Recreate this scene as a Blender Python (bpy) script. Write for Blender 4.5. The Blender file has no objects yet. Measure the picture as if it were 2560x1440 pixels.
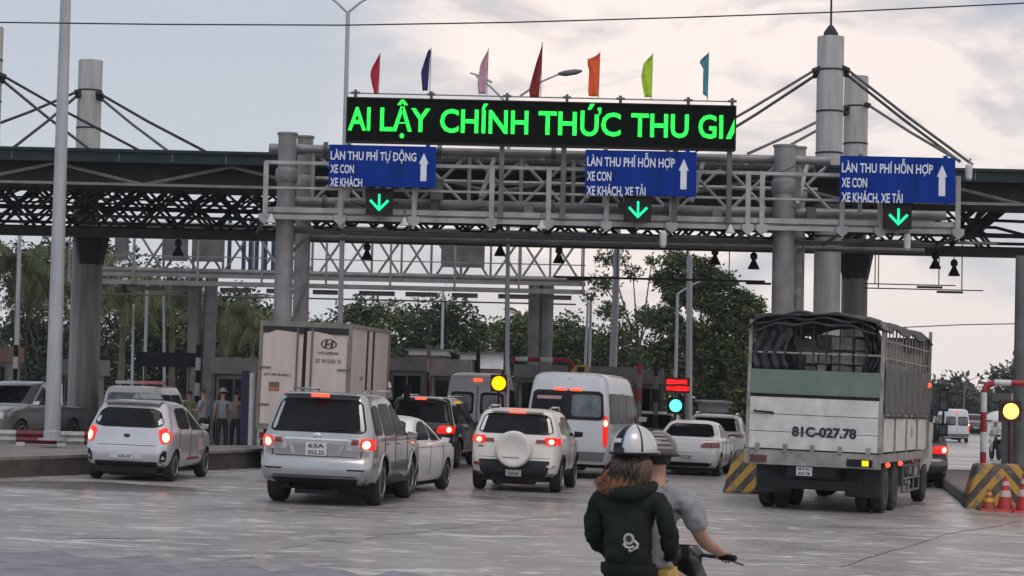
import bpy, bmesh, math, random
from mathutils import Vector, Matrix, Euler, Quaternion
random.seed(7)
S = bpy.context.scene
COL = S.collection
PI = math.pi
# ------------------------------------------------------------------ camera
FPX = 5200.0                       # focal length in pixels of the 2560 wide photograph
PITCH = math.atan(262 / FPX)
ROLL = 0.0227
CAMZ = 2.0
cam_d = bpy.data.cameras.new('camera'); cam = bpy.data.objects.new('camera', cam_d); COL.objects.link(cam)
cam_d.sensor_width = 36.0; cam_d.lens = FPX / 2560 * 36.0; cam_d.clip_start = 0.5; cam_d.clip_end = 6000
RM = Matrix.Rotation(PI / 2 + PITCH, 3, 'X') @ Matrix.Rotation(ROLL, 3, 'Z')
cam.matrix_world = Matrix.Translation((0, 0, CAMZ)) @ RM.to_4x4()
S.camera = cam
# ------------------------------------------------------------------ light
SUN_EL, SUN_AZ = math.radians(66), math.radians(165)      # soft light through the cloud, from behind the camera
S.view_settings.view_transform = 'Standard'; S.view_settings.look = 'None'
S.view_settings.exposure = 0.0; S.view_settings.gamma = 1.0
S.view_settings.use_curve_mapping = False
sun_d = bpy.data.lights.new('sun', 'SUN'); sun = bpy.data.objects.new('sun', sun_d); COL.objects.link(sun)
sun_d.energy = 0.75; sun_d.angle = math.radians(25); sun_d.color = (1.0, 0.95, 0.9)
sdir = Vector((math.sin(SUN_AZ) * math.cos(SUN_EL), math.cos(SUN_AZ) * math.cos(SUN_EL), math.sin(SUN_EL)))
sun.rotation_euler = sdir.to_track_quat('Z', 'Y').to_euler(); sun.location = sdir * 80
W = bpy.data.worlds.new("World"); S.world = W; W.use_nodes = True
nt = W.node_tree; N = nt.nodes; L = nt.links
for n in list(N): N.remove(n)
out = N.new('ShaderNodeOutputWorld'); bg = N.new('ShaderNodeBackground'); bg.inputs[1].default_value = 0.1
sky = N.new('ShaderNodeTexSky'); sky.sky_type = 'NISHITA'; sky.sun_disc = False
sky.sun_elevation = SUN_EL; sky.sun_rotation = SUN_AZ; sky.air_density = 1.2; sky.dust_density = 2.0
tc = N.new('ShaderNodeTexCoord')
mp = N.new('ShaderNodeMapping'); mp.inputs['Scale'].default_value = (5.0, 5.0, 13.0); mp.inputs['Location'].default_value = (3.3, 0.6, 0.25)
L.new(tc.outputs['Generated'], mp.inputs[0])
n1 = N.new('ShaderNodeTexNoise'); n1.inputs['Scale'].default_value = 2.0; n1.inputs['Detail'].default_value = 7; n1.inputs['Roughness'].default_value = 0.52; n1.inputs['Distortion'].default_value = 0.5
L.new(mp.outputs[0], n1.inputs['Vector'])
r1 = N.new('ShaderNodeValToRGB')
e = r1.color_ramp.elements
e[0].position = 0.37; e[0].color = (0.53, 0.56, 0.64, 1)
e[1].position = 0.565; e[1].color = (1.14, 0.98, 0.90, 1)
m = e.new(0.475); m.color = (0.78, 0.71, 0.71, 1)
# the sun stands low behind the thin cloud ahead and above : the deck glows there
gd = P_dir = RM @ Vector(((1480 - 1280) / FPX, (720 + 60) / FPX, -1)).normalized()
dt = N.new('ShaderNodeVectorMath'); dt.operation = 'DOT_PRODUCT'; L.new(tc.outputs['Generated'], dt.inputs[0]); dt.inputs[1].default_value = tuple(gd)
gm = N.new('ShaderNodeMapRange'); gm.inputs[1].default_value = 0.991; gm.inputs[2].default_value = 1.0; gm.inputs[3].default_value = 0.0; gm.inputs[4].default_value = 0.075
L.new(dt.outputs['Value'], gm.inputs[0]); ga = N.new('ShaderNodeMath'); ga.operation = 'ADD'; L.new(n1.outputs['Fac'], ga.inputs[0]); L.new(gm.outputs[0], ga.inputs[1])
L.new(ga.outputs[0], r1.inputs[0])
# broad brightness over the sky: blue grey to the left, warm and bright ahead
sp = N.new('ShaderNodeSeparateXYZ'); L.new(tc.outputs['Generated'], sp.inputs[0])
rx = N.new('ShaderNodeValToRGB'); el = rx.color_ramp.elements
mr = N.new('ShaderNodeMapRange'); mr.inputs[1].default_value = -0.28; mr.inputs[2].default_value = 0.28
L.new(sp.outputs[0], mr.inputs[0]); L.new(mr.outputs[0], rx.inputs[0])
el[0].position = 0.0; el[0].color = (0, 0, 0, 1); el[1].position = 1.0; el[1].color = (0.8, 0.8, 0.8, 1)
q = el.new(0.33); q.color = (0.03, 0.03, 0.03, 1); q = el.new(0.46); q.color = (1, 1, 1, 1)
flat = N.new('ShaderNodeMixRGB'); flat.inputs[1].default_value = (0.555, 0.61, 0.69, 1)
L.new(rx.outputs[0], flat.inputs[0]); L.new(r1.outputs[0], flat.inputs[2])
# slightly paler towards the horizon
rz = N.new('ShaderNodeMapRange'); rz.inputs[1].default_value = 0.0; rz.inputs[2].default_value = 0.16; rz.inputs[3].default_value = 0.55; rz.inputs[4].default_value = 0.0
L.new(sp.outputs[2], rz.inputs[0])
hz = N.new('ShaderNodeMixRGB'); hz.inputs[2].default_value = (0.80, 0.77, 0.77, 1)
L.new(rz.outputs[0], hz.inputs[0]); L.new(flat.outputs[0], hz.inputs[1])
sc_ = N.new('ShaderNodeVectorMath'); sc_.operation = 'SCALE'; sc_.inputs['Scale'].default_value = 10.0
L.new(hz.outputs[0], sc_.inputs[0])
mx = N.new('ShaderNodeMixRGB'); mx.inputs[0].default_value = 0.93
L.new(sky.outputs[0], mx.inputs[1]); L.new(sc_.outputs[0], mx.inputs[2])
# sky brightened behind the camera, added to light the faces turned this way
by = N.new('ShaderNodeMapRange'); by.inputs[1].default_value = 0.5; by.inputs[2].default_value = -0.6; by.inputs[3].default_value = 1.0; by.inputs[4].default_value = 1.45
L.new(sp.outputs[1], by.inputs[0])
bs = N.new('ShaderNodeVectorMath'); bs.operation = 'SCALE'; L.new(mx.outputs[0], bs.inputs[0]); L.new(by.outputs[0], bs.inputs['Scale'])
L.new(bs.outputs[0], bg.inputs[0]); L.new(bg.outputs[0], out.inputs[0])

# ------------------------------------------------------------------ helpers
def P(px, py, Y):
    """point at distance Y that stands at photograph pixel px,py"""
    d = RM @ Vector(((px - 1280) / FPX, (720 - py) / FPX, -1)); t = Y / d.y
    return Vector((0, 0, CAMZ)) + d * t
def XZ(px, Y, z):
    a = P(px, 900, Y); b = P(px, 1100, Y); t = (z - a.z) / (b.z - a.z)
    v = a.lerp(b, t); v.y = Y; return v
def gz(x): return -0.02 * max(-8.0, min(12.0, x))
def GP(px, Y):
    v = XZ(px, Y, 0)
    for _ in range(2): v = XZ(px, Y, gz(v.x))
    return v

MATS = {}
def mat(name, col, rough=0.6, metal=0.0, var=0.12, scale=3.0, bump=0.0, coat=0.0, emit=None, es=0.0, col2=None, streak=False, spec=None, alpha=None):
    if name in MATS: return MATS[name]
    m = bpy.data.materials.new(name); m.use_nodes = True; t = m.node_tree; b = t.nodes['Principled BSDF']
    b.inputs['Roughness'].default_value = rough; b.inputs['Metallic'].default_value = metal
    if coat: b.inputs['Coat Weight'].default_value = coat; b.inputs['Coat Roughness'].default_value = 0.06
    if spec is not None: b.inputs['Specular IOR Level'].default_value = spec
    if name == 'tinted_glass': b.inputs['IOR'].default_value = 1.25
    if name == 'side_glass': b.inputs['IOR'].default_value = 1.07
    if name == 'led_green':
        w_ = t.nodes.new('ShaderNodeTexNoise'); w_.inputs['Scale'].default_value = 14; mr_ = t.nodes.new('ShaderNodeMapRange'); mr_.inputs[1].default_value = .35; mr_.inputs[2].default_value = .65; mr_.inputs[3].default_value = es * .72; mr_.inputs[4].default_value = es * 1.2
        tc_ = t.nodes.new('ShaderNodeTexCoord'); t.links.new(tc_.outputs['Object'], w_.inputs['Vector']); t.links.new(w_.outputs['Fac'], mr_.inputs[0]); t.links.new(mr_.outputs[0], b.inputs['Emission Strength'])
    if emit: b.inputs['Emission Color'].default_value = (*emit, 1); b.inputs['Emission Strength'].default_value = es
    c = t.nodes.new('ShaderNodeTexCoord'); n = t.nodes.new('ShaderNodeTexNoise')
    n.inputs['Scale'].default_value = scale; n.inputs['Detail'].default_value = 6; n.inputs['Roughness'].default_value = 0.65
    if streak:
        mpp = t.nodes.new('ShaderNodeMapping'); mpp.inputs['Scale'].default_value = (3, 3, 0.35)
        t.links.new(c.outputs['Object'], mpp.inputs[0]); t.links.new(mpp.outputs[0], n.inputs['Vector'])
    else: t.links.new(c.outputs['Object'], n.inputs['Vector'])
    mx = t.nodes.new('ShaderNodeMixRGB')
    rr = t.nodes.new('ShaderNodeMapRange'); rr.inputs[1].default_value = 0.3; rr.inputs[2].default_value = 0.7
    t.links.new(n.outputs['Fac'], rr.inputs[0]); t.links.new(rr.outputs[0], mx.inputs[0])
    c2 = col2 if col2 else tuple(max(0, x * (1 - 2 * var)) for x in col)
    c1 = col if col2 else tuple(x * (1 + var * .5) for x in col)
    mx.inputs[1].default_value = (*c1, 1); mx.inputs[2].default_value = (*c2, 1)
    t.links.new(mx.outputs[0], b.inputs['Base Color'])
    if bump:
        bp = t.nodes.new('ShaderNodeBump'); bp.inputs['Strength'].default_value = bump; bp.inputs['Distance'].default_value = 0.02
        t.links.new(n.outputs['Fac'], bp.inputs['Height']); t.links.new(bp.outputs[0], b.inputs['Normal'])
    MATS[name] = m; return m
def paint(name, col, metal=0.3, rough=0.32): return mat('paint_' + name, col, rough, metal, 0.06, 2.0, 0, 0.6)
M = dict(
    steel=mat('galvanised_steel', (0.235, 0.24, 0.255), 0.5, 0.3, 0.28, 1.6, 0.15, col2=(.13, .125, .12)),
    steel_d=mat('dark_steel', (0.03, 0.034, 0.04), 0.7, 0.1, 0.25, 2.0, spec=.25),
    steel_l=mat('light_rail_steel', (0.36, 0.365, 0.38), 0.5, 0.25, 0.25, 2.0, 0.1, col2=(.20, .195, .19)),
    steel_m=mat('weathered_steel', (0.12, 0.125, 0.13), 0.6, 0.2, 0.25, 2.0),
    lamp_pole=mat('painted_pole', (0.36, 0.38, 0.41), 0.45, 0.3, 0.15, 1.5, streak=True),
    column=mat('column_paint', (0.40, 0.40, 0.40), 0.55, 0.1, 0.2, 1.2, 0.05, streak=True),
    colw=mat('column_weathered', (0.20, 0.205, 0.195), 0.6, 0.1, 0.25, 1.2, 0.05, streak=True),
    fascia=mat('green_fascia', (0.010, 0.026, 0.028), 0.65, 0, 0.2, 1.0, streak=True, spec=.3),
    roof=mat('roof_sheet', (0.05, 0.055, 0.06), 0.7, 0, 0.2),
    blue=mat('sign_blue', (0.003, 0.034, 0.25), 0.65, 0, 0.2, 1.2, spec=.08, streak=True),
    white=mat('sign_white', (0.62, 0.66, 0.74), 0.5, 0, 0.05),
    black=mat('black_plastic', (0.012, 0.012, 0.014), 0.5, 0, 0.1, spec=.2),
    rubber=mat('tyre_rubber', (0.018, 0.018, 0.019), 0.8, 0, 0.2, 8, 0.1),
    rim=mat('alloy_rim', (0.45, 0.46, 0.48), 0.35, 0.7, 0.15),
    glass=mat('tinted_glass', (0.012, 0.014, 0.017), 0.08, 0, 0.3, 2, spec=0.35),
    glass_s=mat('side_glass', (0.014, 0.016, 0.02), 0.15, 0, 0.3, 2, spec=0.4),
    glass_c=mat('clear_window', (0.10, 0.12, 0.14), 0.08, 0, 0.5, 2.5, spec=0.6),
    led=mat('led_green', (0.0, 0.1, 0.02), 0.5, emit=(0.01, 1.0, 0.08), es=1.25, var=0),
    arrow=mat('led_teal', (0.0, 0.1, 0.05), 0.5, emit=(0.0, 0.95, 0.42), es=1.15, var=0),
    ledred=mat('led_red', (0.1, 0, 0), 0.5, emit=(1.0, 0.01, 0.01), es=1.3, var=0),
    brake=mat('brake_glow', (0.2, 0, 0), 0.3, emit=(1.0, 0.10, 0.04), es=1.7, var=0),
    core=mat('lamp_core', (0.9, 0.5, 0.2), 0.3, emit=(1.0, 0.50, 0.20), es=5.0, var=0),
    redlens=mat('red_lens', (0.22, 0.008, 0.01), 0.15, 0, 0.2, 6, coat=0.5),
    redlit=mat('red_lens_lit', (0.4, 0.01, 0.01), 0.2, emit=(1.0, 0.02, 0.015), es=0.7, var=0),
    clearlens=mat('clear_lens', (0.5, 0.5, 0.52), 0.12, 0.2, 0.3, 8, coat=0.6),
    amber=mat('amber_lamp', (0.5, 0.3, 0), 0.4, emit=(1.0, 0.62, 0.0), es=1.4, var=0),
    amber2=mat('amber_lamp_white', (0.5, 0.3, 0.1), 0.4, emit=(1.0, 0.46, 0.10), es=2.8, var=0),
    green_l=mat('green_lamp', (0.1, 0.5, 0.3), 0.4, emit=(0.12, 1.0, 0.62), es=1.7, var=0),
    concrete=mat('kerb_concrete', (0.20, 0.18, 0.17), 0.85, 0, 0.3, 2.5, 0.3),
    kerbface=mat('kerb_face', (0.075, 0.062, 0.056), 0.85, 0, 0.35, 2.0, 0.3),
    plate=mat('number_plate', (0.5, 0.5, 0.52), 0.4, 0, 0.08),
    ink=mat('black_ink', (0.02, 0.02, 0.03), 0.6, 0, 0.1),
    red=mat('red_paint', (0.30, 0.012, 0.018), 0.5, 0, 0.2),
    wpaint=mat('white_paint', (0.55, 0.56, 0.58), 0.5, 0, 0.15),
    booth=mat('booth_panel', (0.20, 0.185, 0.18), 0.6, 0, 0.2, 1.5),
    chrome=mat('chrome', (0.6, 0.6, 0.62), 0.2, 0.9, 0.1),
)
class MB:
    def __init__(s): s.v = []; s.f = []; s.m = []; s.cm = 0
    def add(s, vs, fs):
        o = len(s.v); s.v += [tuple(v) for v in vs]; s.f += [tuple(i + o for i in f) for f in fs]; s.m += [s.cm] * len(fs); return s
    def box(s, x0, x1, y0, y1, z0, z1):
        return s.add([(x0, y0, z0), (x1, y0, z0), (x1, y1, z0), (x0, y1, z0), (x0, y0, z1), (x1, y0, z1), (x1, y1, z1), (x0, y1, z1)],
                     [(0, 3, 2, 1), (4, 5, 6, 7), (0, 1, 5, 4), (1, 2, 6, 5), (2, 3, 7, 6), (3, 0, 4, 7)])
    def hexa(s, b, t):
        """box from four bottom and four top points"""
        return s.add(list(b) + list(t), [(0, 3, 2, 1), (4, 5, 6, 7), (0, 1, 5, 4), (1, 2, 6, 5), (2, 3, 7, 6), (3, 0, 4, 7)])
    def tube(s, pts, rad, n=8, cap=True):
        pts = [Vector(p) for p in pts]; k = len(pts)
        rr = rad if isinstance(rad, (list, tuple)) else [rad] * k
        vs = []; up = None
        for i, p in enumerate(pts):
            d = (pts[min(i + 1, k - 1)] - pts[max(i - 1, 0)]).normalized()
            if up is None:
                up = Vector((0, 0, 1)) if abs(d.z) < .9 else Vector((1, 0, 0))
            a = d.cross(up).normalized(); b = a.cross(d).normalized(); up = b
            for j in range(n):
                t = 2 * PI * j / n; vs.append(p + (a * math.cos(t) + b * math.sin(t)) * rr[i])
        fs = [(i * n + j, i * n + (j + 1) % n, (i + 1) * n + (j + 1) % n, (i + 1) * n + j) for i in range(k - 1) for j in range(n)]
        if cap: fs += [tuple(range(n - 1, -1, -1)), tuple((k - 1) * n + j for j in range(n))]
        return s.add(vs, fs)
    def bar(s, a, b, w, h=None):
        """square bar"""
        return s.tube([a, b], w * .7, 4)
    def lathe(s, prof, c=(0, 0, 0), axis='Z', n=20, sx=1, sy=1):
        vs = []
        for r, h in prof:
            for j in range(n):
                t = 2 * PI * j / n; a, b = r * math.cos(t) * sx, r * math.sin(t) * sy
                v = {'Z': (a, b, h), 'Y': (a, h, b), 'X': (h, a, b)}[axis]
                vs.append((v[0] + c[0], v[1] + c[1], v[2] + c[2]))
        k = len(prof)
        fs = [(i * n + j, i * n + (j + 1) % n, (i + 1) * n + (j + 1) % n, (i + 1) * n + j) for i in range(k - 1) for j in range(n)]
        fs += [tuple(range(n - 1, -1, -1)), tuple((k - 1) * n + j for j in range(n))]
        return s.add(vs, fs)
    def ball(s, c, rx, ry=None, rz=None, n=12, m=8):
        ry = ry or rx; rz = rz or rx
        vs = []; fs = []
        for i in range(m + 1):
            t = PI * i / m
            for j in range(n):
                p = 2 * PI * j / n
                vs.append((c[0] + rx * math.sin(t) * math.cos(p), c[1] + ry * math.sin(t) * math.sin(p), c[2] - rz * math.cos(t)))
        for i in range(m):
            for j in range(n): fs.append((i * n + j, i * n + (j + 1) % n, (i + 1) * n + (j + 1) % n, (i + 1) * n + j))
        return s.add(vs, fs)
    def prism(s, poly, h0, h1, axis='Y'):
        """extrude an outline: axis Y takes (x,z) outlines, axis Z takes (x,y), axis X takes (y,z)"""
        k = len(poly); f = {'Y': lambda a, b, h: (a, h, b), 'Z': lambda a, b, h: (a, b, h), 'X': lambda a, b, h: (h, a, b)}[axis]
        vs = [f(a, b, h0) for a, b in poly] + [f(a, b, h1) for a, b in poly]
        fs = [tuple(range(k)), tuple(range(2 * k - 1, k - 1, -1))] + [(i, i + k, (i + 1) % k + k, (i + 1) % k) for i in range(k)]
        return s.add(vs, fs)
    def grid(s, rows):
        h = len(rows); w = len(rows[0])
        return s.add([p for r in rows for p in r], [(i * w + j, i * w + j + 1, (i + 1) * w + j + 1, (i + 1) * w + j) for i in range(h - 1) for j in range(w - 1)])
    def mesh(s, name, mats, shift=None, smooth=None, fix=True):
        me = bpy.data.meshes.new(name)
        vs = s.v if shift is None else [(v[0] - shift[0], v[1] - shift[1], v[2] - shift[2]) for v in s.v]
        me.from_pydata(vs, [], s.f)
        for mm in (mats if isinstance(mats, (list, tuple)) else [mats]): me.materials.append(mm)
        if isinstance(mats, (list, tuple)) and len(mats) > 1: me.polygons.foreach_set('material_index', s.m)
        if fix:
            bm = bmesh.new(); bm.from_mesh(me); bmesh.ops.recalc_face_normals(bm, faces=bm.faces); bm.to_mesh(me); bm.free()
        if smooth:
            me.polygons.foreach_set('use_smooth', [True] * len(me.polygons)); me.set_sharp_from_angle(angle=math.radians(smooth))
        me.update(); return me
    def build(s, name, mats, parent=None, world=True, smooth=35, fix=True, label=None):
        """link as one object; world=True when the points are in world coordinates and the parent is unrotated"""
        sh = None
        if parent is not None and world: sh = wloc(parent)
        me = s.mesh(name, mats, sh, smooth, fix)
        o = bpy.data.objects.new(name, me); COL.objects.link(o)
        if parent is not None: o.parent = parent
        if label: o['label'] = label
        return o
def wloc(o):
    v = Vector(o.location)
    while o.parent: o = o.parent; v = v + Vector(o.location)
    return v
def thing(name, label, cat, loc=(0, 0, 0), group=None):
    o = bpy.data.objects.new(name, None); COL.objects.link(o); o.location = loc
    o.empty_display_size = 0.2
    o['label'] = label; o['category'] = cat
    if group: o['group'] = group
    return o
def tag(o, label, cat, group=None):
    o['label'] = label; o['category'] = cat
    if group: o['group'] = group
    return o
def copy_tree(o, parent=None):
    c = o.copy(); COL.objects.link(c)
    if parent: c.parent = parent
    for ch in list(o.children): copy_tree(ch, c)
    return c
def evaluate(o):
    """turn modifiers into plain mesh"""
    bpy.context.view_layer.update()
    dg = bpy.context.evaluated_depsgraph_get()
    me = bpy.data.meshes.new_from_object(o.evaluated_get(dg))
    old = o.data; o.modifiers.clear(); o.data = me
    return o
def text_mesh(body, bold=0.0):
    c = bpy.data.curves.new('txt', 'FONT'); c.body = body; c.size = 1.0; c.offset = bold; c.resolution_u = 3
    o = bpy.data.objects.new('txt', c); COL.objects.link(o); bpy.context.view_layer.update()
    dg = bpy.context.evaluated_depsgraph_get(); me = bpy.data.meshes.new_from_object(o.evaluated_get(dg))
    vs = [tuple(v.co) for v in me.vertices]; fs = [tuple(p.vertices) for p in me.polygons]
    bpy.data.objects.remove(o); bpy.data.curves.remove(c); bpy.data.meshes.remove(me)
    return vs, fs
def text_x(prefix, bold):
    a = text_mesh(prefix + 'I', bold)[0]; b = text_mesh('I', bold)[0]
    return max(v[0] for v in a) - max(v[0] for v in b)
def lettering(body, origin, width, height, m, parent, bold=0.02, right=(1, 0, 0), up=(0, 0, 1), name='lettering', clip=None, world=True):
    """letters laid on a face: origin = lower left, width of the whole, height of a capital"""
    plain = body.replace('Đ', 'D').replace('Ợ', 'O')
    vs, fs = text_mesh(plain, bold)
    x0 = min(v[0] for v in vs); x1 = max(v[0] for v in vs)
    cap = 0.70
    mb = MB(); right = Vector(right).normalized(); up = Vector(up).normalized(); nrm = right.cross(up)
    extra = []
    for i, ch in enumerate(body):
        if ch in 'ĐỢ':
            gx = text_x(plain[:i], bold) if i else 0.0
            if ch == 'Đ': extra.append((gx + 0.0, gx + 0.34, .33, .40, 0.003))
            else:
                w = 0.72
                extra.append((gx + w * .42, gx + w * .56, -.19, -.09, 0)); extra.append((gx + w * .93, gx + w * 1.06, .62, .82, 0.003))
    sx = width / (x1 - x0); sz = height / cap
    o = Vector(origin)
    def T(x, y, d=0.0): return o + right * (x - x0) * sx + up * y * sz + nrm * d
    keep = []
    V = [T(v[0], v[1]) for v in vs]
    mb.add(V, fs)
    for a, b, c, d, off in extra: mb.add([T(a, c, off), T(b, c, off), T(b, d, off), T(a, d, off)], [(0, 1, 2, 3)])
    ob = mb.build(name, m, parent, world, None, False)
    if clip:
        sh = wloc(parent) if (parent is not None and world) else Vector((0, 0, 0))
        bm = bmesh.new(); bm.from_mesh(ob.data)
        bmesh.ops.bisect_plane(bm, geom=bm.verts[:] + bm.edges[:] + bm.faces[:], plane_co=Vector(clip[0]) - sh, plane_no=clip[1], clear_outer=True)
        bm.to_mesh(ob.data); bm.free()
    return ob
def structure(o, kind='structure'): o['kind'] = kind; return o
# ------------------------------------------------------------------ ground
def road_material():
    m = bpy.data.materials.new('wet_concrete_road'); m.use_nodes = True; t = m.node_tree; n = t.nodes; l = t.links
    b = n['Principled BSDF']; tc = n.new('ShaderNodeTexCoord')
    def noise(scale, detail, rough, sx=1, sy=1, dist=0, loc=(0, 0, 0)):
        mp = n.new('ShaderNodeMapping'); mp.inputs['Scale'].default_value = (sx, sy, 1); mp.inputs['Location'].default_value = loc
        l.new(tc.outputs['Object'], mp.inputs[0])
        x = n.new('ShaderNodeTexNoise'); x.inputs['Scale'].default_value = scale; x.inputs['Detail'].default_value = detail; x.inputs['Roughness'].default_value = rough; x.inputs['Distortion'].default_value = dist
        l.new(mp.outputs[0], x.inputs['Vector']); return x.outputs['Fac']
    def ramp(f, a, b_, c0, c1):
        r = n.new('ShaderNodeValToRGB'); r.color_ramp.elements[0].position = a; r.color_ramp.elements[1].position = b_
        r.color_ramp.elements[0].color = (*c0, 1); r.color_ramp.elements[1].color = (*c1, 1); l.new(f, r.inputs[0]); return r.outputs[0]
    def mixc(f, a, b_):
        x = n.new('ShaderNodeMixRGB'); l.new(f, x.inputs[0])
        for i, v in ((1, a), (2, b_)):
            if isinstance(v, tuple): x.inputs[i].default_value = (*v, 1)
            else: l.new(v, x.inputs[i])
        return x.outputs[0]
    base = ramp(noise(0.35, 8, 0.6, 1, 0.8), 0.33, 0.68, (0.185, 0.172, 0.175), (0.29, 0.275, 0.28))
    fine = ramp(noise(9, 6, 0.7), 0.3, 0.7, (0.78, 0.78, 0.78), (1.1, 1.1, 1.1))
    mul = n.new('ShaderNodeMixRGB'); mul.blend_type = 'MULTIPLY'; mul.inputs[0].default_value = 1
    l.new(base, mul.inputs[1]); l.new(fine, mul.inputs[2]); c = mul.outputs[0]
    # long tyre-polished dark streaks that run across the picture, a worn pale strip here and there
    dark = ramp(noise(0.5, 5, 0.55, 0.5, 1.6, 0.6, (4, 2, 0)), 0.56, 0.70, (0, 0, 0), (0.7, 0.7, 0.7))
    c = mixc(dark, c, (0.13, 0.115, 0.12))
    pale = ramp(noise(1.5, 5, 0.62, 0.9, 2.2, 1.2, (9, 1, 0)), 0.575, 0.64, (0, 0, 0), (0.7, 0.7, 0.7))
    c = mixc(pale, c, (0.60, 0.59, 0.60))
    pale2 = ramp(noise(0.6, 6, 0.6, 1.3, 2.0, 1.0, (1, 7, 0)), 0.575, 0.63, (0, 0, 0), (0.55, 0.55, 0.55))
    c = mixc(pale2, c, (0.55, 0.54, 0.54))
    # slab cracks
    mpc = n.new('ShaderNodeMapping'); mpc.inputs['Scale'].default_value = (0.16, 0.10, 1); mpc.inputs['Location'].default_value = (0.3, 0.35, 0); mpc.inputs['Rotation'].default_value = (0, 0, 0.4)
    wob = n.new('ShaderNodeTexNoise'); wob.inputs['Scale'].default_value = 0.8; l.new(tc.outputs['Object'], wob.inputs['Vector'])
    addv = n.new('ShaderNodeMixRGB'); addv.blend_type = 'ADD'; addv.inputs[0].default_value = 0.9
    l.new(tc.outputs['Object'], addv.inputs[1]); l.new(wob.outputs['Color'], addv.inputs[2]); l.new(addv.outputs[0], mpc.inputs[0])
    vo = n.new('ShaderNodeTexVoronoi'); vo.feature = 'DISTANCE_TO_EDGE'; vo.inputs['Scale'].default_value = 1.0; l.new(mpc.outputs[0], vo.inputs['Vector'])
    crack = ramp(vo.outputs['Distance'], 0.0012, 0.003, (0.35, 0.35, 0.35), (0, 0, 0))
    c = mixc(crack, c, (0.07, 0.065, 0.07))
    l.new(c, b.inputs['Base Color'])
    # roughness: damp patches, two real puddles behind the small hatchback
    wet = ramp(noise(0.28, 5, 0.55, 0.7, 1.2, 0.3, (2, 5, 0)), 0.40, 0.62, (0.50, 0.50, 0.50), (0.22, 0.22, 0.22))
    def blob(cx, cy, rx_, ry_):
        mp = n.new('ShaderNodeMapping'); mp.inputs['Location'].default_value = (-cx / rx_, -cy / ry_, 0); mp.inputs['Scale'].default_value = (1 / rx_, 1 / ry_, 0)
        l.new(tc.outputs['Object'], mp.inputs[0]); g = n.new('ShaderNodeTexGradient'); g.gradient_type = 'SPHERICAL'; l.new(mp.outputs[0], g.inputs[0])
        nz = noise(1.4, 4, 0.6, 1, 1)
        ad = n.new('ShaderNodeMath'); ad.operation = 'MULTIPLY'; l.new(g.outputs['Fac'], ad.inputs[0]); l.new(nz, ad.inputs[1])
        return ramp(ad.outputs[0], 0.06, 0.13, (0, 0, 0), (1, 1, 1))
    p1 = blob(-7.6, 37.7, 2.6, 1.9)
    r = mixc(p1, wet, (0.15, 0.15, 0.15))
    p3 = blob(0.6, 39.6, 2.4, 1.2); r = mixc(p3, r, (0.16, 0.16, 0.16))
    l.new(r, b.inputs['Roughness'])
    c2 = mixc(p1, c, (0.17, 0.155, 0.15)); l.new(c2, b.inputs['Base Color'])
    bp = n.new('ShaderNodeBump'); bp.inputs['Distance'].default_value = 0.01; bp.inputs['Strength'].default_value = 0.35
    l.new(noise(14, 5, 0.7), bp.inputs['Height']); l.new(bp.outputs[0], b.inputs['Normal'])
    return m
def sheet(name, x0, x1, y0, y1, dz, m):
    xs = sorted({x0, x1} | {x for x in (-8.0, 12.0) if x0 < x < x1})
    mb = MB(); mb.grid([[(x, y, gz(x) + dz) for x in xs] for y in (y0, y1)])
    return structure(mb.build(name, m, None, smooth=None))
sheet('ground', -2500, 2500, -60, 4000, -0.012, mat('grass_verge', (0.05, 0.06, 0.03), 0.9, 0, 0.3, 0.4))
sheet('road', -60, 70, -30, 260, 0, road_material())
# darker asphalt strip that crosses the lower left corner, at the camera's own roadside
asp = mat('asphalt_blue', (0.075, 0.08, 0.105), 0.55, 0, 0.35, 3, 0.5, col2=(0.20, 0.20, 0.24))
a0 = P(0, 1352, 16.5); mb = MB(); rows = []
edge = []
for i, px in enumerate(range(-700, 1300, 60)):
    py = 1375 + (px - 0) * 0.062 + 9 * math.sin(i * 1.7) + 5 * math.sin(i * 3.1)
    # intersection with the road plane
    Y = 15.0
    for _ in range(12):
        p = P(px, py, Y); Y = max(6, min(40, Y * (CAMZ - gz(p.x)) / max(0.1, (CAMZ - p.z))))
    p = P(px, py, Y); edge.append((p.x, Y))
mb.grid([[(x, y, gz(x) + 0.004) for x, y in edge], [(x * 0.55, -5, gz(x * .55) + 0.004) for x, y in edge]])
structure(mb.build('road_shoulder', asp, None, smooth=None))

# long wandering cracks between the slabs
def road_point(px, py):
    Y = 20.0
    for _ in range(14):
        p = P(px, py, Y); Y = max(6, min(60, Y * (CAMZ - gz(p.x)) / max(0.05, (CAMZ - p.z))))
    p = P(px, py, Y); return Vector((p.x, Y, gz(p.x)))
crk = mat('crack_dark', (.05, .045, .045), .8, 0, .3, 9)
for pts in ([(545, 1404), (640, 1392), (720, 1370), (800, 1352), (880, 1357), (960, 1338), (1060, 1330), (1140, 1318), (1230, 1306), (1330, 1296), (1440, 1290)], [(130, 1352), (220, 1345), (330, 1350), (430, 1338)], [(2100, 1420), (2250, 1370), (2400, 1330), (2570, 1300)], [(930, 1272), (1100, 1268), (1250, 1262)]):
    W_ = [road_point(*q) for q in pts]; mb = MB(); g0 = []; g1 = []; k = 0
    for a, b in zip(W_, W_[1:]):
        for j in range(6):
            p = a.lerp(b, j / 6); k += 1; w = .018 + .014 * math.sin(k * 1.3) ** 2; o = Vector((.03 * math.sin(k * .9), .10 * math.sin(k * .7) + .05 * math.sin(k * 2.3), 0)); p = p + o
            g0.append((p.x, p.y - w, gz(p.x) + .004)); g1.append((p.x, p.y + w, gz(p.x) + .004))
    mb.grid([g0, g1]); structure(mb.build('road_crack', crk, None, smooth=None))
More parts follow.
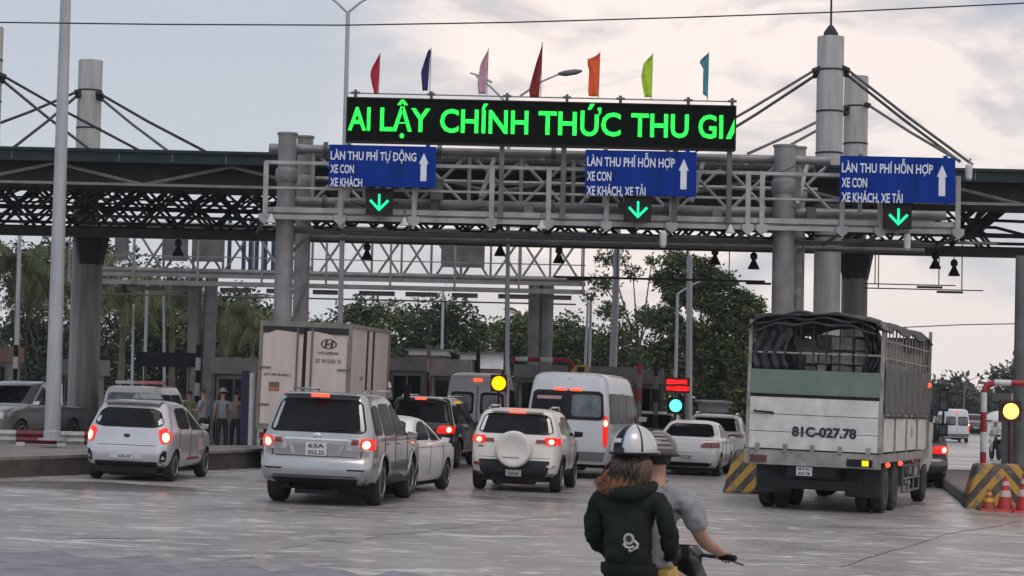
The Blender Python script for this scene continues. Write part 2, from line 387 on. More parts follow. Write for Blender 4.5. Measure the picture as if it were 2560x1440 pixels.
# ------------------------------------------------------------------ left traffic island with kerb
isl = [XZ(-260, 37.6, .1), XZ(0, 39.6, .1), XZ(300, 43.2, .1), XZ(560, 46.9, .1), XZ(652, 48.9, .1), XZ(642, 51.6, .1), XZ(250, 48.9, .1), XZ(-300, 47.8, .1)]
poly = [(p.x, p.y) for p in isl]
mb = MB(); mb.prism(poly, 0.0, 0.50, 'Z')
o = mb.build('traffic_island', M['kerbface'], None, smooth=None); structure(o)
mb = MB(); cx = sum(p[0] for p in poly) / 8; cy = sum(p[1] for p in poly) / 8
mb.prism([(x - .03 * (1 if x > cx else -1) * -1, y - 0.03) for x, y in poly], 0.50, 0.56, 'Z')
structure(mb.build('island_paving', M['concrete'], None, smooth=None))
ISZ = 0.56

# ------------------------------------------------------------------ cable masts of the canopy
def mast(px, py, Y, r, stays, label, rod=False, m=None):
    top = P(px, py, Y); t = thing('cable_mast', label, 'mast', (top.x, Y, gz(top.x)), 'cable masts of the toll canopy')
    mb = MB(); z = gz(top.x)
    mb.tube([(top.x, Y, z), (top.x, Y, top.z)], r, 24); mb.build('shaft', M['column'], t, smooth=40)
    for k in range(5):
        zz = top.z - 0.95 - 1.15 * k; mb = MB()
        mb.tube([(top.x, Y, zz), (top.x, Y, zz + .05)], r + .012, 24); mb.build('band', M['steel_d'], t)
    for (dz, tx, ty, Ys, col) in stays:
        e = P(tx, ty, Ys); mb = MB(); s = 1 if e.x > top.x else -1
        a = Vector((top.x + s * r * .8, Y - .15, top.z - dz)); mid = (a + e) / 2 + Vector((0, 0, -.04))
        mb.tube([a, mid, e], 0.042, 6); mb.build('stay_cable', M[col], t)
        mb = MB(); mb.tube([a - Vector((s * .12, 0, 0)), a + (e - a).normalized() * .25], .08, 8); mb.build('cable_socket', M['steel_d'], t)
    if rod:
        mb = MB(); mb.lathe([(.2, top.z), (.2, top.z + .12), (.08, top.z + .3), (.03, top.z + .35), (.022, top.z + 4.2)], (top.x, Y, 0), n=10)
        mb.build('lightning_rod', M['steel_d'], t)
    return t
mast(227, 152, 63, .365, [(1.05, 35, 368, 57, 'steel_d'), (.95, -60, 330, 57, 'steel_d'), (1.0, 512, 378, 57.2, 'steel_d'), (1.1, 418, 376, 60.5, 'steel_m')], 'grey cable mast at the left behind the tall light pole, stays fanning to both sides')
mast(-24, 68, 57.6, .365, [(1.3, 350, 377, 57, 'steel_d'), (1.4, 225, 374, 60, 'steel_m')], 'cable mast cut off by the left picture edge')
mast(2077, 93, 57, .37, [(.85, 1700, 372, 57.2, 'steel_m'), (1.0, 1740, 378, 60.5, 'steel_m'), (.8, 2432, 412, 56.8, 'steel_m'), (.95, 2400, 404, 60.0, 'steel_m')], 'tallest grey cable mast, right of the green LED board, with a lightning rod on top', True)
mast(2141, 192, 63.5, .37, [(.95, 1870, 384, 57.4, 'steel_m'), (1.1, 1958, 372, 60.5, 'steel_m'), (.85, 2398, 402, 57, 'steel_m')], 'shorter grey cable mast standing close behind the tallest one')

# ------------------------------------------------------------------ toll canopy
XL, XR = -24.0, 26.0
CY0, CY1 = 55.0, 64.0
def cz(px, py, Y): return P(px, py, Y).z
t = thing('toll_canopy', 'long dark canopy roof over the toll lanes with green fascia and steel lattice beneath', 'canopy', (0, 60, 0))
ztop = cz(0, 372, CY0) + .03
zfb = ztop - 0.32
mb = MB()
mb.hexa([(XL, CY0 + .05, zfb + .12), (XR, CY0 + .05, zfb + .12), (XR, CY1, zfb + .25), (XL, CY1, zfb + .25)], [(XL, CY0 + .05, ztop - .05), (XR, CY0 + .05, ztop - .05), (XR, CY1, ztop + .05), (XL, CY1, ztop + .05)])
mb.build('roof', M['roof'], t)
mb = MB(); mb.box(XL, XR, CY0 - .05, CY0 + .045, zfb, ztop)
mb.box(XL, XR, CY0 - .12, CY0 - .053, ztop - .05, ztop + .03)
mb.build('fascia', M['fascia'], t)
x = XL + .7
while x < XR:
    mb = MB(); mb.box(x, x + .035, CY0 - .075, CY0 - .053, zfb + .03, ztop - .07); mb.build('fascia_batten', M['steel_m'], t); x += 1.42
# edge truss under the fascia
zc = cz(300, 461, CY0 + .3)
mb = MB(); mb.box(XL, XR, CY0 + .26, CY0 + .34, zc - .03, zc + .04); x = XL; k = 0
while x < XR:
    a, b = (zfb - .02, zc) if k % 2 else (zc, zfb - .02)
    mb.tube([(x, CY0 + .3, a), (x + 2.35, CY0 + .3, b)], .045, 5); x += 2.35; k += 1
mb.build('edge_truss', mat('edge_truss_paint', (0.22, 0.21, 0.20), .6, .1, .2), t)
# dark ceiling sheets behind the edge truss
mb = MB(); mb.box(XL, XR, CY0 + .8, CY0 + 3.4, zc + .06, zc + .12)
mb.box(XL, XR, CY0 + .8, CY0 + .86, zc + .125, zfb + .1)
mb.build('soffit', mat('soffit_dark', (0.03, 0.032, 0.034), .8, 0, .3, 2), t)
# lattice girders, one row behind another
zb = cz(1280, 592, 60) + .02
rows = [(57.4, zb + .10, 1.16, 0.0), (58.7, zb, 1.0, .5), (60.2, zb - .02, 1.25, .15), (61.6, zb + .05, 1.1, .8), (63, zb + .15, 1.35, .4)]
for i, (Y, z0, st, off) in enumerate(rows):
    z1 = zc + .25 + (Y - 57) * .05; mb = MB(); x = XL + off
    gap = (GP(2400, Y).x, GP(2800, Y).x)
    while x < XR:
        if not (x > gap[0] + (0 if i > 1 else -.2)):
            j1 = .16 * math.sin(x * 7.3 + i); j2 = .16 * math.sin(x * 5.1 + i * 2)
            mb.tube([(x + j1, Y, z0), (x + st + j2, Y, z1)], .042, 4, False); mb.tube([(x + st, Y, z0), (x, Y, z1)], .042, 4, False)
            mb.tube([(x + st * .5, Y, (z0 + z1) / 2), (x + st * .5 + .5, Y + 1.3, z1)], .036, 4, False)
        x += st
    zm = (z0 + z1) / 2
    mb.tube([(XL, Y, zm), (gap[0], Y, zm)], .03, 4)
    mb.tube([(XL, Y, z0), (XR, Y, z0)], .05, 6); mb.tube([(XL, Y, z1), (XR, Y, z1)], .05, 6)
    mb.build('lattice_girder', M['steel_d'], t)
mb = MB(); mb.box(XL, XR, 59.9, 60.15, zb - .30, zb - .03); mb.build('main_beam', mat('main_beam_paint', (0.045, 0.042, 0.042), .6, .1, .3), t)
# end bracket at the right where the canopy opens to the sky
mb = MB()
c0 = P(2400, 600, 59.5); c1 = P(2530, 480, 59.5)
for k in range(5):
    o_ = Vector((.22 * k, .35 * k, .05 * k)); mb.tube([c0 + o_ * .6, c1 + o_], .045, 5)
mb.tube([P(2404, 548, 59), P(2600, 556, 59)], .05, 6)
a = P(2410, 566, 58.5); b = P(2570, 590, 58.5); mb.tube([a, a.lerp(b, .5) + Vector((0, 0, .1)), b], .05, 6)
mb.tube([P(2420, 583, 58), P(2600, 590, 58)], .03, 5)
for k in range(7):
    f0 = k / 6; mb.tube([c0.lerp(c1, f0), c0.lerp(c1, f0) + Vector((.55, .9, -.02))], .03, 4)
mb.tube([P(2545, 480, 59.5), P(2600, 560, 59.5)], .14, 6)
mb.build('knee_brace', M['steel_d'], t)

# short stub columns carrying the canopy where the masts pass (wide dark capitals)
def canopy_column(px, Y, r, label, cap=True):
    p = GP(px, Y); t = thing('canopy_column', label, 'column', p, 'columns under the toll canopy')
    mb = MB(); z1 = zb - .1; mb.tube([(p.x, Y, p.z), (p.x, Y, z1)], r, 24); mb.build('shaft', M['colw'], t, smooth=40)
    mb = MB(); mb.lathe([(r + .02, z1 - .9), (r + .10, z1 - .5), (r + .20, z1), (r + .1, z1 + .05)], (p.x, Y, 0), n=8); mb.build('capital', M['steel_d'], t)
    return t
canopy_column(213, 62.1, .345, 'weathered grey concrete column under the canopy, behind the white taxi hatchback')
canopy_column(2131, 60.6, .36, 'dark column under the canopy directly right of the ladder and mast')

# ------------------------------------------------------------------ pendant high-bay lamps
def pendant(px, py, Y, h, label):
    b = P(px, py, Y); top = zb - .05
    t = thing('high_bay_lamp', label, 'lamp', (b.x, Y, b.z), 'bell lamps hanging under the canopy')
    mb = MB(); mb.lathe([(.165, 0), (.17, .02), (.13, .1), (.08, .2), (.055, .26), (.055, .27)], b, n=16); mb.build('lamp_shade', M['black'], t)
    mb = MB(); mb.lathe([(.05, .262), (.10, .30), (.105, .40), (.06, .46), (.02, .48)], b, n=12); mb.build('ballast_housing', M['black'], t)
    mb = MB(); mb.tube([(b.x, Y, b.z + .47), (b.x, Y, max(top, b.z + .6))], .012, 6); mb.build('rod', M['steel_d'], t)
for px, py, lb in [(1397, 658, 'black bell lamp left of the tall feathery tree'), (1787, 662, 'black bell lamp in front of the tall tree crown'), (1884, 673, 'black bell lamp left of the grey gantry leg'), (2338, 672, 'black bell lamp below the rightmost blue sign, left one of the pair'), (2385, 690, 'lowest black bell lamp, right one of the pair at far right'),
                   (445, 640, 'black bell lamp left of the twin grey gantry legs'), (917, 650, 'black bell lamp right of the thin pole with forked top'), (1250, 640, 'black bell lamp at the centre under the LED board')]:
    pendant(px, py, 58.6, 0, lb)
for (x0, y0, x1, y1, Y, lb) in [(2160, 709, 2388, 712, 58, 'upper thin fluorescent light rail at the right'), (2160, 720, 2458, 732, 56.6, 'lower thin fluorescent light rail at the right'), (1385, 692, 1912, 706, 58.2, 'long dark light rail hanging in front of the tall tree')]:
    a = P(x0, y0, Y); b = P(x1, y1, Y); b.z = a.z
    t = thing('light_rail', lb, 'light rail', a, 'light rails hanging under the canopy')
    mb = MB(); mb.tube([a, b], .018 if Y != 58.2 else .035, 6); mb.build('rail', M['steel_d'], t)
    for f in (.12, .82) if Y != 58.2 else (.13, .30, .83):
        p = a.lerp(b, f); mb = MB(); mb.tube([p, (p.x, p.y, zb - .1)], .016, 6); mb.build('hanger', M['steel_d'], t)
    for f in ((.72,) if Y != 58.2 else (.12, .97)):
        p = a.lerp(b, f); mb = MB(); mb.box(p.x - .35, p.x + .35, Y - .05, Y + .05, p.z - .09, p.z - .03); mb.build('tube_light', M['black'], t)

# ------------------------------------------------------------------ front sign gantry
GY = 50.0
def gxz(px, py, Y=GY): p = P(px, py, Y); return p.x, p.z
gxL = gxz(660, 540)[0]; gxR = gxz(2398, 580)[0]
zr = gxz(660, 405)[1]; zm = gxz(660, 468)[1]; zf = gxz(660, 522)[1]
zt = gxz(770, 360)[1]; zw = gxz(1100, 548)[1]
t = thing('sign_gantry', 'grey steel gantry across the road carrying the signs, with walkway and handrail', 'gantry', (gxL, GY, gz(gxL)))
# legs : two pairs, the left pair visible from the ground up
legs = [(700, GY + .5, .225, 337), (745, GY + 2.2, .20, 345), (1957, GY + .5, .27, 368), (1990, GY + 2.4, .2, 372)]
for px, Y, r, ty in legs:
    p = GP(px - (4 if px < 1000 else 8), Y); top = P(px, ty, Y)
    mb = MB(); mb.tube([(p.x, Y, p.z), (p.x, Y, top.z)], r, 20); mb.lathe([(r + .03, top.z), (r + .03, top.z + .04), (r + .03, top.z + .05)], (p.x, Y, 0), n=20)
    mb.lathe([(r + .02, zt - .9), (r + .05, zt - .85), (r + .05, zt - .6), (r + .02, zt - .55)], (p.x, Y, 0), n=20)
    mb.build('leg', M['steel'], t, smooth=40)
# crossed brace between the legs of each pair
for x in (GP(718, 51).x, GP(1970, 51).x):
    mb = MB(); mb.tube([(x - .12, GY + .7, 3.1), (x + .25, GY + 2.0, 4.6)], .05, 6); mb.tube([(x + .25, GY + 2.0, 2.6), (x - .12, GY + .7, 4.1)], .05, 6)
    mb.tube([(x - .1, GY + .7, 5.2), (x + .3, GY + 2.1, 5.9)], .05, 6); mb.build('leg_brace', M['steel_m'], t)
# main chords (pipes) of the truss
ztc = zt - .02; zbc = zf + .28
xl2 = gxz(672, 350)[0]; xr2 = gxR - .15
mb = MB()
mb.tube([(xl2 - .1, GY + 1.0, ztc), (xl2 + .8, GY + 1.0, ztc)], .13, 14)
mb.tube([(xl2 + .5, GY + .9, ztc), (gxR - 3.0, GY + .9, ztc)], .11, 14)
mb.tube([(xl2 + .3, GY + 2.3, ztc + .05), (gxR - 3.2, GY + 2.3, ztc + .05)], .12, 14)
mb.build('top_chord', M['steel'], t, smooth=40)
for i, x in enumerate([xl2 + 1.3, xl2 + 4.1, xl2 + 6.9, xl2 + 9.7, xl2 + 12.4]):
    for (z, y, r) in ((ztc, GY + .9, .13), (zbc, GY + .9, .12)):
        mb = MB(); mb.tube([(x - .05, y, z), (x - .008, y, z)], r + .06, 14); mb.tube([(x + .008, y, z), (x + .05, y, z)], r + .06, 14); mb.build('flange', M['steel_m'], t, smooth=40)
random.seed(12)
for i in range(9):
    x = xl2 + .8 + i * 1.5 + random.uniform(-.3, .3); w = random.uniform(.8, 1.7); s_ = random.uniform(.10, .28); mb = MB()
    z_ = random.choice((zf - .22, zbc - .05, ztc - .15)); y_ = GY + random.choice((-.0, .7))
    mb.tube([(x + w * k / 8, y_, z_ - s_ * math.sin(PI * k / 8)) for k in range(9)], .011, 5); mb.build('cable', M['black'], t)
for i in range(6):
    x = xl2 + 1.6 + i * 2.3; mb = MB(); mb.box(x, x + .22, GY + .55, GY + .7, zf + .02, zf + .30 + .1 * (i % 2)); mb.build('junction_box', M['steel_m' if i % 2 else 'steel'], t)
mb = MB()
mb.tube([(xl2 + .3, GY + .9, zbc), (xr2, GY + .9, zbc)], .12, 14); mb.tube([(xl2 + .3, GY + 2.3, zbc), (xr2, GY + 2.3, zbc)], .12, 14)
mb.build('bottom_chord', M['steel'], t, smooth=40)
mb = MB()
x = xl2 + 1.0; k = 0; step = 1.28
while x < gxR - 3.2:
    mb.tube([(x, GY + .9, ztc), (x, GY + .9, zbc)], .05, 8)
    a, b = (ztc, zbc) if k % 2 else (zbc, ztc)
    mb.tube([(x, GY + .9, a), (x + step, GY + .9, b)], .042, 7); mb.tube([(x, GY + 2.3, b), (x + step, GY + 2.3, a)], .042, 7)
    mb.tube([(x + .3, GY + .3, zbc + .15), (x + .62, GY + .9, ztc - .1)], .06, 7) if k % 2 else None
    mb.tube([(x, GY + .9, ztc), (x + .6, GY + 2.3, ztc)], .035, 6)
    x += step; k += 1
mb.tube([(xl2 + 1, GY + 1.6, (ztc + zbc) / 2), (gxR - 3.2, GY + 1.6, (ztc + zbc) / 2)], .05, 8)
mb.build('truss_web', M['steel_l'], t, smooth=40)
# walkway floor + brackets
mb = MB(); mb.box(gxL, gxR, GY - .02, GY + .06, zf - .07, zf + .05); mb.box(gxL, gxR, GY - .05, GY + .02, zf - .24, zf - .13)
mb.box(gxL + .1, gxR - .1, GY + .07, GY + .75, zf - .10, zf - .07)
mb.build('walkway', M['steel_l'], t)
mb = MB()
mb.box(gxL, gxR, GY - .03, GY + .02, zr - .04, zr + .04); mb.box(gxL, gxR, GY - .025, GY + .015, zm - .025, zm + .025)
posts = [gxL + .03]
for px in (853, 1037, 1230, 1372, 1517, 1680, 1870, 1905, 2105, 2200): posts.append(gxz(px, 470)[0])
posts.append(gxR - .05)
mb.build('handrail', M['steel_l'], t)
for i, x in enumerate(posts):
    tall = zr + .02; mb = MB()
    mb.box(x - .06, x + .06, GY - .09, GY - .031, zf - .22, tall); mb.prism([(x - .14, zf - .12), (x + .14, zf - .12), (x + .14, zf - .26), (x, zf - .38), (x - .14, zf - .26)], GY - .16, GY - .092); mb.build('post', M['steel_l'], t)
mb = MB()
for i, x in enumerate(posts):
    mb.tube([(x, GY - .05, zf - .26), (x - .3, GY + .9, zf - .5)], .045, 6); mb.tube([(x, GY + .0, zf - .3), (x, GY + 2.3, zbc - .1)], .05, 6)
    mb.box(x + .1, x + 1.1, GY + .5, GY + .6, zf - .42, zf - .36)
mb.tube([(gxL + .4, GY + .9, zf - .45), (gxR - .4, GY + .9, zf - .45)], .06, 8)
mb.tube([(gxL + .6, GY + 2.2, zf - .5), (gxR - .4, GY + 2.2, zf - .5)], .07, 8)
mb.build('under_bracing', M['steel_m'], t)
# electrical cabinets on the walkway
for px, w, h in ((1950, .55, .75), (1075, .3, .5)):
    x, z = gxz(px, 480); mb = MB(); mb.box(x, x + w, GY + .3, GY + .62, zf + .35, zf + .35 + h); mb.build('control_cabinet', M['steel_m'], t)
# ladder right of the gantry leg
lx = gxz(1985, 700)[0]; rx_ = gxz(2028, 700)[0]
t = thing('steel_ladder', 'vertical steel ladder beside the right gantry leg', 'ladder', (lx, GY + 1.4, gz(lx)))
mb = MB()
for x in (lx, rx_): mb = MB(); mb.box(x - .025, x + .025, GY + 1.37, GY + 1.43, gz(lx), zf - .1); mb.build('side_rail', M['steel'], t)
z = .3
while z < zf - .3: mb = MB(); mb.tube([(lx, GY + 1.4, z), (rx_, GY + 1.4, z)], .014, 6); mb.build('rung', M['steel'], t); z += .3

# ------------------------------------------------------------------ LED message board
lx0, lz1 = gxz(870, 249, 49.7); lx1 = gxz(1838, 262, 49.7)[0]; lz0 = gxz(1300, 361, 49.7)[1]; lz1 = gxz(1300, 255, 49.7)[1]
LY = 49.7
t = thing('led_message_board', 'long black LED board with green scrolling letters above the gantry', 'message board', ((lx0 + lx1) / 2, LY, lz0))
mb = MB(); mb.box(lx0, lx1, LY, LY + .28, lz0, lz1); mb.build('housing', mat('led_face', (0.003, 0.005, 0.004), .8, 0, .3, 12, spec=.1), t)
mb = MB()
for a in (lz0 - .03, lz1): mb.box(lx0 - .03, lx1 + .03, LY - .03, LY + .3, a, a + .03)
for a in (lx0 - .03, lx1): mb.box(a, a + .03, LY - .028, LY + .298, lz0 + .002, lz1 - .002)
mb.build('frame', M['black'], t)
bz = gxz(1300, 334, LY)[1]; tz = gxz(1300, 277, LY)[1]
for wd, xa, xb in (('AI', 870, 926), ('LẬY', 950, 1076), ('CHÍNH', 1100, 1321), ('THỨC', 1346, 1552), ('THU', 1578, 1722), ('GI', 1746, 1808), ('Á', 1815, 1880)):
    xa = gxz(xa, 306, LY)[0]; xb = gxz(xb, 306, LY)[0]
    lettering(wd, (xa, LY - .012, bz), xb - xa, tz - bz, M['led'], t, 0.022, clip=((lx1 - .01, 0, 0), (1, 0, 0)))
mb = MB(); zrail = lz1 + .14
mb.tube([(lx0, LY + .1, zrail), (lx1, LY + .1, zrail)], .018, 6)
mb.build('top_rail', M['steel'], t)
mb = MB(); mb2 = MB()
for px in (888, 1078, 1268, 1418, 1552, 1722, 1832):
    x = gxz(px, 240, LY)[0]; mb = MB(); mb.box(x - .035, x + .035, LY + .05, LY + .15, lz1 + .032, lz1 + .22)
    mb.box(x - .1, x + .1, LY + .02, LY + .12, lz1 + .12, lz1 + .17)
    mb.build('rail_bracket', M['steel_m'], t)
for px in (1255, 1410, 1690, 1826):
    x = gxz(px, 380, LY)[0]; mb = MB(); mb.box(x - .06, x + .06, LY + .12, LY + .24, zf - .1, lz0 - .032); mb.build('support_post', M['steel_m'], t)

# ------------------------------------------------------------------ flags
FL = [(925, 950, 135, 236, [(1, 1), (.1, .62), (0, .47), (.35, .12), (.5, 0), (.88, 0)], (0.38, .01, .03), 'crimson', 'on the left end of the LED board'),
      (1052, 1078, 122, 228, [(.85, 1), (1, .92), (.92, .82), (.75, 0), (.2, 0), (0, .45), (.35, .72), (.7, .97)], (0.01, .012, .12), 'navy blue', 'on the LED board'),
      (1193, 1221, 124, 236, [(1, 1), (.85, 0), (.75, .03), (.15, .0), (0, .25), (.25, .62), (.3, .68), (.9, .95)], (0.5, .28, .38), 'pale pink', 'beside the left street lamp arm'),
      (1322, 1356, 108, 246, [(1, 1), (.95, .5), (.82, 0), (.1, 0), (0, .15), (.45, .55)], (0.20, .008, .008), 'dark red', 'tallest of the row'),
      (1467, 1500, 132, 242, [(1, 1), (.9, 0), (.18, .0), (.1, .1), (.15, .6), (0, .72), (0, .88), (.6, .92)], (0.72, .10, .01), 'orange', 'on the LED board'),
      (1602, 1632, 136, 244, [(1, 1), (.97, 0), (.35, 0), (.1, .3), (0, .5), (.2, .8), (.7, .93)], (0.38, .6, .03), 'lime green', 'on the LED board'),
      (1745, 1772, 132, 244, [(1, 1), (.95, 0), (.7, .08), (.45, .02), (.5, .35), (.5, .65), (0, .8), (.5, .9)], (0.06, .25, .32), 'teal blue', 'on the right end of the LED board')]
for i, (x0, x1, y0, y1, sh, col, cn, wh) in enumerate(FL):
    Y = LY + .1; a = P(x0, y1, Y); b = P(x1, y0, Y)
    a.x += 0; w = b.x - a.x; h = b.z - a.z
    t = thing('flag', cn + ' narrow flag ' + wh, 'flag', (b.x, Y, zrail), 'row of coloured flags on the LED board')
    mb = MB(); mb.tube([(b.x - w * .05, Y, zrail), (b.x, Y, b.z + .03)], .011, 6); mb.build('flagpole', M['steel'], t)
    # cloth : rows down the hoist with folds
    import bisect
    left = {}
    def xs_at(v):
        xs = []
        for k in range(len(sh)):
            (ax, az), (bx, bz_) = sh[k], sh[(k + 1) % len(sh)]
            if (az - v) * (bz_ - v) <= 0 and az != bz_: xs.append(ax + (bx - ax) * (v - az) / (bz_ - az))
        return (min(xs), max(xs)) if len(xs) > 1 else None
    rows = []
    for r in range(15):
        v = .01 + .98 * r / 14; q = xs_at(v)
        if not q: continue
        row = []
        for c in range(7):
            f = c / 6; xx = a.x + w * (q[0] + (q[1] - q[0]) * f)
            row.append((xx, Y - .03 + .045 * math.sin(f * 9 + v * 5 + i) * (1 - f), a.z + h * v))
        rows.append(row)
    mb = MB(); mb.grid(rows); o = mb.build('cloth', mat('flag_cloth_%d' % i, col, .75, 0, .12, 6), t, smooth=60)
    md = o.modifiers.new('s', 'SOLIDIFY'); md.thickness = .008; evaluate(o)

# ------------------------------------------------------------------ blue lane signs and lane signals
def lane_sign(x0, x1, y0, y1, lines, label, Y):
    ax, az = gxz(x0, (y0 + y1) / 2, Y); bx = gxz(x1, (y0 + y1) / 2, Y)[0]
    mid = (x0 + x1) / 2; z1 = gxz(mid, y0, Y)[1]; z0 = gxz(mid, y1, Y)[1]; w = bx - ax; h = z1 - z0
    t = thing('lane_sign', label, 'sign', ((ax + bx) / 2, Y, z0), 'blue lane signs on the gantry')
    mb = MB(); mb.box(ax, bx, Y, Y + .05, z0, z1); mb.build('panel', M['blue'], t)
    for f in (.18, .92): mb = MB(); mb.box(ax + w * f - .05, ax + w * f + .05, Y + .055, Y + .12, z0 - (.02 if f > .5 else .3), z1 + .06); mb.build('bracket', M['blue' if f > .5 else 'steel_m'], t)
    for i, (s, wf) in enumerate(lines):
        lettering(s, (ax + w * .015, Y - .006, z1 - h * (.36 + .325 * i)), w * wf, h * .20, M['white'], t, .02)
    cx = ax + w * .885; zb_ = z0 + h * .16
    mb = MB(); aw = w * .028; poly = [(cx - aw, zb_), (cx + aw, zb_), (cx + aw, zb_ + h * .42), (cx + w * .06 * .75, zb_ + h * .42), (cx, zb_ + h * .68), (cx - w * .06 * .75, zb_ + h * .42), (cx - aw, zb_ + h * .42)]
    mb.prism(poly, Y - .012, Y - .002); mb.build('arrow', M['white'], t)
lane_sign(822, 1090, 364, 467, [('LÀN THU PHÍ TỰ ĐỘNG', .80), ('XE CON', .22), ('XE KHÁCH', .30)], 'leftmost blue lane sign with white letters ending in TỰ ĐỘNG', 49.6)
lane_sign(1463, 1741, 377, 489, [('LÀN THU PHÍ HỖN HỢP', .79), ('XE CON', .22), ('XE KHÁCH, XE TẢI', .53)], 'middle blue lane sign with white letters below the right end of the LED board', 49.5)
lane_sign(2100, 2388, 392, 506, [('LÀN THU PHÍ HỖN HỢP', .79), ('XE CON', .22), ('XE KHÁCH, XE TẢI', .53)], 'rightmost blue lane sign with white letters, in front of the cable masts', 49.4)
for px, py, lb in ((948, 506, 'green arrow lane signal under the leftmost blue sign'), (1595, 524, 'green arrow lane signal under the middle blue sign'), (2246, 542, 'green arrow lane signal under the rightmost blue sign')):
    Y = 49.55; x, z = gxz(px, py, Y); t = thing('lane_signal', lb, 'signal', (x, Y, z - .3), 'green arrow lane signals')
    mb = MB(); mb.box(x - .32, x + .32, Y, Y + .25, z - .28, z + .30); mb.build('housing', M['black'], t)
    mb = MB(); w = .028
    mb.box(x - w, x + w, Y - .012, Y - .002, z - .15, z + .2)
    for s in (-1, 1):
        mb.prism([(x + s * .003, z - .215), (x + s * .24, z + .03), (x + s * .195, z + .075), (x + s * .003, z - .125)], Y - .015 - .001 * s, Y - .004)
    mb.build('arrow', M['arrow'], t)
    mb = MB(); mb.box(x - .34, x + .34, Y - .12, Y + .2, z + .302, z + .33); mb.build('visor', M['black'], t)
    mb = MB(); mb.box(x - .04, x + .04, Y + .1, Y + .2, z - .45, z - .282); mb.build('bracket', M['steel_m'], t)
# small white loudspeakers and cameras along the gantry
for k, px in enumerate((678, 1011, 1354, 1826)):
    x, z = gxz(px, 548 + (px - 678) * .0227, 49.8); t = thing('siren_horn', ['white horn under the gantry at the left leg', 'white horn right of the left lane signal', 'white horn under the gantry at its centre', 'white horn right of the middle lane signal'][k], 'horn', (x, 49.8, z), 'white horns under the gantry')
    mb = MB(); mb.lathe([(.12, -.08), (.11, -.05), (.05, .04), (.04, .1), (.01, .12)], (x, 49.8, z), n=12); mb.build('horn', M['wpaint'], t)
    mb = MB(); mb.tube([(x, 49.8, z + .1), (x, 49.95, z + .3)], .02, 6); mb.build('bracket', M['steel_m'], t)
for k, (px, py) in enumerate(((2268, 605), (1658, 598), (2422, 430))):
    x, z = gxz(px, py, 49.8); t = thing('security_camera', ['white camera hanging below the rightmost lane signal', 'small camera hanging below the middle lane signal', 'dome camera at the end of the rightmost blue sign'][k], 'camera', (x, 49.8, z))
    mb = MB(); mb.lathe([(.04, -.2), (.08, -.15), (.09, .15), (.05, .2)], (x, 49.8, z), n=12); mb.build('housing', M['wpaint'], t)
    mb = MB(); mb.tube([(x, 49.8, z + .19), (x + .1, 50.1, z + .35)], .025, 6); mb.build('bracket', M['steel_m'], t)

# ------------------------------------------------------------------ second gantry, further back
RY = 76.0
rl = GP(160, RY).x; rr2 = GP(1455, RY).x
def rz(px, py): return P(px, py, RY).z
zfl = rz(600, 688); zhr = rz(600, 600)
t = thing('rear_gantry', 'grey lattice gantry behind the canopy, seen through the toll plaza', 'gantry', ((rl + rr2) / 2, RY, 0))
mb = MB(); mb.box(rl, rr2, RY - .02, RY + .08, zfl - .12, zfl + .02); mb.box(rl, rr2, RY - .05, RY + .05, zfl - .42, zfl - .25); mb.build('walkway', M['steel'], t)
mb = MB(); mb.box(rl, rr2, RY - .03, RY + .02, zhr - .03, zhr + .03); mb.box(rl, rr2, RY - .03, RY + .02, (zhr + zfl) / 2 - .02, (zhr + zfl) / 2 + .02)
x = rl
while x < rr2: mb.box(x - .04, x + .04, RY - .09, RY - .031, zfl - .35, zhr); x += 2.35
mb.build('handrail', M['steel'], t)
mb = MB(); x = rl; k = 0
while x < rr2 - 1.2:
    a, b = (zfl + .1, zhr + .5) if k % 2 else (zhr + .5, zfl + .1)
    mb.tube([(x, RY + .8, a), (x + 1.1, RY + .8, b)], .05, 6); mb.tube([(x, RY + .8, zfl + .1), (x, RY + .8, zhr + .5)], .05, 6)
    mb.tube([(x, RY + 2.4, b), (x + 1.1, RY + 2.4, a)], .05, 6)
    x += 1.1; k += 1
for y_ in (.8, 2.4):
    mb.tube([(rl, RY + y_, zhr + .55), (rr2, RY + y_, zhr + .55)], .12, 10); mb.tube([(rl, RY + y_, zfl + .15), (rr2, RY + y_, zfl + .15)], .11, 10)
mb.build('truss_web', M['steel'], t)
mb = MB(); x = rl + .4
while x < rr2 - 1: mb.box(x, x + .9 + .5 * math.sin(x * 3) ** 2, RY + .2, RY + .5, zfl - .62, zfl - .46); x += 1.7
mb.tube([(rl + .3, RY + 1, zfl - .75), (rr2 - .3, RY + 1, zfl - .75)], .035, 6)
mb.build('cable_tray', M['steel_m'], t)
for px in (480, 514, 1332, 1357):
    p = GP(px, RY + 1); mb = MB(); mb.tube([p, (p.x - .05 * (1 if px in (480, 1332) else -1), RY + 1, zfl)], .24, 16); mb.build('leg', M['steel_m'], t, smooth=40)
for (pa, pb) in ((265, 300), (385, 450), (460, 540), (1090, 1200)):
    xa = GP(pa, RY).x; xb = GP(pb, RY).x; mb = MB(); mb.box(xa, xb, RY + .5, RY + .56, zfl + .5, zhr + .15); mb.build('sign_back', M['steel_m'], t)
mb = MB()
for px in (548, 585, 602, 618, 640, 660): x = GP(px, RY).x; mb.box(x - .07, x + .07, RY + 1.2, RY + 1.32, zfl + .1, zhr + .9)
mb.build('blue_strut', mat('blue_strut', (.03, .06, .14), .5, .1), t)
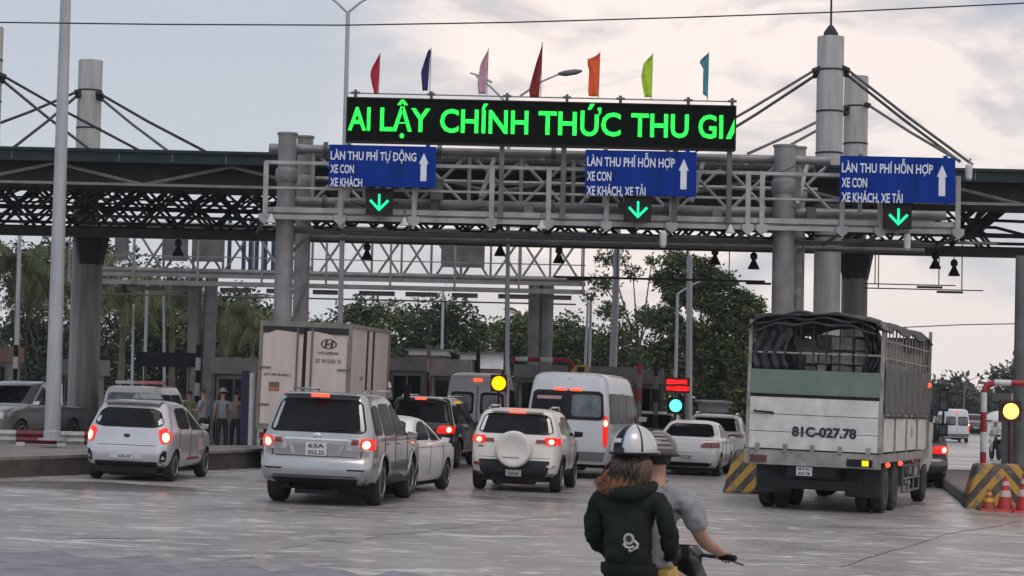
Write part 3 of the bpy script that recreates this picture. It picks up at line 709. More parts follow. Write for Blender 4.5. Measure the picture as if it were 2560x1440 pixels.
# ------------------------------------------------------------------ vehicles : local axes x right, y forward, z up, origin on the ground under the rear
def place(root, px, Y, yaw, dz=0.0):
    """yaw in degrees clockwise from straight ahead"""
    p = GP(px, Y); root.location = (p.x, Y, p.z + dz)
    s = -0.02 if -8 < p.x < 12 else 0.0
    n = Vector((-s, 0, 1)).normalized()
    root.rotation_mode = 'QUATERNION'
    root.rotation_quaternion = Vector((0, 0, 1)).rotation_difference(n) @ Quaternion((0, 0, 1), math.radians(-yaw))
class Shell:
    """body lofted from plan outlines: slices (z, rear y, front y, half width, corner radius)"""
    def __init__(s, sl, crown=.05, bow=.05, fcrown=.12):
        s.sl = sl; s.c = crown; s.b = bow; s.fc = fcrown
        s.z0 = sl[0][0]; s.z1 = sl[-1][0]
    def at(s, z):
        sl = s.sl
        if z <= sl[0][0]: return sl[0][1:]
        for a, b in zip(sl, sl[1:]):
            if z <= b[0]:
                t = (z - a[0]) / (b[0] - a[0]); return tuple(a[i] + (b[i] - a[i]) * t for i in range(1, 5))
        return sl[-1][1:]
    def bowf(s, y, R, F): u = max(-1, min(1, 2 * (y - R) / (F - R) - 1)); return 1 - s.b * abs(u) ** 5
    def yrear(s, x, z):
        R, F, Wd, r = s.at(z); x = abs(x) / (1 - s.b * .9); xi = Wd - r
        if x <= xi: return R + s.c * (x / Wd) ** 2
        d = min(r, x - xi); return R + s.c * (xi / Wd) ** 2 + r - math.sqrt(max(0, r * r - d * d))
    def yfront(s, x, z):
        R, F, Wd, r = s.at(z); x = abs(x) / (1 - s.b * .9); r *= 1.4; xi = Wd - r
        if x <= xi: return F - s.fc * (x / Wd) ** 2
        d = min(r, x - xi); return F - s.fc * (xi / Wd) ** 2 - r + math.sqrt(max(0, r * r - d * d))
    def xside(s, y, z):
        R, F, Wd, r = s.at(z); x = Wd
        yr = R + s.c + r; yf = F - s.fc - r * 1.4
        if y < yr: d = min(r, yr - y); x = Wd - r + math.sqrt(max(0, r * r - d * d))
        elif y > yf: rr = r * 1.4; d = min(rr, y - yf); x = Wd - rr + math.sqrt(max(0, rr * rr - d * d))
        return x * s.bowf(y, R, F)
    def loop(s, z, R, F, Wd, r):
        pts = []; xi = Wd - r; cc = s.c * (xi / Wd) ** 2; rf = r * 1.4; xf = Wd - rf; cf = s.fc * (xf / Wd) ** 2
        for i in range(-3, 4): x = xi * i / 3; pts.append((x, R + s.c * (x / Wd) ** 2))
        for k in range(1, 5): a = PI / 2 * k / 5; pts.append((xi + r * math.sin(a), R + cc + r - r * math.cos(a)))
        ya = R + cc + r; yb = F - cf - rf
        for i in range(14): pts.append((Wd, ya + (yb - ya) * i / 13))
        for k in range(1, 5): a = PI / 2 * k / 5; pts.append((xf + rf * math.cos(a), yb + rf * math.sin(a)))
        for i in range(3, -4, -1): x = xf * i / 3; pts.append((x, F - s.fc * (x / Wd) ** 2))
        for k in range(1, 5): a = PI / 2 * k / 5; pts.append((-xf - rf * math.sin(a), yb + rf * math.cos(a)))
        for i in range(14): pts.append((-Wd, yb + (ya - yb) * i / 13))
        for k in range(1, 5): a = PI / 2 * k / 5; pts.append((-xi - r * math.cos(a), R + cc + r - r * math.sin(a)))
        out = []
        for x, y in pts: out.append((x * s.bowf(y, R, F), y, z))
        return out
    def body(s, name, mats, root, wheels, wr, top=None):
        mb = MB(); loops = [s.loop(*q) for q in s.sl]; n = len(loops[0])
        vs = [v for l in loops for v in l]
        fs = [(i * n + j, i * n + (j + 1) % n, (i + 1) * n + (j + 1) % n, (i + 1) * n + j) for i in range(len(loops) - 1) for j in range(n)]
        fs += [tuple(range(n - 1, -1, -1)), tuple((len(loops) - 1) * n + j for j in range(n))]
        mb.add(vs, fs); o = mb.build(name, mats, root, False, None, True)
        for y in wheels:
            cb = MB(); cb.cm = 1
            cb.lathe([(wr * 1.14, -1.6), (wr * 1.14, 1.6)], (0, y, wr), 'Y', 28)
            cb.v = [(v[1] - y, v[0] + y, v[2]) for v in cb.v]
            me = cb.mesh('cut', mats, None, None, True); co = bpy.data.objects.new('cut', me); COL.objects.link(co)
            # only the outer part is cut away so the floor stays
            md = o.modifiers.new('b', 'BOOLEAN'); md.operation = 'DIFFERENCE'; md.solver = 'EXACT'; md.object = co
            par = o.parent; o.parent = None; evaluate(o); o.parent = par
            bpy.data.objects.remove(co)
        me = o.data; me.polygons.foreach_set('use_smooth', [True] * len(me.polygons)); me.set_sharp_from_angle(angle=math.radians(32))
        return o
    def _rows(s, rows, z):
        for a, b in zip(rows, rows[1:]):
            if a[0] <= z <= b[0]:
                t = (z - a[0]) / (b[0] - a[0]); return a[1] + (b[1] - a[1]) * t, a[2] + (b[2] - a[2]) * t
        return rows[-1][1:] if z > rows[-1][0] else rows[0][1:]
    def patch(s, face, name, rows, m, root, off=.008, nx=10, th=.02, sub=5, label=None):
        zs = []; za, zb_ = rows[0][0], rows[-1][0]; hgt = zb_ - za
        rad = 0.0
        if 'window' in name or name == 'windshield': rad = min(.085, hgt * .3)
        elif name in ('taillight', 'outer_lens', 'headlight', 'inner_lens', 'side_lens'): rad = hgt * .28
        elif name == 'bulb': rad = hgt * .5
        if rad:
            for q in (0.0, .08, .25, .55, 1.0): zs += [za + rad * q, zb_ - rad * q]
        for a, b in zip(rows, rows[1:]):
            for k in range(sub): zs.append(a[0] + (b[0] - a[0]) * k / sub)
        zs.append(rows[-1][0]); zs = sorted(set(round(z, 5) for z in zs)); g = []; g2 = []
        for z in zs:
            a, b = s._rows(rows, z); r = []; r2 = []
            if rad:
                dd = min(z - za, zb_ - z)
                if dd < rad: ins = (rad - math.sqrt(max(0, rad * rad - (rad - dd) ** 2))) * min(1.0, (b - a) * .49 / rad); a += ins; b -= ins
            for k in range(nx + 1):
                u = a + (b - a) * k / nx
                if face == 'rear': r.append((u, s.yrear(u, z) - off, z)); r2.append((u * .985, s.yrear(u, z) + th, z))
                elif face == 'front': r.append((u, s.yfront(u, z) + off, z)); r2.append((u * .985, s.yfront(u, z) - th, z))
                elif face == 'right': x = s.xside(u, z); r.append((x + off, u, z)); r2.append((x - th, u, z))
                else: x = s.xside(u, z); r.append((-x - off, u, z)); r2.append((-x + th, u, z))
            g.append(r); g2.append(r2)
        mb = MB(); mb.grid(g); h, w = len(g), len(g[0]); base = len(mb.v); mb.v += [p for r in g2 for p in r]
        def rim(idx):
            for i, j in zip(idx, idx[1:]): mb.f.append((i, j, j + base, i + base)); mb.m.append(0)
        rim(list(range(w))); rim([(h - 1) * w + j for j in range(w)][::-1]); rim([i * w for i in range(h)][::-1]); rim([i * w + w - 1 for i in range(h)])
        o = mb.build(name, m, root, False, 40, False)
        me = o.data
        if label: o['label'] = label
        return o
def wheel(root, x, y, r, w, side, rimm=None, spokes=5, dual=False):
    h = bpy.data.objects.new('wheel', None); COL.objects.link(h); h.parent = root; h.location = (x, y, r); h.empty_display_size = .1
    mb = MB(); a = w / 2; mb.lathe([(r * .62, -a), (r * .9, -a), (r * .985, -a * .75), (r, -a * .3), (r, a * .3), (r * .985, a * .75), (r * .9, a), (r * .62, a)], n=28)
    mb.v = [(v[2], v[0], v[1]) for v in mb.v]; mb.build('tyre', M['rubber'], h, False, 40)
    mb = MB(); rr = r * .63; s = side
    mb.lathe([(rr, s * a * .6), (rr, s * (a + .004)), (rr * .9, s * (a + .006)), (rr * .84, s * a * .5), (rr * .25, s * a * .45), (rr * .1, s * a * .45)], n=24)
    mb.v = [(v[2], v[0], v[1]) for v in mb.v]
    for k in range(spokes):
        t = 2 * PI * k / spokes; c_, s_ = math.cos(t), math.sin(t)
        for dt in (-.13, .13):
            c2, s2 = math.cos(t + dt), math.sin(t + dt)
            mb.tube([(s * a * .72, rr * .15 * c_, rr * .15 * s_), (s * a * .86, rr * .9 * c2, rr * .9 * s2)], rr * .075, 5)
    mb.lathe([(rr * .2, s * a * .5), (rr * .2, s * a * .8), (rr * .05, s * a * .84)], n=12) if False else None
    mb.build('rim', rimm or M['rim'], h, False, 40)
    return h
def mirror(root, x, y, z, m, side, sc=1.0):
    sc *= .78
    mb = MB(); hx = x + side * .15 * sc; a, b, c_ = .105 * sc, .05 * sc, .075 * sc
    mb.hexa([(hx - a, y - b * .2, z - c_), (hx + a * .85, y - b * .2, z - c_ * .8), (hx + a * .6, y + b * 1.6, z - c_ * .6), (hx - a, y + b * 1.6, z - c_ * .8)], [(hx - a, y - b * .2, z + c_), (hx + a, y - b * .2, z + c_ * .75), (hx + a * .7, y + b * 1.6, z + c_ * .6), (hx - a, y + b * 1.6, z + c_ * .85)])
    mb.tube([(x - side * .05, y + .02, z - .05), (x + side * .1 * sc, y, z - .03)], .03 * sc, 6)
    o = mb.build('mirror', m, root, False, 30); md = o.modifiers.new('b', 'BEVEL'); md.width = .03 * sc; md.segments = 3; return o
def lamp(root, sh, side, rows, name='taillight', lit=True, core=None, m=None, wrap=None, label=None):
    """rear lamp, rows as (z, inner x, outer x)"""
    rr = [(z, min(side * a, side * b), max(side * a, side * b)) for z, a, b in rows]
    o = sh.patch('rear', name, rr, m or (M['redlit'] if lit else M['redlens']), root, .014)
    if wrap: w = sh.patch('right' if side > 0 else 'left', 'side_lens', wrap, (M['redlit'] if lit else M['redlens']), o, .014)
    if core:
        c = [(z, min(side * a, side * b), max(side * a, side * b)) for z, a, b in core]
        sh.patch('rear', 'bulb', c, M['core'], o, .024)
    return o
def plate(root, x, y, z, w, h, lines):
    mb = MB(); mb.box(x - w / 2, x + w / 2, y - .012, y, z - h / 2, z + h / 2); p = mb.build('number_plate', M['plate'], root, False)
    n = len(lines)
    for i, s in enumerate(lines):
        hh = h / n * .6; lettering(s, (x - w * .38, y - .016, z + h / 2 - (i + 1) * h / n + h / n * .2), w * .76, hh, M['ink'], p, .02, world=False)
    return p

def fit_car(kind, mat_body, label, px, Y, yaw, cat='car', group=None, lit=True, name='car', **o):
    t = thing(name, label, cat, (0, 0, 0), group)
    K = CARS[kind]; sh = Shell(K['sl'], K.get('crown', .05), K.get('bow', .05), K.get('fcrown', .14))
    Wd = K['W']; wr = K['wr']; wy = K['wheels']
    sh.body('body', [mat_body, M['black']], t, wy, wr)
    for y in wy:
        for s in (-1, 1): wheel(t, s * (Wd - K.get('tw', .2) / 2 - .02), y, wr, K.get('tw', .2), s, spokes=K.get('spokes', 5))
    mb = MB(); mb.box(-Wd * .72, Wd * .72, wy[0] - .5, wy[1] + .4, sh.z0 - .10, sh.z0 + .02)
    mb.box(-.35, .35, .25, .8, sh.z0 - .16, sh.z0 - .09); mb.tube([(-.45, .15, sh.z0 - .03), (-.45, .7, sh.z0 - .03)], .035, 8)
    mb.build('underbody', M['black'], t, False)
    gm = M['glass']
    if 'rw' in K: sh.patch('rear', 'rear_window', K['rw'], gm, t, .010)
    if 'ws' in K: sh.patch('front', 'windshield', K['ws'], gm, t, .010)
    for rows in K['sw']:
        for f in ('right', 'left'): sh.patch(f, 'side_window', rows, M['glass_s'], t, .008)
    for (face, nm, rows, mm, off) in K.get('extra', []):
        sh.patch(face, nm, rows, M[mm], t, off)
    for s in (-1, 1):
        mirror(t, s * Wd * .93, K['mir'][0], K['mir'][1], M['black'] if o.get('blackmirror') else mat_body, s, K.get('ms', 1))
        lamp(t, sh, s, K['tl'], lit=lit, core=K.get('core') if lit else None, wrap=K.get('wrap'), m=M[K['lens']] if 'lens' in K else None)
        if 'hl' in K:
            rr = [(z, min(s * a, s * b), max(s * a, s * b)) for z, a, b in K['hl']]
            sh.patch('front', 'headlight', rr, M['clearlens'], t, .012)
    if 'stop' in K and lit:
        z, hw, hh = K['stop']; y = sh.yrear(0, z) - K.get('stopoff', .02)
        mb = MB(); mb.box(-hw, hw, y - .02, y + .05, z - hh, z + hh); mb.build('brake_light', M['brake'], t, False)
    if 'plate' in K:
        x, z, w, h, ls = K['plate']; plate(t, x, sh.yrear(x, z) - .012, z, w, h, ls)
    if 'rails' in K:
        for s in (-1, 1):
            x, y0, y1, z = K['rails']; mb = MB(); mb.tube([(s * x, y0, z - .05), (s * x, y0 + .15, z), (s * x, y1 - .15, z), (s * x, y1, z - .06)], .022, 6); mb.build('roof_rail', M['chrome'] if not o.get('blackrail') else M['black'], t, False)
    # door seams, handles
    for y, z0, z1 in K.get('seams', []):
        for s in (-1, 1):
            mb = MB(); pts = [(s * (sh.xside(y, z0 + (z1 - z0) * k / 6) + .001), y, z0 + (z1 - z0) * k / 6) for k in range(7)]
            mb.tube(pts, .007, 4, False); mb.build('door_seam', M['black'], t, False)
    for y, z in K.get('handles', []):
        for s in (-1, 1):
            x = sh.xside(y, z); mb = MB(); mb.ball((s * (x + .015), y, z), .02, .09, .018, 8, 6); mb.build('door_handle', mat_body, t, False)
    if K.get('arch'):
        for y in wy:
            for s in (-1, 1):
                mb = MB(); n = 12; g = []
                for k in range(n + 1):
                    a = PI * k / n; r1, r2 = wr * 1.13, wr * 1.30
                    row = []
                    for r_, of in ((r1, .012), (r1 * .5 + r2 * .5, .03), (r2, .004)):
                        yy = y + r_ * math.cos(a); zz = max(sh.z0 - .01, wr + r_ * math.sin(a)); row.append((s * (sh.xside(yy, max(zz, sh.z0 + .02)) + of), yy, zz))
                    g.append(row)
                mb.grid(g); mb.build('wheel_arch', M['black'] if K['arch'] == 'black' else mat_body, t, False, 50, False)
    if K.get('sh'): K['sh'](t, sh, mat_body, o)
    place(t, px, Y, yaw)
    return t, sh
CARS = {}
# --- large SUV
def suv_more(t, sh, mb_, o):
    # roof spoiler, garnish, bumper step, badge, wiper
    mb = MB(); g0 = []; 
    top = [(-.60, .30, 1.765), (-.3, .235, 1.775), (0, .22, 1.778), (.3, .235, 1.775), (.60, .30, 1.765)]
    g = [[(x, y, z) for x, y, z in top], [(x, y + .03, z - .035) for x, y, z in top], [(x * .97, y + .22, z - .05) for x, y, z in top], [(x * .97, y + .42, z + .01) for x, y, z in top], [(x, y, z) for x, y, z in top]]
    mb.grid(g); mb.build('spoiler', mb_, t, False, 50)
    sh.patch('rear', 'chrome_strip', [(1.045, -.52, .52), (1.075, -.50, .50)], M['chrome'], t, .02, sub=1)
    mb = MB(); mb.ball((0, sh.yrear(0, 1.12) - .015, 1.115), .065, .012, .045); mb.build('badge', M['chrome'], t, False)
    sh.patch('rear', 'tailgate_seam', [(.785, -.66, .66), (.795, -.66, .66)], M['black'], t, .004, sub=1)
    for s in (-1, 1):
        sh.patch('rear', 'tailgate_seam', [(.79, s * .70 - .008, s * .70 + .008), (1.02, s * .74 - .008, s * .74 + .008)], M['black'], t, .004, nx=2)
        sh.patch('rear', 'garnish', [(.80, min(s * .33, s * .37), max(s * .33, s * .37)), (1.02, min(s * .41, s * .47), max(s * .41, s * .47))], M['chrome'], t, .02, nx=2)
        sh.patch('rear', 'bumper_reflector', [(.575, min(s * .52, s * .78), max(s * .52, s * .78)), (.60, min(s * .52, s * .80), max(s * .52, s * .80))], M['black'], t, .012, sub=1)
    sh.patch('rear', 'bumper_line', [(.47, -.80, .80), (.485, -.80, .80)], M['black'], t, .006, sub=1)
    for s in (-1, 1):
        sh.patch('rear', 'inner_lens', [(.99, min(s * .54, s * .66), max(s * .54, s * .66)), (1.07, min(s * .56, s * .67), max(s * .56, s * .67))], M['redlens'], t, .022)
        sh.patch('rear', 'outer_lens', [(.92, min(s * .70, s * .895), max(s * .70, s * .895)), (1.09, min(s * .69, s * .89), max(s * .69, s * .89))], M['redlit'], t, .020)
    mb = MB(); mb.tube([(.05, sh.yrear(0, 1.19) - .02, 1.19), (.42, sh.yrear(.4, 1.24) - .03, 1.24)], .012, 5); mb.build('rear_wiper', M['black'], t, False)
    for s in (-1, 1):
        mb = MB(); mb.box(min(s * .84, s * .99), max(s * .84, s * .99), 1.35, 3.1, .36, .42); mb.build('side_step', M['steel_d'], t, False)
    sh.patch('rear', 'lower_bumper', [(.345, -.74, .74), (.44, -.82, .82)], M['black'], t, .012)
    for s in (-1, 1): mb = MB(); mb.box(min(s * .62, s * .86), max(s * .62, s * .86), .60, .62, .20, .40); mb.build('mud_flap', M['black'], t, False)
CARS['suv'] = dict(lens='clearlens', W=.92, wr=.385, wheels=(1.03, 3.78), tw=.26, spokes=6, arch='body', fcrown=.15,
    sl=[(.34, .22, 4.5, .80, .15), (.40, .07, 4.66, .87, .18), (.47, .0, 4.76, .905, .2), (.60, -.03, 4.79, .925, .2), (.72, .01, 4.80, .925, .2), (.775, .07, 4.79, .92, .2), (.80, .10, 4.78, .92, .19), (.95, .09, 4.72, .92, .2),
        (1.03, .08, 4.62, .915, .2), (1.10, .10, 3.9, .905, .2), (1.16, .12, 3.62, .885, .18), (1.30, .18, 3.36, .85, .17), (1.50, .27, 3.0, .79, .16), (1.66, .345, 2.68, .74, .15), (1.72, .37, 2.5, .715, .15), (1.765, .40, 2.3, .67, .15), (1.80, .52, 2.1, .56, .15), (1.815, .8, 1.8, .38, .15)],
    rw=[(1.17, -.76, .76), (1.20, -.775, .775), (1.62, -.665, .665), (1.70, -.62, .62)],
    ws=[(1.14, -.72, .72), (1.68, -.6, .6)],
    sw=[[(1.14, .42, .95), (1.18, .42, .97), (1.55, .52, 1.02), (1.62, .62, .98)], [(1.13, 1.12, 1.95), (1.18, 1.1, 1.97), (1.60, 1.12, 1.97), (1.65, 1.16, 1.95)], [(1.11, 2.06, 3.34), (1.16, 2.06, 3.26), (1.40, 2.07, 2.88), (1.60, 2.08, 2.52), (1.64, 2.12, 2.42)]],
    tl=[(.89, .46, .90), (.94, .46, .91), (1.10, .53, .90)], wrap=[(.90, .12, .30), (1.09, .15, .36)], core=[(.93, .72, .84), (1.06, .74, .84)], stop=(1.755, .14, .028), stopoff=.19,
    hl=[(.82, .5, .86), (1.0, .52, .85)], plate=(0, .90, .34, .21, ['63A', '052.25']), rails=(.60, .75, 3.0, 1.85), mir=(3.25, 1.12), ms=1.1,
    seams=[(1.08, .62, 1.12), (2.02, .45, 1.12), (3.2, .45, 1.12)], handles=[(1.35, 1.0), (2.25, .99)], sh=suv_more)
# --- small hatchback (taxi)
def hatch_more(t, sh, m_, o):
    mb = MB(); g = []
    top = [(-.52, .30, 1.44), (-.26, .25, 1.452), (0, .24, 1.456), (.26, .25, 1.452), (.52, .30, 1.44)]
    mb.grid([top, [(x, y + .02, z - .035) for x, y, z in top], [(x, y + .22, z - .02) for x, y, z in top], [(x, y + .3, z + .02) for x, y, z in top], top]); mb.build('spoiler', m_, t, False, 50)
    mb = MB(); mb.ball((0, sh.yrear(0, .83) - .012, .83), .06, .01, .035); mb.build('badge', M['ink'], t, False)
    sh.patch('rear', 'lower_bumper', [(.255, -.62, .62), (.30, -.70, .70), (.36, -.66, .66)], M['black'], t, .012)
    for s in (-1, 1):
        sh.patch('rear', 'reflector_recess', [(.37, min(s * .62, s * .74), max(s * .62, s * .74)), (.50, min(s * .64, s * .73), max(s * .64, s * .73)), (.57, min(s * .69, s * .73), max(s * .69, s * .73))], M['black'], t, .012)
        sh.patch('rear', 'reflector', [(.41, min(s * .655, s * .705), max(s * .655, s * .705)), (.47, min(s * .665, s * .70), max(s * .665, s * .70))], M['clearlens'], t, .022, nx=3, sub=2)
    sh.patch('rear', 'tailgate_seam', [(.655, -.52, .52), (.663, -.52, .52)], M['black'], t, .004, sub=1)
    sh.patch('rear', 'plate_recess', [(.40, -.33, .33), (.52, -.23, .23), (.54, -.20, .20)], M['plate'], t, .008)
    mb = MB(); mb.tube([(0.0, .9, 1.48), (-.02, .75, 1.62)], .006, 5); mb.build('antenna', M['black'], t, False)
    # taxi roof sign
    mb = MB(); mb.hexa([(-.27, 1.30, 1.50), (.27, 1.30, 1.50), (.27, 1.48, 1.50), (-.27, 1.48, 1.50)], [(-.22, 1.34, 1.60), (.22, 1.34, 1.60), (.22, 1.44, 1.60), (-.22, 1.44, 1.60)])
    mb.box(-.22, .22, 1.34, 1.44, 1.475, 1.50); mb.build('roof_sign', mat('roof_sign', (.18, .19, .21), .4), t, False)
    sh.patch('right', 'door_decal', [(.55, 2.28, 2.62), (.78, 2.28, 2.62)], mat('door_decal', (.55, .55, .56), .5, col2=(.3, .05, .05)), t, .006)
    sh.patch('right', 'red_stripe', [(.38, 1.45, 2.35), (.43, 1.45, 2.35)], M['red'], t, .005)
CARS['hatch'] = dict(W=.80, wr=.285, wheels=(.62, 2.98), tw=.18, spokes=8, fcrown=.2,
    sl=[(.25, .16, 3.40, .70, .2), (.31, .05, 3.50, .755, .2), (.42, .0, 3.56, .785, .22), (.60, .0, 3.58, .80, .22), (.68, .04, 3.57, .80, .21), (.85, .075, 3.46, .80, .2), (.93, .09, 3.12, .79, .22), (.99, .11, 2.88, .77, .22),
        (1.10, .155, 2.66, .73, .24), (1.26, .235, 2.35, .675, .24), (1.36, .30, 2.12, .63, .24), (1.41, .345, 1.95, .585, .24), (1.455, .44, 1.75, .49, .22), (1.48, .65, 1.5, .34, .15)],
    rw=[(.985, -.52, .52), (1.02, -.62, .62), (1.08, -.64, .64), (1.26, -.56, .56), (1.335, -.50, .50)], ws=[(1.0, -.62, .62), (1.38, -.54, .54)],
    sw=[[(.96, .84, 1.58), (1.0, .76, 1.60), (1.30, .80, 1.62), (1.35, .9, 1.60)], [(.94, 1.68, 2.62), (1.0, 1.68, 2.56), (1.25, 1.70, 2.15), (1.34, 1.72, 1.98)]],
    tl=[(.70, .62, .79), (.80, .60, .79), (.94, .57, .78), (1.0, .64, .77)], wrap=[(.71, .10, .22), (.95, .13, .26)], core=[(.73, .66, .76), (.90, .64, .75)],
    plate=(0, .455, .32, .10, ['63A-07']), mir=(2.45, 1.0), ms=.95, hl=[(.65, .4, .72), (.82, .45, .72)],
    seams=[(1.63, .35, .95), (2.55, .35, .95), (.80, .62, .95)], handles=[(.95, .87), (1.85, .86)], sh=hatch_more)
# --- compact crossover with a covered spare wheel on the tailgate
def cross_more(t, sh, m_, o):
    mb = MB(); y = sh.yrear(0, .85)
    mb.lathe([(.33, .02), (.355, -.04), (.36, -.17), (.33, -.215), (.26, -.225), (.24, -.215), (.05, -.215)], n=36)
    mb.v = [(v[0], v[2] + y, v[1] + .83) for v in mb.v]; sp = mb.build('spare_wheel_cover', m_, t, False, 40)
    mb = MB(); mb.box(-.20, .12, y - .232, y - .226, .665, .68); mb.build('cover_groove', M['steel_m'], sp, False)
    sh.patch('rear', 'lower_bumper', [(.30, -.66, .66), (.40, -.80, .80), (.60, -.85, .85), (.62, -.78, .78)], M['steel_d'], t, .014)
    sh.patch('rear', 'bumper_reflector', [(.50, -.80, -.64), (.56, -.80, -.64)], M['redlens'], t, .024, nx=3)
    sh.patch('rear', 'bumper_reflector', [(.50, .64, .80), (.54, .64, .80)], M['clearlens'], t, .024, nx=3)
    sh.patch('rear', 'tailgate_line', [(.665, -.7, .7), (.673, -.7, .7)], M['steel_m'], t, .005, sub=1)
    for s in (-1, 1):
        sh.patch('rear', 'lens_trim', [(.96, min(s * .40, s * .60), max(s * .40, s * .60)), (1.03, min(s * .42, s * .60), max(s * .42, s * .60))], M['redlens'], t, .016)
        sh.patch('right' if s > 0 else 'left', 'sill_trim', [(.30, 1.05, 2.75), (.42, 1.05, 2.75)], M['steel_d'], t, .012)
    mb = MB(); mb.box(-.5, .5, .22, .5, 1.555, 1.59); mb.build('spoiler', m_, t, False)
    sh.patch('rear', 'badge', [(.86, -.72, -.62), (.88, -.72, -.62)], M['ink'], t, .008, nx=2, sub=1)
CARS['cross'] = dict(W=.88, wr=.33, wheels=(.72, 3.24), tw=.21, arch='black', fcrown=.2,
    sl=[(.30, .2, 3.75, .76, .2), (.38, .04, 3.88, .84, .2), (.50, .0, 3.94, .87, .22), (.62, .02, 3.96, .88, .22), (.80, .05, 3.95, .885, .22), (.98, .06, 3.86, .88, .22), (1.05, .08, 3.3, .87, .2), (1.11, .10, 3.08, .855, .2),
        (1.20, .14, 2.88, .83, .18), (1.40, .23, 2.5, .765, .17), (1.50, .28, 2.28, .73, .17), (1.56, .33, 2.1, .68, .17), (1.60, .42, 1.9, .58, .17), (1.625, .7, 1.6, .38, .15)],
    rw=[(1.13, -.68, .68), (1.17, -.74, .74), (1.44, -.66, .66), (1.52, -.60, .60)], ws=[(1.1, -.7, .7), (1.5, -.6, .6)],
    sw=[[(1.14, .60, .92), (1.38, .62, .95)], [(1.12, 1.0, 1.75), (1.42, 1.02, 1.78), (1.48, 1.1, 1.76)], [(1.10, 1.85, 2.85), (1.18, 1.85, 2.72), (1.38, 1.88, 2.32), (1.47, 1.9, 2.15)]],
    tl=[(.93, .58, .86), (.98, .56, .87), (1.08, .58, .86)], wrap=[(.94, .14, .34), (1.07, .16, .40)], core=[(.95, .66, .76), (1.04, .66, .76)], stop=(1.575, .16, .035), stopoff=.10,
    plate=(0, .40, .30, .19, ['61A', '330.80']), rails=(.60, .6, 2.2, 1.66), mir=(2.75, 1.12), ms=1.15, hl=[(.8, .5, .8), (.95, .55, .8)],
    seams=[(1.80, .45, 1.1), (2.75, .45, 1.1)], handles=[(1.1, 1.0), (2.05, .98)], sh=cross_more)
# --- saloon
def sedan_more(t, sh, m_, o):
    sh.patch('rear', 'lower_bumper', [(.25, -.60, .60), (.36, -.72, .72)], M['black'], t, .012)
    sh.patch('rear', 'boot_seam', [(.62, -.5, .5), (.628, -.5, .5)], M['steel_m'], t, .004, sub=1)
    for s in (-1, 1): sh.patch('right' if s > 0 else 'left', 'waist_line', [(.875, 1.0, 3.6), (.885, 1.0, 3.6)], M['steel_m'], t, .003, nx=16, sub=1)
CARS['sedan'] = dict(W=.87, wr=.31, wheels=(.85, 3.50), tw=.2, fcrown=.25,
    sl=[(.22, .2, 4.25, .76, .2), (.30, .06, 4.38, .82, .22), (.45, .0, 4.45, .86, .24), (.65, .0, 4.46, .87, .24), (.80, .03, 4.42, .87, .24), (.92, .07, 4.15, .865, .24), (.965, .12, 3.62, .86, .22), (.995, .26, 3.38, .85, .2), (1.02, .55, 3.24, .83, .2),
        (1.12, .74, 3.02, .795, .18), (1.28, 1.05, 2.68, .72, .18), (1.38, 1.30, 2.42, .66, .17), (1.42, 1.46, 2.28, .60, .16), (1.455, 1.62, 2.1, .48, .15), (1.47, 1.75, 2.0, .3, .1)],
    rw=[(1.035, -.66, .66), (1.07, -.68, .68), (1.34, -.56, .56), (1.38, -.5, .5)], ws=[(1.04, -.66, .66), (1.38, -.56, .56)],
    sw=[[(1.02, 1.0, 1.98), (1.08, 1.02, 2.0), (1.30, 1.42, 2.02), (1.37, 1.62, 2.0)], [(1.0, 2.06, 3.2), (1.08, 2.07, 3.02), (1.25, 2.08, 2.68), (1.36, 2.1, 2.4)]],
    tl=[(.76, .40, .83), (.82, .38, .85), (.90, .50, .84)], wrap=[(.77, .12, .34), (.90, .16, .42)], core=[(.79, .62, .74), (.85, .62, .74)], mir=(2.95, 1.0),
    hl=[(.6, .45, .8), (.76, .5, .8)], plate=(0, .50, .36, .12, ['51G-228']), seams=[(2.02, .35, 1.0), (3.05, .35, 1.0), (1.05, .6, 1.0)], handles=[(1.3, .90), (2.25, .885)], sh=sedan_more)
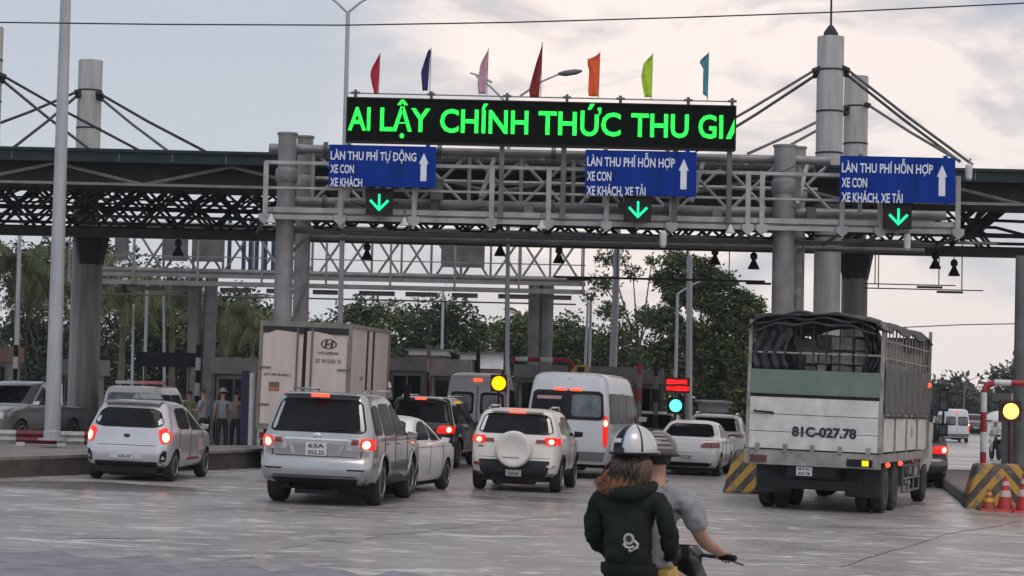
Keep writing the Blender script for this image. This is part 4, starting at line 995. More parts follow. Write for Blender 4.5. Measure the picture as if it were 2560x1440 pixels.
# --- tall passenger van
def van_more(t, sh, m_, o):
    for y in (0,): sh.patch('rear', 'door_seam', [(.62, -.012, .012), (2.42, -.012, .012)], M['steel_d'], t, .005, nx=2)
    if o.get('twowin'):
        for s in (-1, 1): sh.patch('rear', 'rear_window', [(1.30, min(s * .14, s * .80), max(s * .14, s * .80)), (1.36, min(s * .10, s * .84), max(s * .10, s * .84)), (1.92, min(s * .10, s * .80), max(s * .10, s * .80)), (1.98, min(s * .14, s * .76), max(s * .14, s * .76))], M['black'], t, .010)
        for s in (-1, 1): sh.patch('rear', 'window_pane', [(1.38, min(s * .17, s * .77), max(s * .17, s * .77)), (1.90, min(s * .17, s * .74), max(s * .17, s * .74))], M['glass_c'], t, .016)
        mb = MB(); mb.box(-.13, .13, sh.yrear(0, 2.36) - .06, sh.yrear(0, 2.36) + .05, 2.30, 2.40); mb.build('brake_light', M['brake'], t, False)
    else:
        sh.patch('rear', 'rear_window', [(1.42, -.84, .84), (1.48, -.87, .87), (2.04, -.82, .82), (2.12, -.78, .78)], M['black'], t, .010)
        for s in (-1, 1): sh.patch('rear', 'window_pane', [(1.50, min(s * .10, s * .80), max(s * .10, s * .80)), (2.03, min(s * .10, s * .77), max(s * .10, s * .77))], M['glass'] if s < 0 else M['glass_c'], t, .018)
        sh.patch('rear', 'window_sticker', [(1.90, -.72, -.14), (1.98, -.72, -.14)], mat('sticker', (.4, .25, .26), .6), t, .026, sub=2)
        for x in (-.25, .13): mb = MB(); y = sh.yrear(x, 2.14); mb.box(x - .13 + .06, x + .13 + .06, y - .035, y + .05, 2.11, 2.17); mb.build('brake_light', M['brake'], t, False)
    sh.patch('rear', 'rear_step', [(.44, -.88, .88), (.66, -.93, .93)], mat('bumper_plastic', (.12, .125, .13), .6), t, .05)
CARS['van'] = dict(W=1.0, wr=.34, wheels=(1.15, 4.75), tw=.22, fcrown=.2, crown=.03, bow=.03,
    sl=[(.36, .08, 5.3, .90, .12), (.45, .03, 5.5, .95, .14), (.70, .0, 5.62, .98, .14), (1.0, .0, 5.6, .99, .14), (1.2, .01, 5.35, .99, .14), (1.32, .015, 5.1, .985, .14), (1.7, .04, 4.75, .96, .14), (2.1, .09, 4.4, .915, .14), (2.35, .13, 4.15, .875, .15), (2.46, .17, 3.95, .83, .16), (2.53, .26, 3.7, .72, .2), (2.56, .5, 3.4, .55, .2)],
    ws=[(1.36, -.8, .8), (2.1, -.74, .74)],
    sw=[[(1.34, .35, 1.35), (1.38, .30, 1.4), (2.02, .36, 1.4), (2.08, .42, 1.36)], [(1.34, 1.48, 2.62), (1.38, 1.46, 2.66), (2.02, 1.46, 2.66), (2.08, 1.5, 2.62)], [(1.34, 2.74, 3.7), (2.06, 2.74, 3.72)], [(1.34, 3.85, 4.92), (1.45, 3.85, 4.86), (2.05, 3.85, 4.36)]],
    tl=[(.78, .86, .965), (1.55, .84, .955)], wrap=None, core=[(1.28, .875, .945), (1.44, .87, .94)], mir=(4.7, 1.45), ms=1.3, hl=[(.8, .6, .9), (1.05, .65, .9)],
    seams=[(2.7, .5, 1.3), (3.78, .5, 1.3)], sh=van_more)
silver = paint('silver', (0.34, 0.345, 0.36), .6, .24); white = paint('white', (0.66, 0.67, 0.69), 0, .3); white2 = paint('warm_white', (0.62, 0.60, 0.56), 0, .35)
silver2 = paint('pale_silver', (0.46, 0.46, 0.50), .35, .25); blackp = paint('black', (0.012, 0.013, 0.016), 0, .2); grey = paint('grey', (.13, .135, .14), .3, .3)
vanw = paint('van_white', (.50, .52, .57), 0, .35); vanw2 = paint('van_pale', (.40, .42, .44), 0, .4); darkc = paint('charcoal', (.03, .032, .036), .2, .25)

fit_car('suv', silver, 'large silver suv nearest the camera, roof brake light glowing', 781, 34.4, 7, name='suv', cat='suv')[0].scale = (1.06, 1.04, 1.04)
fit_car('hatch', silver2, 'small pale silver taxi hatchback on the left beside the kerb', 309, 40.0, 5.5, name='hatchback')[0].scale = (1.06, 1.04, 1.05)
fit_car('cross', white2, 'white crossover with a round white spare wheel cover on its tailgate', 1281, 42.3, 8, name='crossover', blackmirror=True)[0].scale = (1.05, 1.04, 1.04)
fit_car('sedan', white, 'white saloon partly hidden by the large silver suv', 893, 38.9, 12, name='sedan', lit=False)
fit_car('cross', blackp, 'black suv with red tail light between the silver suv and the pale van', 1058, 49.0, 8, name='suv', cat='suv') if False else None
# second SUV uses the large shell
CARS['suv2'] = dict(CARS['suv']); CARS['suv2']['lens'] = 'redlit'; CARS['suv2']['sh'] = None; CARS['suv2'].pop('plate'); CARS['suv2']['rails'] = (.60, .75, 3.0, 1.84)
fit_car('suv2', blackp, 'black suv with red tail light between the silver suv and the pale van', 1040, 53, 9, name='suv', cat='suv')
fit_car('van', vanw2, 'pale grey van with two small rear windows left of the amber signal', 1186, 63, 3, name='van', cat='van', twowin=True)
fit_car('van', vanw, 'tall white passenger van with wide dark rear window behind the crossover', 1410, 50.3, 12.5, name='van', cat='van')[0].scale = (1.05, 1.0, 1.0)
fit_car('sedan', white, 'white saloon with slim dark tail lights right of the two riders', 1712, 55.5, 12, name='sedan', lit=False)
CARS['suv3'] = dict(CARS['cross']); CARS['suv3']['sh'] = None; CARS['suv3'].pop('plate'); CARS['suv3']['tl'] = [(.96, .40, .86), (1.0, .38, .86), (1.05, .5, .86)]
fit_car('suv3', white, 'white suv with wide black rear window next to the striped barrier', 1782, 62, 9, name='suv', cat='suv', lit=False)
fit_car('suv3', grey, 'silver grey suv half hidden behind the helmets of the two riders', 1620, 63, 10, name='suv', cat='suv', lit=False)
fit_car('suv2', darkc, 'dark car with glowing tail lights beyond the right side of the truck', 2282, 54, 6, name='suv', cat='suv')
fit_car('van', vanw, 'small far away white van between the truck and the striped frame', 2392, 118, 4, name='van', cat='van', twowin=True)[0].scale = (.74, .74, .74)
# white minibus behind the taxi, with a red and white light bar
t, sh = fit_car('van', white2, 'white van behind the taxi hatchback, red and white light bar on its roof', 325, 60, 8, name='van', cat='van', lit=False, twowin=False) if False else (None, None)
# pick-up facing the camera behind the guard rail
def pickup():
    t = thing('pickup_truck', 'white pickup facing the camera behind the red and white guard rail at far left', 'pickup', (0, 0, 0))
    sh = Shell([(.42, .1, 5.1, .80, .15), (.5, .0, 5.22, .88, .2), (.75, 0, 5.28, .91, .2), (.98, .0, 5.22, .91, .2), (1.08, .02, 4.9, .90, .2), (1.14, 1.55, 4.0, .88, .18), (1.2, 1.62, 3.8, .86, .18), (1.5, 1.75, 3.3, .78, .16), (1.7, 1.86, 2.95, .72, .15), (1.76, 1.95, 2.75, .66, .15), (1.79, 2.1, 2.5, .5, .15)], .03, .05, .16)
    sh.body('body', [paint('pickup_grey', (.20, .205, .22), .5, .25), M['black']], t, (1.1, 4.2), .38)
    for y in (1.1, 4.2):
        for s in (-1, 1): wheel(t, s * .8, y, .38, .25, s)
    sh.patch('front', 'windshield', [(1.2, -.74, .74), (1.66, -.64, .64)], M['glass'], t)
    for s in (-1, 1):
        for rows in ([(1.18, 1.75, 2.5), (1.62, 1.95, 2.5)], [(1.16, 2.6, 3.72), (1.4, 2.6, 3.35), (1.64, 2.62, 2.98)]): sh.patch('right' if s > 0 else 'left', 'side_window', rows, M['glass'], t)
        sh.patch('front', 'headlight', [(.80, min(s * .48, s * .86), max(s * .48, s * .86)), (.98, min(s * .46, s * .87), max(s * .46, s * .87))], M['clearlens'], t, .014)
        mirror(t, s * .86, 3.6, 1.2, M['chrome'], s, 1.3)
    sh.patch('front', 'grille', [(.82, -.44, .44), (.99, -.45, .45)], M['chrome'], t, .014)
    for k in range(3): sh.patch('front', 'grille_slot', [(.84 + .05 * k, -.40, .40), (.865 + .05 * k, -.40, .40)], M['black'], t, .03, sub=1)
    sh.patch('front', 'bumper_intake', [(.52, -.6, .6), (.66, -.5, .5)], M['black'], t, .014)
    mb = MB(); mb.box(-.25, .25, 5.27, 5.30, .67, .78); mb.build('number_plate', M['plate'], t, False)
    mb = MB(); mb.tube([(-.7, 1.5, 1.1), (-.6, 1.3, 1.7), (.6, 1.3, 1.7), (.7, 1.5, 1.1)], .04, 8); mb.build('roll_bar', M['chrome'], t, False)
    t.scale = (1.08, 1.0, 1.04); place(t, 150, 61.5, 195); return t
pickup()
def minibus():
    t = thing('van', 'low white van behind the taxi hatchback with red and white roof light bar', 'van', (0, 0, 0))
    sh = Shell([(.4, .05, 4.5, .8, .12), (.6, 0, 4.6, .84, .15), (1.0, 0, 4.5, .85, .15), (1.2, .05, 4.2, .84, .15), (1.7, .2, 3.7, .78, .15), (1.88, .3, 3.4, .72, .15), (1.93, .5, 3.2, .6, .15)], .03, .03, .1)
    sh.body('body', [white, M['black']], t, (.9, 3.6), .33)
    for y in (.9, 3.6):
        for s in (-1, 1): wheel(t, s * .74, y, .33, .2, s)
    sh.patch('rear', 'rear_window', [(1.22, -.7, .7), (1.72, -.64, .64)], M['glass_c'], t)
    for rows in ([(1.22, .5, 1.9), (1.66, .6, 1.9)], [(1.22, 2.0, 3.6), (1.66, 2.0, 3.2)]):
        for f in ('right', 'left'): sh.patch(f, 'side_window', rows, M['glass'], t)
    for s in (-1, 1): lamp(t, sh, s, [(.8, .66, .82), (1.15, .66, .82)], lit=False)
    b = MB(); b.box(-.1, .75, 1.2, 1.5, 1.99, 2.09); lb = b.build('light_bar', mat('light_bar_pink', (.5, .10, .12), .4, col2=(.55, .3, .3)), t, False)
    b = MB(); b.box(-.7, -.12, 1.2, 1.5, 1.99, 2.09); b.build('light_bar_end', M['wpaint'], lb, False)
    b = MB()
    for x in (-.5, .5): b.box(x - .04, x + .04, 1.3, 1.4, 1.92, 1.989)
    b.build('mount', M['black'], lb, False)
    t.scale = (1, 1, .93); place(t, 318, 60, 3); return t
minibus()

# ------------------------------------------------------------------ box truck
def box_truck():
    t = thing('box_truck', 'beige box truck with an oval emblem on its right rear door', 'truck', (0, 0, 0))
    Wd = 1.08; z0, z1 = .98, 3.42; Ln = 4.3
    bm = mat('truck_box_panel', (0.50, 0.42, 0.38), .5, 0, .1, 1.2, streak=True); fr = mat('truck_box_frame', (.20, .19, .16), .5, .2, .25, 3)
    mb = MB(); mb.box(-Wd + .03, Wd - .03, .03, Ln, z0, z1 - .03); mb.build('cargo_box', bm, t, False)
    mb = MB()
    for s in (-1, 1):
        x = s * Wd
        mb.box(min(x, x - s * .07), max(x, x - s * .07), 0, .08, z0 - .04, z1)
        mb.box(min(x, x - s * .05), max(x, x - s * .05), Ln - .08, Ln + .02, z0, z1)
        mb.box(min(x, x - s * .05), max(x, x - s * .05), .081, Ln - .081, z1 - .09, z1)
        mb.box(min(x, x - s * .05), max(x, x - s * .05), .081, Ln - .081, z0 - .04, z0 + .05)
    mb.box(-Wd + .071, Wd - .071, 0, .07, z1 - .12, z1); mb.box(-Wd + .071, Wd - .071, 0, .07, z0 - .04, z0 + .06)
    mb.build('box_frame', fr, t, False)
    mb = MB(); mb.box(-Wd + .08, Wd - .08, .008, .028, z1 - .27, z1 - .125); mb.build('door_head_strip', M['steel_d'], t, False)  # dark strip between the door tops and the top frame
    for s, nm in ((-1, 'left'), (1, 'right')):
        a, b = sorted((s * .045, s * (Wd - .09)))
        mb = MB(); mb.prism([(a, z0 + .08), (b, z0 + .08), (b, z1 - .36), (b - .12, z1 - .34), (b - .16, z1 - .25), (a + .3, z1 - .21), (a + .16, z1 - .27), (a, z1 - .33)] if s < 0 else [(a, z0 + .08), (b, z0 + .08), (b, z1 - .40), (b - .26, z1 - .38), (b - .36, z1 - .28), (a + .1, z1 - .2), (a, z1 - .22)], -.02, .006)
        d = mb.build('rear_door', bm, t, False)
        mb = MB(); x = s * .17; mb.tube([(x, -.045, z0 + .1), (x, -.045, z1 - .15)], .022, 8); mb.build('locking_bar', M['steel_m'], d, False)
        for zz in (z0 + .5, z0 + 1.35):
            mb = MB(); mb.box(min(s * (Wd - .30), s * (Wd + .02)), max(s * (Wd - .30), s * (Wd + .02)), -.04, -.022, zz, zz + .04); mb.build('hinge', M['steel_m'], d, False)
    mb = MB(); mb.box(-.035, .035, -.03, .006, z0 + .07, z1 - .14); mb.build('door_seal', M['black'], t, False)
    mb = MB(); mb.box(Wd - .025, Wd - .005, 1.75, 1.86, z0 + .06, z1 - .1); mb.box(Wd - .025, Wd - .005, 2.4, 2.52, z0 + .06, z1 - .1); mb.build('side_door_gap', M['steel_d'], t, False)
    # emblem : slanted H in an oval ring
    mb = MB(); cx, cz_ = .56, 2.93; n = 32; ri, ro = [], []
    vs = []; 
    for k in range(n):
        a = 2 * PI * k / n; wd = .024 + .012 * abs(math.cos(a))
        for rx2, rz2 in ((.19, .115), (.19 - wd, .115 - wd * .8)): vs.append((cx + rx2 * math.cos(a), -.026, cz_ + rz2 * math.sin(a)))
    mb.add(vs, [(2 * k, 2 * ((k + 1) % n), 2 * ((k + 1) % n) + 1, 2 * k + 1) for k in range(n)])
    for x in (-.075, .065): mb.prism([(cx + x - .035, cz_ - .085), (cx + x + .015, cz_ - .085), (cx + x + .055, cz_ + .085), (cx + x + .005, cz_ + .085)], -.032, -.027)
    mb.prism([(cx - .05, cz_ - .03), (cx + .05, cz_ - .0), (cx + .07, cz_ + .035), (cx - .03, cz_ + .005)], -.036, -.033)
    mb.build('emblem', M['ink'], t, False)
    lettering('HYUNDAI', (.33, -.027, 2.69), .46, .065, M['ink'], t, .03, world=False)
    lettering('ĐT 0915.026 18', (.27, -.027, 2.50), .58, .085, mat('faded_ink', (.12, .11, .11), .7), t, .03, world=False)
    lettering('ĐT 0918.0521', (-.93, -.027, 2.16), .62, .055, M['ink'], t, .03, world=False)
    mb = MB(); mb.box(-.80, -.56, -.03, -.021, 1.82, 2.02); mb.build('sticker', mat('olive_sticker', (.10, .09, .06), .6), t, False)
    mb = MB(); mb.box(-.79, -.57, -.036, -.031, 1.83, 1.90); mb.build('sticker_stripe', mat('orange_sticker', (.42, .10, .05), .6), t, False)
    lettering('HCM', (Wd - .002, 1.1, 2.15), .25, .08, M['ink'], t, .03, right=(0, 1, 0), world=False)
    mb = MB(); mb.box(-.9, .9, .05, Ln, .74, .95); mb.box(-.95, .95, .0, .12, .55, .70); mb.build('chassis', M['black'], t, False)
    for s in (-1, 1):
        mb = MB(); a, b = sorted((s * .66, s * .98)); mb.box(a, b, -.02, .05, .72, .86); l_ = mb.build('taillight', M['redlens'], t, False)
        for xx in (.72, .92): wheel(t, s * xx, 1.0, .39, .18, s, M['steel_m'])
        wheel(t, s * .85, 5.0, .39, .2, s, M['steel_m'])
        mb = MB(); mb.box(min(s * .62, s * 1.0), max(s * .62, s * 1.0), .45, .47, .25, .75); mb.build('mud_flap', M['black'], t, False)
        mb = MB(); mb.tube([(s * .95, 5.6, 2.0), (s * 1.2, 5.7, 2.0)], .02, 6); mb.box(min(s * 1.2, s * 1.36), max(s * 1.2, s * 1.36), 5.66, 5.72, 1.7, 2.1); mb.build('mirror', M['black'], t, False)
    sh = Shell([(.55, 4.42, 6.0, .9, .1), (.8, 4.4, 6.05, .98, .12), (1.4, 4.4, 6.02, .98, .12), (2.1, 4.45, 5.6, .92, .12), (2.25, 4.55, 5.4, .82, .12)], .02, .01, .1)
    c = sh.body('cab', [white2, M['black']], t, (), .4)
    sh.patch('front', 'windshield', [(1.45, -.85, .85), (2.05, -.8, .8)], M['glass'], c, .01)
    for f in ('left', 'right'): sh.patch(f, 'side_window', [(1.4, 4.75, 5.75), (2.0, 4.75, 5.5)], M['glass'], c, .01)
    place(t, 748, 47.6, 8.5); return t
box_truck()

# ------------------------------------------------------------------ stake truck with tarpaulins
def stake_truck():
    t = thing('stake_truck', 'old white and green cargo truck with number 81C-027.78, tarpaulin over a metal cage', 'truck', (0, 0, 0))
    Wd = 1.29; Ln = 7.0
    wp = mat('worn_white_panel', (0.60, 0.59, 0.585), .6, 0, .16, 3.2, .15, col2=(.40, .385, .365)); gp = mat('green_board', (0.13, .185, .145), .6, 0, .15, 2)
    fr = mat('truck_frame_paint', (.30, .29, .27), .6, .1, .3, 3); tarp = mat('black_tarpaulin', (.022, .023, .03), .5, 0, .3, 4, .4)
    tarp2 = mat('grey_tarpaulin', (.075, .078, .075), .55, 0, .35, 2.5, .5, streak=True)
    ZB, ZD, ZG, ZT = 1.16, 2.16, 2.66, 3.72
    mb = MB(); mb.box(-Wd, Wd, 0, Ln, .98, ZB - .02); mb.build('bed_frame', fr, t, False)
    # tailgate of three boards
    mb = MB()
    for k in range(3):
        h = (ZD - ZB - .02) / 3; mb.box(-Wd + .07, Wd - .07, -.035, .02, ZB + h * k + .006, ZB + h * (k + 1) - .006)
    tg = mb.build('tailgate', wp, t, False)
    lettering('81C-027.78', (-.40, -.042, 1.42), 1.22, .17, mat('stencil_ink', (.02, .02, .045), .7), tg, .05, world=False)
    for x in (-1.05, -.52, .0, .52, 1.05):
        mb = MB(); mb.box(x - .04, x + .04, -.06, -.036, ZB - .08, ZB + .10); mb.build('tailgate_hinge', fr, tg, False)
    mb = MB(); mb.tube([(-1.14, -.07, 1.86), (-.75, -.07, 1.84)], .022, 6); mb.build('latch', M['black'], tg, False)
    mb = MB(); mb.box(-Wd + .06, Wd - .06, -.03, .02, ZD + .04, ZG); mb.build('green_board', gp, t, False)
    mb = MB(); mb.box(-Wd + .06, Wd - .06, -.02, .02, ZD - .005, ZD + .035); mb.build('gap', M['black'], t, False)
    # corner posts
    for s in (-1, 1):
        for y in (0, Ln - .06):
            mb = MB(); a, b = sorted((s * Wd, s * (Wd - .065))); mb.box(a, b, y - .02, y + .06, ZB, ZT if y else ZT - .12); mb.build('corner_post', fr, t, False)
    # rear cross member with lamps
    mb = MB(); mb.box(-Wd, Wd, -.06, -.002, .86, ZB - .03); mb.build('rear_beam', fr, t, False)
    mb = MB(); mb.box(-1.18, -.86, -.085, -.061, .90, 1.03); mb.build('taillight', mat('dull_red_lens', (.09, .02, .02), .4), t, False)
    mb = MB(); mb.box(.66, 1.14, -.085, -.061, .90, 1.03); tl = mb.build('taillight', M['black'], t, False)
    mb = MB(); mb.box(.95, 1.07, -.1, -.086, .915, 1.015); mb.build('bulb', M['amber'], tl, False)
    plate(t, -.14, -.02, .76, .3, .17, ['81C', '027.78'])
    mb = MB(); mb.box(-.45, .45, -.01, .02, .66, .855); mb.build('plate_holder', M['black'], t, False)
    # underframe, axle, mud flaps
    mb = MB(); mb.box(-.5, .5, .05, Ln, .62, .97); mb.box(-.9, .9, .1, .22, .42, .60); mb.tube([(-.9, 1.7, .5), (.9, 1.7, .5)], .1, 10); mb.ball((0, 1.7, .5), .25)
    mb.build('chassis', M['black'], t, False)
    for s in (-1, 1):
        mb = MB(); a, b = sorted((s * .52, s * 1.2)); mb.box(a, b, .70, .73, .30, .95); mb.build('mud_flap', mat('mud_flap_rubber', (.03, .032, .04), .8, 0, .3), t, False)
        for y in (1.3, 2.6):
            for xx in (.80, 1.08): wheel(t, s * xx, y, .48, .24, s, M['steel_m'])
        wheel(t, s * 1.05, 7.3, .48, .25, s, M['steel_m'])
    # side boards, right side seen
    for s in (-1, 1):
        for k in range(4):
            y0 = .1 + k * 1.62; mb = MB(); a, b = sorted((s * (Wd - .01), s * (Wd - .05))); mb.box(a, b, y0, y0 + 1.54, ZB + .02, 1.86)
            sb = mb.build('side_board', wp, t, False)
            for e in (y0 - .04, y0 + 1.54): mb = MB(); a, b = sorted((s * (Wd + .02), s * (Wd - .05))); mb.box(a, b, e, e + .035, ZB, 1.9); mb.build('board_frame', fr, sb, False)
            mb = MB(); a, b = sorted((s * (Wd + .015), s * (Wd - .05))); mb.box(a, b, y0, y0 + 1.54, 1.861, 1.90); mb.build('board_frame', fr, sb, False)
        for y in (.9, 2.6, 4.3): mb = MB(); mb.ball((s * (Wd - .0), y, .93), .05); mb.build('marker_lamp', M['brake'] if y < 3 and s > 0 else M['redlens'], t, False)
    mb = MB(); mb.lathe([(.13, 0), (.11, .008), (.1, .012)], n=18); mb.v = [(Wd + v[2] - .01, v[0] + 4.2, v[1] + 1.55) for v in mb.v]; mb.build('round_emblem', fr, t, False)
    # tarpaulin curtain on the sides
    for s in (-1, 1):
        g = []
        for i in range(9):
            z = 1.82 + (ZG + .22 - 1.82) * i / 8; row = []
            for j in range(41):
                y = .12 + (Ln - .15) * j / 40
                row.append((s * (Wd + .005 + .022 * math.sin(j * 1.9 + i * .3) * math.sin(j * .63) + .012 * math.sin(i * 1.3 + j)), y, z - (.16 + .1 * math.cos(j * .25)) * (1 if i == 8 else 0) * (j / 40)))
            g.append(row)
        mb = MB(); mb.grid(g); cu = mb.build('side_tarpaulin', tarp2, t, False, 60); md = cu.modifiers.new('s', 'SOLIDIFY'); md.thickness = .012
    # cage
    bars = []
    def bar(a, b, r=.02, nm='cage_bar'):
        mb = MB(); mb.tube([a, b], r, 5); bars.append(mb.build(nm, M['steel_d'] if b[1] == a[1] and abs(a[0]) < 1.1 else fr, t, False))
    for s in (-1, 1):
        for zz in (2.95, 3.28): bar((s * (Wd - .04), 0, zz), (s * (Wd - .04), Ln, zz), .016)
        for k in range(14): y = .4 + k * .46; bar((s * (Wd - .04), y, ZG - .05), (s * (Wd - .04), y, ZT - .18 - .0 * k), .022 if k % 3 == 0 else .013)
    for zz in (2.98,): bar((-Wd + .05, .02, zz), (Wd - .05, .02, zz), .02)
    for x in (-.95, -.30, -.05, .2, .45, .7, .95): bar((x, -.01, ZG), (x, -.01, ZT - .12), .014)
    # front bulkhead and bowed roof tarpaulin
    mb = MB(); mb.box(-Wd + .03, Wd - .03, Ln - .05, Ln, ZB, ZT - .15); mb.build('bulkhead', mat('bulkhead_panel', (.24, .23, .21), .7, 0, .25, 2), t, False)
    g = []
    for i in range(23):
        y = -.12 + (Ln + .2) * i / 22; row = []
        for j in range(15):
            u = -1 + 2 * j / 14
            z = ZT + .06 - .17 * u * u * abs(u) + .02 * math.sin(i * 1.7 + j * .9) - (.03 * abs(math.sin(i * 1.42)) if 0 < j < 14 else .0)
            x = u * (Wd + .02)
            if j in (0, 14): z -= .12 + .05 * math.sin(i * .9)
            row.append((x, y, z - .05 * (i == 0)))
        g.append(row)
    mb = MB(); mb.grid(g); rf = mb.build('roof_tarpaulin', tarp, t, False, 60); md = rf.modifiers.new('s', 'SOLIDIFY'); md.thickness = .03
    # rolled tarp edge and bunched curtain at the left of the open rear
    for k in range(3):
        mb = MB(); pts = [(-Wd + .1 + 2.3 * j / 16, -.06 + .03 * math.sin(j + k), ZT + .02 - .10 * k - .15 * abs(-1 + j / 8) ** 3 + .03 * math.sin(j * 1.3 + k * 2)) for j in range(17)]
        mb.tube(pts, [.030 + .012 * math.sin(j * 1.1 + k) for j in range(17)], 8); mb.build('tarpaulin_roll', tarp, t, False, 60)
    random.seed(3)
    for k in range(0):
        x0 = -1.1 + .085 * k; x1 = -1.05 + .10 * k + random.uniform(-.1, .1); mb = MB()
        pts = [(x0 + (x1 - x0) * j / 8 + .05 * math.sin(j * .9 + k), .05 + .05 * math.sin(j * .7 + k * 2), ZT - .1 - (ZT - .1 - ZG - .05) * (j / 8) * random.uniform(.93, 1.0)) for j in range(9)]
        mb.tube(pts, [random.uniform(.035, .075) for _ in range(9)], 7); mb.build('tarpaulin_fold', tarp, t, False, 60)
    for (xa, xb, yy, ph) in ((-1.18, -.52, .03, 0.0), (-.72, -.38, .10, 2.0), (.9, 1.2, .08, 4.0)):
        g = []
        for i in range(13):
            z = ZT - .08 - (ZT - .10 - ZG + .02) * i / 12; row = []; pin = .06 * math.sin(i * .55 + ph)
            for j in range(15):
                x = xa + (xb - xa) * j / 14 + pin + .015 * math.sin(i * 1.7 + j)
                row.append((x, yy + .045 * math.sin(j * 1.5 + i * .35 + ph) + .03 * math.sin(j * 3.1 + i * .9) * math.sin(i * .6), z))
            g.append(row)
        mb = MB(); mb.grid(g); cu = mb.build('tarpaulin_curtain', tarp, t, False, 60); md = cu.modifiers.new('s', 'SOLIDIFY'); md.thickness = .012
    # load : stacked sacks, cartons
    sack = mat('sack_cloth', (.27, .25, .225), .9, 0, .35, 5, .4); sack2 = mat('carton', (.20, .17, .14), .9, 0, .3, 5)
    for r in range(3):
        for c in range(6):
            if r == 2 and c < 2: continue
            mb = MB(); x = -.15 + c * .23 + random.uniform(-.03, .03); z = ZG - .12 + r * .27; w_ = random.uniform(.095, .112); hh = random.uniform(.2, .26)
            mb.hexa([(x - w_, .35, z), (x + w_, .35, z), (x + w_, .75, z), (x - w_, .75, z)], [(x - w_ * .86, .37, z + hh), (x + w_ * .9, .36 + random.uniform(0, .05), z + hh - random.uniform(0, .03)), (x + w_ * .9, .75, z + hh), (x - w_, .75, z + hh)])
            mb.build('sack', sack if (r + c) % 3 else sack2, t, False, 60)
    mb = MB(); mb.box(-1.15, 1.15, .95, Ln - .4, ZB, ZG + .5)
    for k in range(7): mb.box(-1.1 + .315 * k, -1.1 + .315 * k + .30, .9, 3.8, ZG + .503, ZT - .34 - .05 * (k % 3))
    mb.build('load', sack, t, False)
    # right fuel tank guard and ladder
    for s in (1, -1):
        gb = MB(); x = s * (Wd - .06)
        for zz in (.34, .60, .86): gb.tube([(x, 3.4, zz), (x, 5.9, zz)], .03, 6)
        for y in (3.4, 4.2, 5.0, 5.9): gb.tube([(x, y, .34), (x, y, .95)], .028, 6)
        gb.build('side_guard', M['steel_m'], t, False)
    mb = MB(); mb.box(.45, 1.05, 3.6, 5.2, .42, .9); mb.build('fuel_tank', M['steel_d'], t, False)
    # cab
    sh = Shell([(.6, 6.75, 8.6, 1.1, .12), (.9, 6.72, 8.7, 1.2, .14), (1.7, 6.72, 8.68, 1.2, .14), (2.6, 6.75, 8.45, 1.14, .14), (2.85, 6.8, 8.2, 1.05, .14), (2.92, 7, 8, .85, .14)], .02, .01, .1)
    c = sh.body('cab', [wp, M['black']], t, (), .4)
    sh.patch('front', 'windshield', [(1.8, -1.05, 1.05), (2.6, -1.0, 1.0)], M['glass'], c, .01)
    for f in ('left', 'right'): sh.patch(f, 'side_window', [(1.75, 7.2, 8.3), (2.5, 7.2, 8.15)], M['glass'], c, .01)
    for s in (-1, 1):
        mb = MB(); mb.tube([(s * 1.15, 8.3, 2.6), (s * 1.42, 8.35, 2.55), (s * 1.42, 8.35, 1.5), (s * 1.2, 8.3, 1.3)], .025, 6); mb.build('mirror_arm', M['black'], t, False)
        for zz, h in ((2.0, .5), (1.45, .28)): mb = MB(); a, b = sorted((s * 1.32, s * 1.53)); mb.box(a, b, 8.30, 8.37, zz, zz + h); mm = mb.build('mirror', M['black'], t, False); mb = MB(); a, b = sorted((s * 1.35, s * 1.50)); mb.box(a, b, 8.293, 8.299, zz + .04, zz + h - .04); mb.build('mirror_glass', M['glass_c'], mm, False)
    mb = MB(); mb.ball((Wd + .02, 6.5, 2.55), .06); mb.build('marker_lamp', M['brake'], t, False)
    place(t, 2026, 39.3, 18.5); return t
stake_truck()
